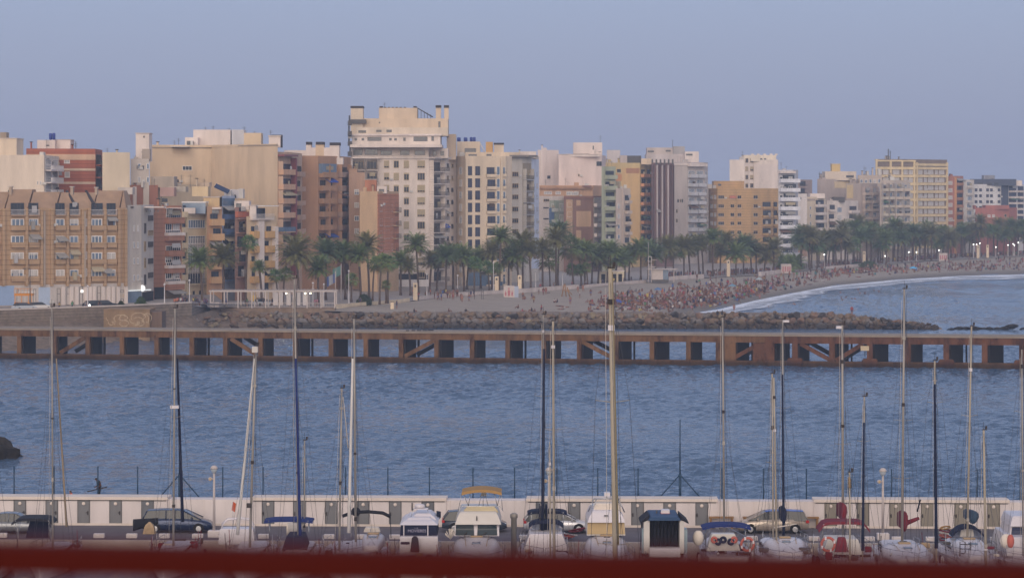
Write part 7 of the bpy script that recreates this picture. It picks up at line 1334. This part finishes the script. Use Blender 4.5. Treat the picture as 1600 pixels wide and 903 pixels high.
t = boat('white sailboat with paired cream masts and open deck before the blue topped car', 1222, 193, 11.5, 3.8, 191, 1.25); mast(t, 1206.5, 584, 1208, 850, 192, 4.6, M_ALB, (.5,)); mast(t, 1209, 590, 1213.5, 850, 191, 5, M_ALB, (), False, stays=False); coach(t, 11.5, 3.8, 1.25, M_GC, 4, -4, .75, .75); deck_bits(t, 3.8, 1.6, 10, -3, 4); trunk(t, 1186+6, 1264-6, 838, 862, 190+2, 4)
roll(t, 1206, 815, 1178, 822, 194, 3, M_ALB, 'boom'); roll(t, 1245, 818, 1210, 824, 194, 3, M_SAIL, 'boom')
t = boat('sailboat with a navy furled sail pod behind the white deck', 1224, 199, 9, 3.2, 197, 1.2); mast(t, 1223, 500, 1223.5, 840, 199, 4.2, M_ALU, (.6,)); roll(t, 1222.5, 585, 1224.5, 838, 198.4, 6, M_NAV); sailpack(t, 1224.5, 791, 818, 11, 198, M_NAV)
mb = MB(); mb.box(X(1223, 198)-t.location.x, X(1232, 198)-t.location.x, .5, .9, Z(503, 198), Z(500, 198), M_GC); mb.build('masthead_light', t)
t = boat('sailboat under a maroon bimini with an orange lifebuoy and maroon sail bag', 1316, 195, 11.5, 3.7, 194, 1.2, False); mast(t, 1316, 508, 1317, 790, 198, 6.4, M_ALU, (.45,)); sailpack(t, 1316.5, 785, 814, 17, 197, M_MRN); bimini(t, 1277, 1357, 812.5, 195, M_MRN, 13, 1.9, True, 7); buoy(t, 1294, 850, 189, M_ORG, .44); box_px(t, 1305, 1326, 839, 862, 189, .4, M_MRN, 'outboard_cover', .2); box_px(t, 1286, 1348, 842, 866, 190.5, 2.5, M_GC2, 'cockpit', .3); deck_bits(t, 3.7, 1.2, 11, -5, 0)
mb = MB(); mb.box(X(1303, 197)-t.location.x, X(1311, 197)-t.location.x, 1.5, 1.9, Z(512, 197), Z(508, 197), M_GC); mb.build('masthead_light', t)
t = boat('small sailboat with a short mast wrapped in brown cloth', 1327, 184, 7.5, 2.6, 184, .9); mast(t, 1327.5, 738, 1328, 855, 184, 5, M_ALB, (), True); roll(t, 1327, 745, 1328, 762, 183.7, 7, mat('brown cloth', '8a7458', .9, 1.2), 'rolled_cloth')
t = boat('sailboat with a slim dark navy mast right of the maroon bimini', 1349, 181, 10, 3.2, 181, 1.1); mast(t, 1350.5, 620, 1348, 862, 181, 4, M_ALB, (.75,)); roll(t, 1350, 660, 1348, 860, 180.5, 6.5, M_NAV)
t = boat('sailboat with a tall pale mast and maroon furled mainsail', 1411, 192, 12, 3.8, 191, 1.25); mast(t, 1413, 452, 1409.5, 850, 192, 6.2, M_ALU, (.5, .28)); sailpack(t, 1413, 798, 830, 14, 192.6, M_MRN); roll(t, 1436, 809, 1413, 818, 194, 12, M_MRN, 'sail_cover'); coach(t, 12, 3.8, 1.25, M_GC, 4, -4, .6, .7); deck_bits(t, 3.8, 1.6, 13, -4, 4); trunk(t, 1368+6, 1455-6, 847, 868, 189+2, 5)
mb = MB(); o = t.location; mb.tube([P3(1438, 780, 193)-o, P3(1433, 799, 193)-o], .06, M_BLK, 5); mb.build('rolled_flag', t)
t = boat('sailboat with a dark navy mast left of the covered dark sail', 1462, 183, 10.5, 3.3, 183, 1.15); mast(t, 1460.5, 564, 1463, 855, 183, 5, M_ALB, (.8,)); roll(t, 1460.5, 600, 1463, 856, 182.5, 8, M_NAV)
t = boat('sailboat with a slate sail cover and navy sprayhood at the right', 1512, 193, 12, 3.9, 192, 1.25); mast(t, 1518, 510, 1511.5, 842, 193, 5.2, M_ALB, (.6,)); sailpack(t, 1519, 797, 818, 25, 194, M_SW); bimini(t, 1485, 1536, 820, 195, M_NAV, 14, 1.3, False, 2.5, name='sprayhood'); box_px(t, 1486, 1535, 824, 838, 195.2, 1.2, mat('clear vinyl window', '8088a0'), 'sprayhood_window', .5); box_px(t, 1500, 1522, 823, 838, 194.8, .1, M_GC2, 'windscreen', .1); trunk(t, 1480+6, 1545-6, 840, 866, 190+2, 5); coach(t, 12, 3.9, 1.25, M_GC, 4, -4, .6); deck_bits(t, 3.9, 1.6, 14, -5, 3)
mb = MB(); o = t.location
for a, b_ in (((1500, 846), (1500, 868)), ((1517, 846), (1515, 868)), ((1500, 850), (1517, 850)), ((1500, 857), (1517, 857)), ((1502, 864), (1515, 864)), ((1508, 846), (1508, 868))): mb.tube([P3(a[0], a[1], 188.5)-o, P3(b_[0], b_[1], 188.5)-o], .03, M_CAP, 4)
mb.build('boarding_ladder', t)
t = boat('sailboat with a plain cream mast at the right', 1539, 184, 9.5, 3, 184, 1.1); mast(t, 1537, 672, 1540, 855, 184, 6.5, M_ALB, (), True)
t = boat('sailboat with a grey mast at the right edge of the frame', 1600, 190, 11, 3.4, 190, 1.1); mast(t, 1596.5, 546, 1598.5, 850, 190, 4.5, M_ALU, (.7,))
for k, (px, Y, m) in enumerate(((-20, 190, M_ALU), (1650, 192, M_ALU), (175, 186, M_ALU))):
    if px == 175: continue
    t = boat('sailboat just beyond the %s edge' % ('left' if px < 0 else 'right'), px, Y, 10, 3.2, Y, 1.1); mast(t, px, 520, px+1, 850, Y, 4.5, m, (.5,))
# --- motor boats
t = boat('motor boat with a navy cockpit canvas bearing white lettering', 655, 194, 10, 3.2, 193, 1.2, False, None, 'motor_boat', 'motor boat'); Yc = 190.5; o = t.location
box_px(t, 625, 683, 819, 838, Yc, 4.5, M_NAV, 'cockpit_canvas', .05); box_px(t, 624.5, 684, 811, 820, Yc-.1, 4.6, M_GC, 'hard_top', .45, .1, .8); box_px(t, 640, 682, 803, 812, Yc+1.5, 3, M_GC, 'fly_bridge', .35, .08, .4); box_px(t, 625, 684, 838, 865, Yc-.6, 1, M_GC, 'transom', 0); box_px(t, 641, 655, 838, 862, Yc-1.1, .5, M_BLK, 'outboard_engine', .1, .12); box_px(t, 626, 640, 846, 850, Yc-.64, .03, M_NAV, 'hull_stripe'); mb = MB()
for px in (631, 668.5): mb.box(X(px, Yc)-o.x-.03, X(px, Yc)-o.x+.03, Yc-o.y-.03, Yc-o.y-.004, Z(838, Yc), Z(820, Yc), M_GC)
mb.build('canvas_seam', t)
for txt, px, py, sz in (('MOVIERES', 651.5, 831, .22), ('L A', 650.5, 826, .13)):
    fc = bpy.data.curves.new('lettering', 'FONT'); fc.body = txt; fc.size = sz*1.25; fc.align_x = 'CENTER'; fc.extrude = .004; fo = bpy.data.objects.new('lettering', fc); COL.objects.link(fo)
    dg = bpy.context.evaluated_depsgraph_get(); fm = bpy.data.meshes.new_from_object(fo.evaluated_get(dg)); bpy.data.objects.remove(fo); fm.materials.clear(); fm.materials.append(paint('8f8ca0', 1.1)); fl_ = put(fm, 'lettering', t, (X(px, Yc)-o.x, Yc-o.y-.012, Z(py, Yc)-.0)); fl_.rotation_euler = (R(90), 0, 0)
mb = MB(); mb.lathe([(.33, 0), (.36, .1), (.3, .24), (.1, .27)], M_GC, (0, 0), 14); mb.build('radar_dome', t, (X(656, 193)-o.x, 193-o.y, Z(793, 193))); mb = MB(); mb.tube([P3(646, 794, 192)-o, P3(641, 811, 192)-o], .03, M_STL, 5); mb.tube([P3(644, 785, 192)-o, P3(644, 797, 192)-o], .05, M_FRD, 5); mb.box(X(647, 192.8)-o.x, X(669, 192.8)-o.x, 192.6-o.y, 193.2-o.y, Z(794.5, 193), Z(793.2, 193), M_GC); mb.tube([P3(668, 794, 193)-o, P3(671, 811, 193)-o], .025, M_STL, 5); mb.build('radar_arch', t); boom_cover(t, 682, 688, 807, 194, M_NAV, r=.3, name='rolled_canvas'); deck_bits(t, 3.2, 1.2, 21, -5, -3)
t = boat('motor yacht with a tan bimini over its flying bridge', 747, 192, 12, 3.9, 189, 1.3, True, M_GC, 'motor_yacht', 'motor yacht'); Yc = 191; o = t.location
trunk(t, 708, 782, 836.5, 868, Yc+.4, 6); box_px(t, 710, 780, 818.5, 837, Yc, 5, M_GC, 'cabin', .05, .03, .35); box_px(t, 711, 783, 800, 819, Yc-.15, 5.4, M_GC2, 'flying_bridge', .28, .1, .3); box_px(t, 723, 779, 791, 800.3, Yc+.7, .3, mat('bridge screen', 'a89c80', .4, 1.3), 'bridge_coaming', .25)
for x0, x1 in ((711.5, 741), (745.5, 777)): w = box_px(t, x0, x1, 820, 836, Yc-.03, .2, mat('windscreen glass', '26333a', .1, .9, .4, .6, spec=.4), 'windscreen', .04, .02, .3)
mb = MB()
for px in (727, 757): mb.tube([P3(px-2, 836, Yc-.1)-o, P3(px+3, 831, Yc-.05)-o], .03, M_CAP, 4)
mb.build('wiper', t); bimini(t, 722, 784, 762, 193, M_TANC, 4.5, 2.4, False, 2, name='bimini'); mb = MB()
for a, b_ in (((722, 767), (732, 790)), ((722, 767), (716, 797)), ((735, 768), (732, 790)), ((783, 767), (777, 790)), ((783, 767), (785, 797)), ((772, 768), (777, 790)), ((752, 772), (748, 791)), ((758, 772), (763, 791)), ((755, 772), (755, 790))): mb.tube([P3(a[0], a[1], 192.4)-o, P3(b_[0], b_[1], 192.4)-o], .022, M_STL, 4)
mb.tube([P3(716, 798, 191.6)-o, P3(720, 791, 191.8)-o, P3(726, 790.5, 191.8)-o, P3(781, 790.5, 191.8)-o, P3(786, 798, 191.6)-o], .03, M_STL, 5); mb.build('bimini_frame', t); mb = MB(); mb.box(X(752, 193.5)-o.x, X(760, 193.5)-o.x, 193.2-o.y, 193.8-o.y, Z(774, 193.5), Z(768, 193.5), M_GC2); mb.build('radar', t)
mb = MB(); mb.tube([P3(745, 806, Yc-.2)-o, P3(745, 813, Yc-.2)-o], .04, M_FRD, 4); mb.lathe([(.08, 0), (.08, .08)], M_FRD); mb.build('horn', t); deck_bits(t, 3.9, 1.35, 22, -5.5, -2)
mb = MB(); rw = random.Random(4)
for k in range(26): a = rw.uniform(0, 6.28); mb.tube([P3(704, 842, 188)-o, P3(704, 842, 188)-o+Vector((math.cos(a)*.35, rw.uniform(-.2, .2), .3+.4*abs(math.sin(a))))], .02, M_SAIL, 3)
mb.build('dried_branches', None, tuple(o)); tag(COL.objects['dried_branches'], 'pale tangled bundle beside the tan bimini yacht', 'bundle')
t = boat('motor yacht with beige windscreen covers behind the thick mast', 947, 191, 12, 3.8, 188, 1.3, True, M_GC, 'motor_yacht', 'motor yacht'); Yc = 190; o = t.location
trunk(t, 913, 980, 835, 868, Yc+.4, 6); box_px(t, 917, 977, 815.5, 836, Yc, 5, M_GC2, 'cabin', .04, .03, .2); box_px(t, 917.5, 976.5, 816.5, 834, Yc-.06, .2, M_BGE, 'windscreen_cover', .03, .02, .18); box_px(t, 918, 977, 799, 816, Yc-.15, 5.2, M_GC, 'flying_bridge', .3, .1, .5); box_px(t, 926, 972, 786, 799.3, Yc+1.2, 1.0, M_SAIL, 'seat_cover', .2); mb = MB()
for a, b_ in (((928, 779), (919, 799)), ((932, 779), (923, 800)), ((966, 779), (976, 800)), ((928, 779), (968, 779)), ((948, 779), (948, 772))): mb.tube([P3(a[0], a[1], 193)-o, P3(b_[0], b_[1], 193)-o], .04, M_STL, 5)
mb.build('radar_arch', t); mb = MB(); mb.box(X(944, 193)-o.x, X(953, 193)-o.x, 192.6-o.y, 193.4-o.y, Z(774, 193), Z(768.5, 193), M_GC); mb.build('radar', t); mb = MB(); mb.box(X(944, Yc)-o.x, X(950, Yc)-o.x, Yc-o.y+.0, Yc-o.y+.1, Z(806, Yc), Z(804.5, Yc), M_CAP); mb.build('vent', t); deck_bits(t, 3.8, 1.35, 23, -5.5, -2)
mb = MB(); mb.box(X(942, Yc)-o.x, X(952, Yc)-o.x, Yc-o.y-1.75, Yc-o.y-1.62, Z(839, Yc-1.6), Z(837.5, Yc-1.6), M_FRD); mb.build('hatch', t)
t = boat('fishing cruiser with an open dark doorway under a blue edged roof', 1037, 192, 9, 3.2, 193, 1.1, False, M_GC, 'motor_boat', 'motor boat'); Yc = 190; o = t.location
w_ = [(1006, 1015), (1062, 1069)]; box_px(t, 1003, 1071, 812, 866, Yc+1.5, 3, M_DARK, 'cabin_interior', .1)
for a, b_ in w_: box_px(t, a, b_, 813, 864, Yc, 1.6, M_GC2, 'door_post', 0, .03)
box_px(t, 1013, 1064, 807.5, 813, Yc-.3, 4.5, M_DKB, 'roof', .12, .06); mb = MB()
for s_, e_ in ((1001, 1014), (1063, 1076)): a = P3(s_ if s_ < 1010 else e_, 818, Yc)-o; b_ = P3(e_ if s_ < 1010 else s_, 811.5, Yc)-o; mb.hexa([a, a+Vector((0, 3, 0)), a+Vector((0, 3, .1)), a+Vector((0, 0, .1))], [b_, b_+Vector((0, 3, 0)), b_+Vector((0, 3, .3)), b_+Vector((0, 0, .3))], M_BLK)
mb.build('side_awning', t)
for a in (1003, 1068): box_px(t, a, a+6, 826, 864, Yc+.3, 1, mat('side window', '7a8a92', .15, 1.2), 'side_window')
mb = MB()
for k in range(9): x = X(1017+k*5.6, Yc+1.4)-o.x; mb.tube([(x, Yc+1.35-o.y, Z(860, Yc)), (x+.03, Yc+1.35-o.y, Z(814, Yc))], .09, M_BLK, 5)
mb.build('curtain', t); box_px(t, 1015, 1063, 856, 870, Yc-.5, 1, M_GC, 'transom'); mb = MB(); mb.box(X(1033, 192)-o.x, X(1046, 192)-o.x, 191.8-o.y, 192.6-o.y, Z(801, 192), Z(796, 192), M_GC); mb.build('roof_box', t); mb = MB(); mb.box(X(1032, 192)-o.x, X(1047, 192)-o.x, 191.7-o.y, 192.7-o.y, Z(807, 192), Z(801.2, 192), mat('faded red', '9a5a58', .7, 1.3)); mb.build('life_raft', t); mb = MB(); mb.tube([P3(1026, 797, 192)-o, P3(1026, 807, 192)-o], .05, M_FRD, 5); mb.build('exhaust', t)
t = boat('white motor boat with a dark cabin window cut by the right edge', 1598, 193, 9, 3.2, 192, 1.2, True, M_GC, 'motor_boat', 'motor boat'); Yc = 192; box_px(t, 1578, 1625, 822, 840, Yc, 4, M_GC, 'cabin', .1, .05, .3); box_px(t, 1580, 1623, 824, 838, Yc-.05, .2, M_GLN, 'windscreen', .1, .02, .3); box_px(t, 1579, 1624, 807, 822, Yc, 4, M_GC, 'roof', .2, .08, .4); box_px(t, 1571, 1630, 839, 868, Yc-1.5, 6, M_GC, 'foredeck', .3); o = t.location
mb = MB(); mb.ball(P3(1572, 845, 189)-o, .42, M_SAIL, 9, (1, .8, 1.2)); mb.build('fender', t); mb = MB(); mb.ball(P3(1579, 845, 188.7)-o, .36, M_ORG, 9, (.7, .7, 1.3)); mb.build('fender', t)
solo('mooring_pile', 'pale grey mooring pile right of the tan bimini yacht', 'mooring pile', 803, 196, -1, lambda m: [m.lathe([(.2, 0), (.2, 4.2), (.26, 4.25), (.26, 4.5), (.1, 4.6)], M_ALU, n=10)])
solo('rope_heap', 'dark red ropes and gear heaped beside the white car', 'rope heap', 893, 200.5, ROADZ, lambda m: [m.tube([(math.cos(a*.9+k)*.5+k*.2-.5, math.sin(a*.9)*.3, .15+.12*k+.05*math.sin(a)) for a in range(10)], .05, [M_MRN, M_ORG, M_GC, M_BLK, M_MRN, M_MRN][k], 5) for k in range(6)])
solo('rope_heap', 'brown red netting heaped on the quay left of the slate sail cover', 'rope heap', 1477, 200, ROADZ, lambda m: [m.tube([(math.cos(a*.9+k)*.4, math.sin(a*.9)*.3, .1+.2*k+.08*math.sin(a)) for a in range(10)], .05, [M_MRN, M_ORG, M_SAIL, M_MRN, M_TANC][k], 5) for k in range(5)])
for px, lb in ((22, 'dark van'), ):
    pass
# street cars far left
def far_car(px, label, m, kind='hatch'):
    Y, z = prom(px); Y += 8.5; t = thing('parked_car', label, 'car', W(px, Y, z), 0.6, 'cars on the town road'); mb = MB(); mb.loft([[(x, -.85, .25), (x, .85, .25), (x, .85, zt), (x, -.85, zt)] for x, zt in ((-2.1, .7), (-2.0, .9), (-1.0, .95), (1.0, .93), (1.9, .75), (2.1, .5))], m); mb.build('body', t)
    mb = MB(); mb.loft([[(x, -.8+i, .9), (x, .8-i, .9), (x, .7-i, zt), (x, -.7+i, zt)] for x, zt, i in ((-1.9, .95, 0), (-1.4, 1.42, .05), (.2, 1.45, .05), (1.0, .95, 0))], M_GL); mb.build('windows', t)
    for x in (-1.3, 1.3):
        mb = MB(); mb.loft([[(x+.32*math.cos(a*.524), y, .32+.32*math.sin(a*.524)) for a in range(12)] for y in (-.87, -.6)], M_TYRE); mb.build('wheel', t)
far_car(38, 'pale blue small car parked under the dark street lamp', M_CAR[0]); far_car(148, 'dark pickup with its headlamp lit before the terraced building', M_CAR[1]); far_car(62, 'silver car right of the orange platform', M_CAR[2]); far_car(412, 'pale blue car seen through the pergola', M_CAR[0]); far_car(165, 'black car behind the dark pickup', M_CAR[1])
Y, z = prom(140); solo('headlamp', 'lit headlamp glowing on the quay road', 'lamp', 140, Y+7.5, z+.6, lambda m: m.ball((0, 0, 0), .16, glow('head lamp glow', 'fffbe8', 10), 6))
# ---------------------------------------------------------------- near red rail of the lookout
M_RED = mat('dark red paint', '66190f', .75, .45, .08, 3, spec=.12)
rl = thing('railing', 'dark red painted handrail blurred across the bottom of the view', 'railing', (0, 3.0, 0)); mb = MB(); Yr = 3.0
zl, zr2 = Z(841, Yr), Z(870, Yr); h0, h1 = (897-851)/S(Yr), (945-882)/S(Yr); xl_, xr_ = X(0, Yr), X(1600, Yr); sl_ = (zr2-zl)/(xr_-xl_)
for a, b_ in ((-2.6, 2.6),):
    za, zb_ = zl+(a-xl_)*sl_, zl+(b_-xl_)*sl_; ha = h0+(a-xl_)*(h1-h0)/(xr_-xl_)*.0+.0
    mb.loft([[(a, -.03, za-.034), (a, .03, za-.034), (a, .035, za-.01), (a, .02, za), (a, -.02, za), (a, -.035, za-.01)], [(b_, -.03, zb_-.045), (b_, .03, zb_-.045), (b_, .035, zb_-.01), (b_, .02, zb_), (b_, -.02, zb_), (b_, -.035, zb_-.01)]], M_RED)
mb.build('handrail', rl)
for x in (-2.3, 2.3): mb = MB(); mb.box(x-.03, x+.03, -.025, .025, H-1.75, H-.44, M_RED); mb.build('post', rl)
solo('terrace_floor', 'pale concrete terrace of the lookout under the camera', 'terrace', 800, 1.0, H-1.75, lambda m: m.box(-4, 4, -4, 2.3, -.4, 0, M_COP))
COL.objects['terrace_floor']['kind'] = 'structure'
# ---------------------------------------------------------------- haze
HAZE = 0.00028
mb = MB(); mb.box(-2600, 2600, -400, 5600, -2.5, 70, None)
me = bpy.data.meshes.new('haze'); me.from_pydata(mb.v, [], mb.f); hm = bpy.data.materials.new('haze air'); hm.use_nodes = True
n = hm.node_tree.nodes; n.remove(n['Principled BSDF']); v = n.new('ShaderNodeVolumePrincipled'); v.inputs['Color'].default_value = (0.72, 0.83, 1.0, 1); v.inputs['Density'].default_value = HAZE; v.inputs['Anisotropy'].default_value = 0.2
hm.node_tree.links.new(v.outputs[0], n['Material Output'].inputs['Volume']); me.materials.append(hm)
tag(put(me, 'haze'), 'thin blue evening haze over the bay', 'haze', kind='stuff')
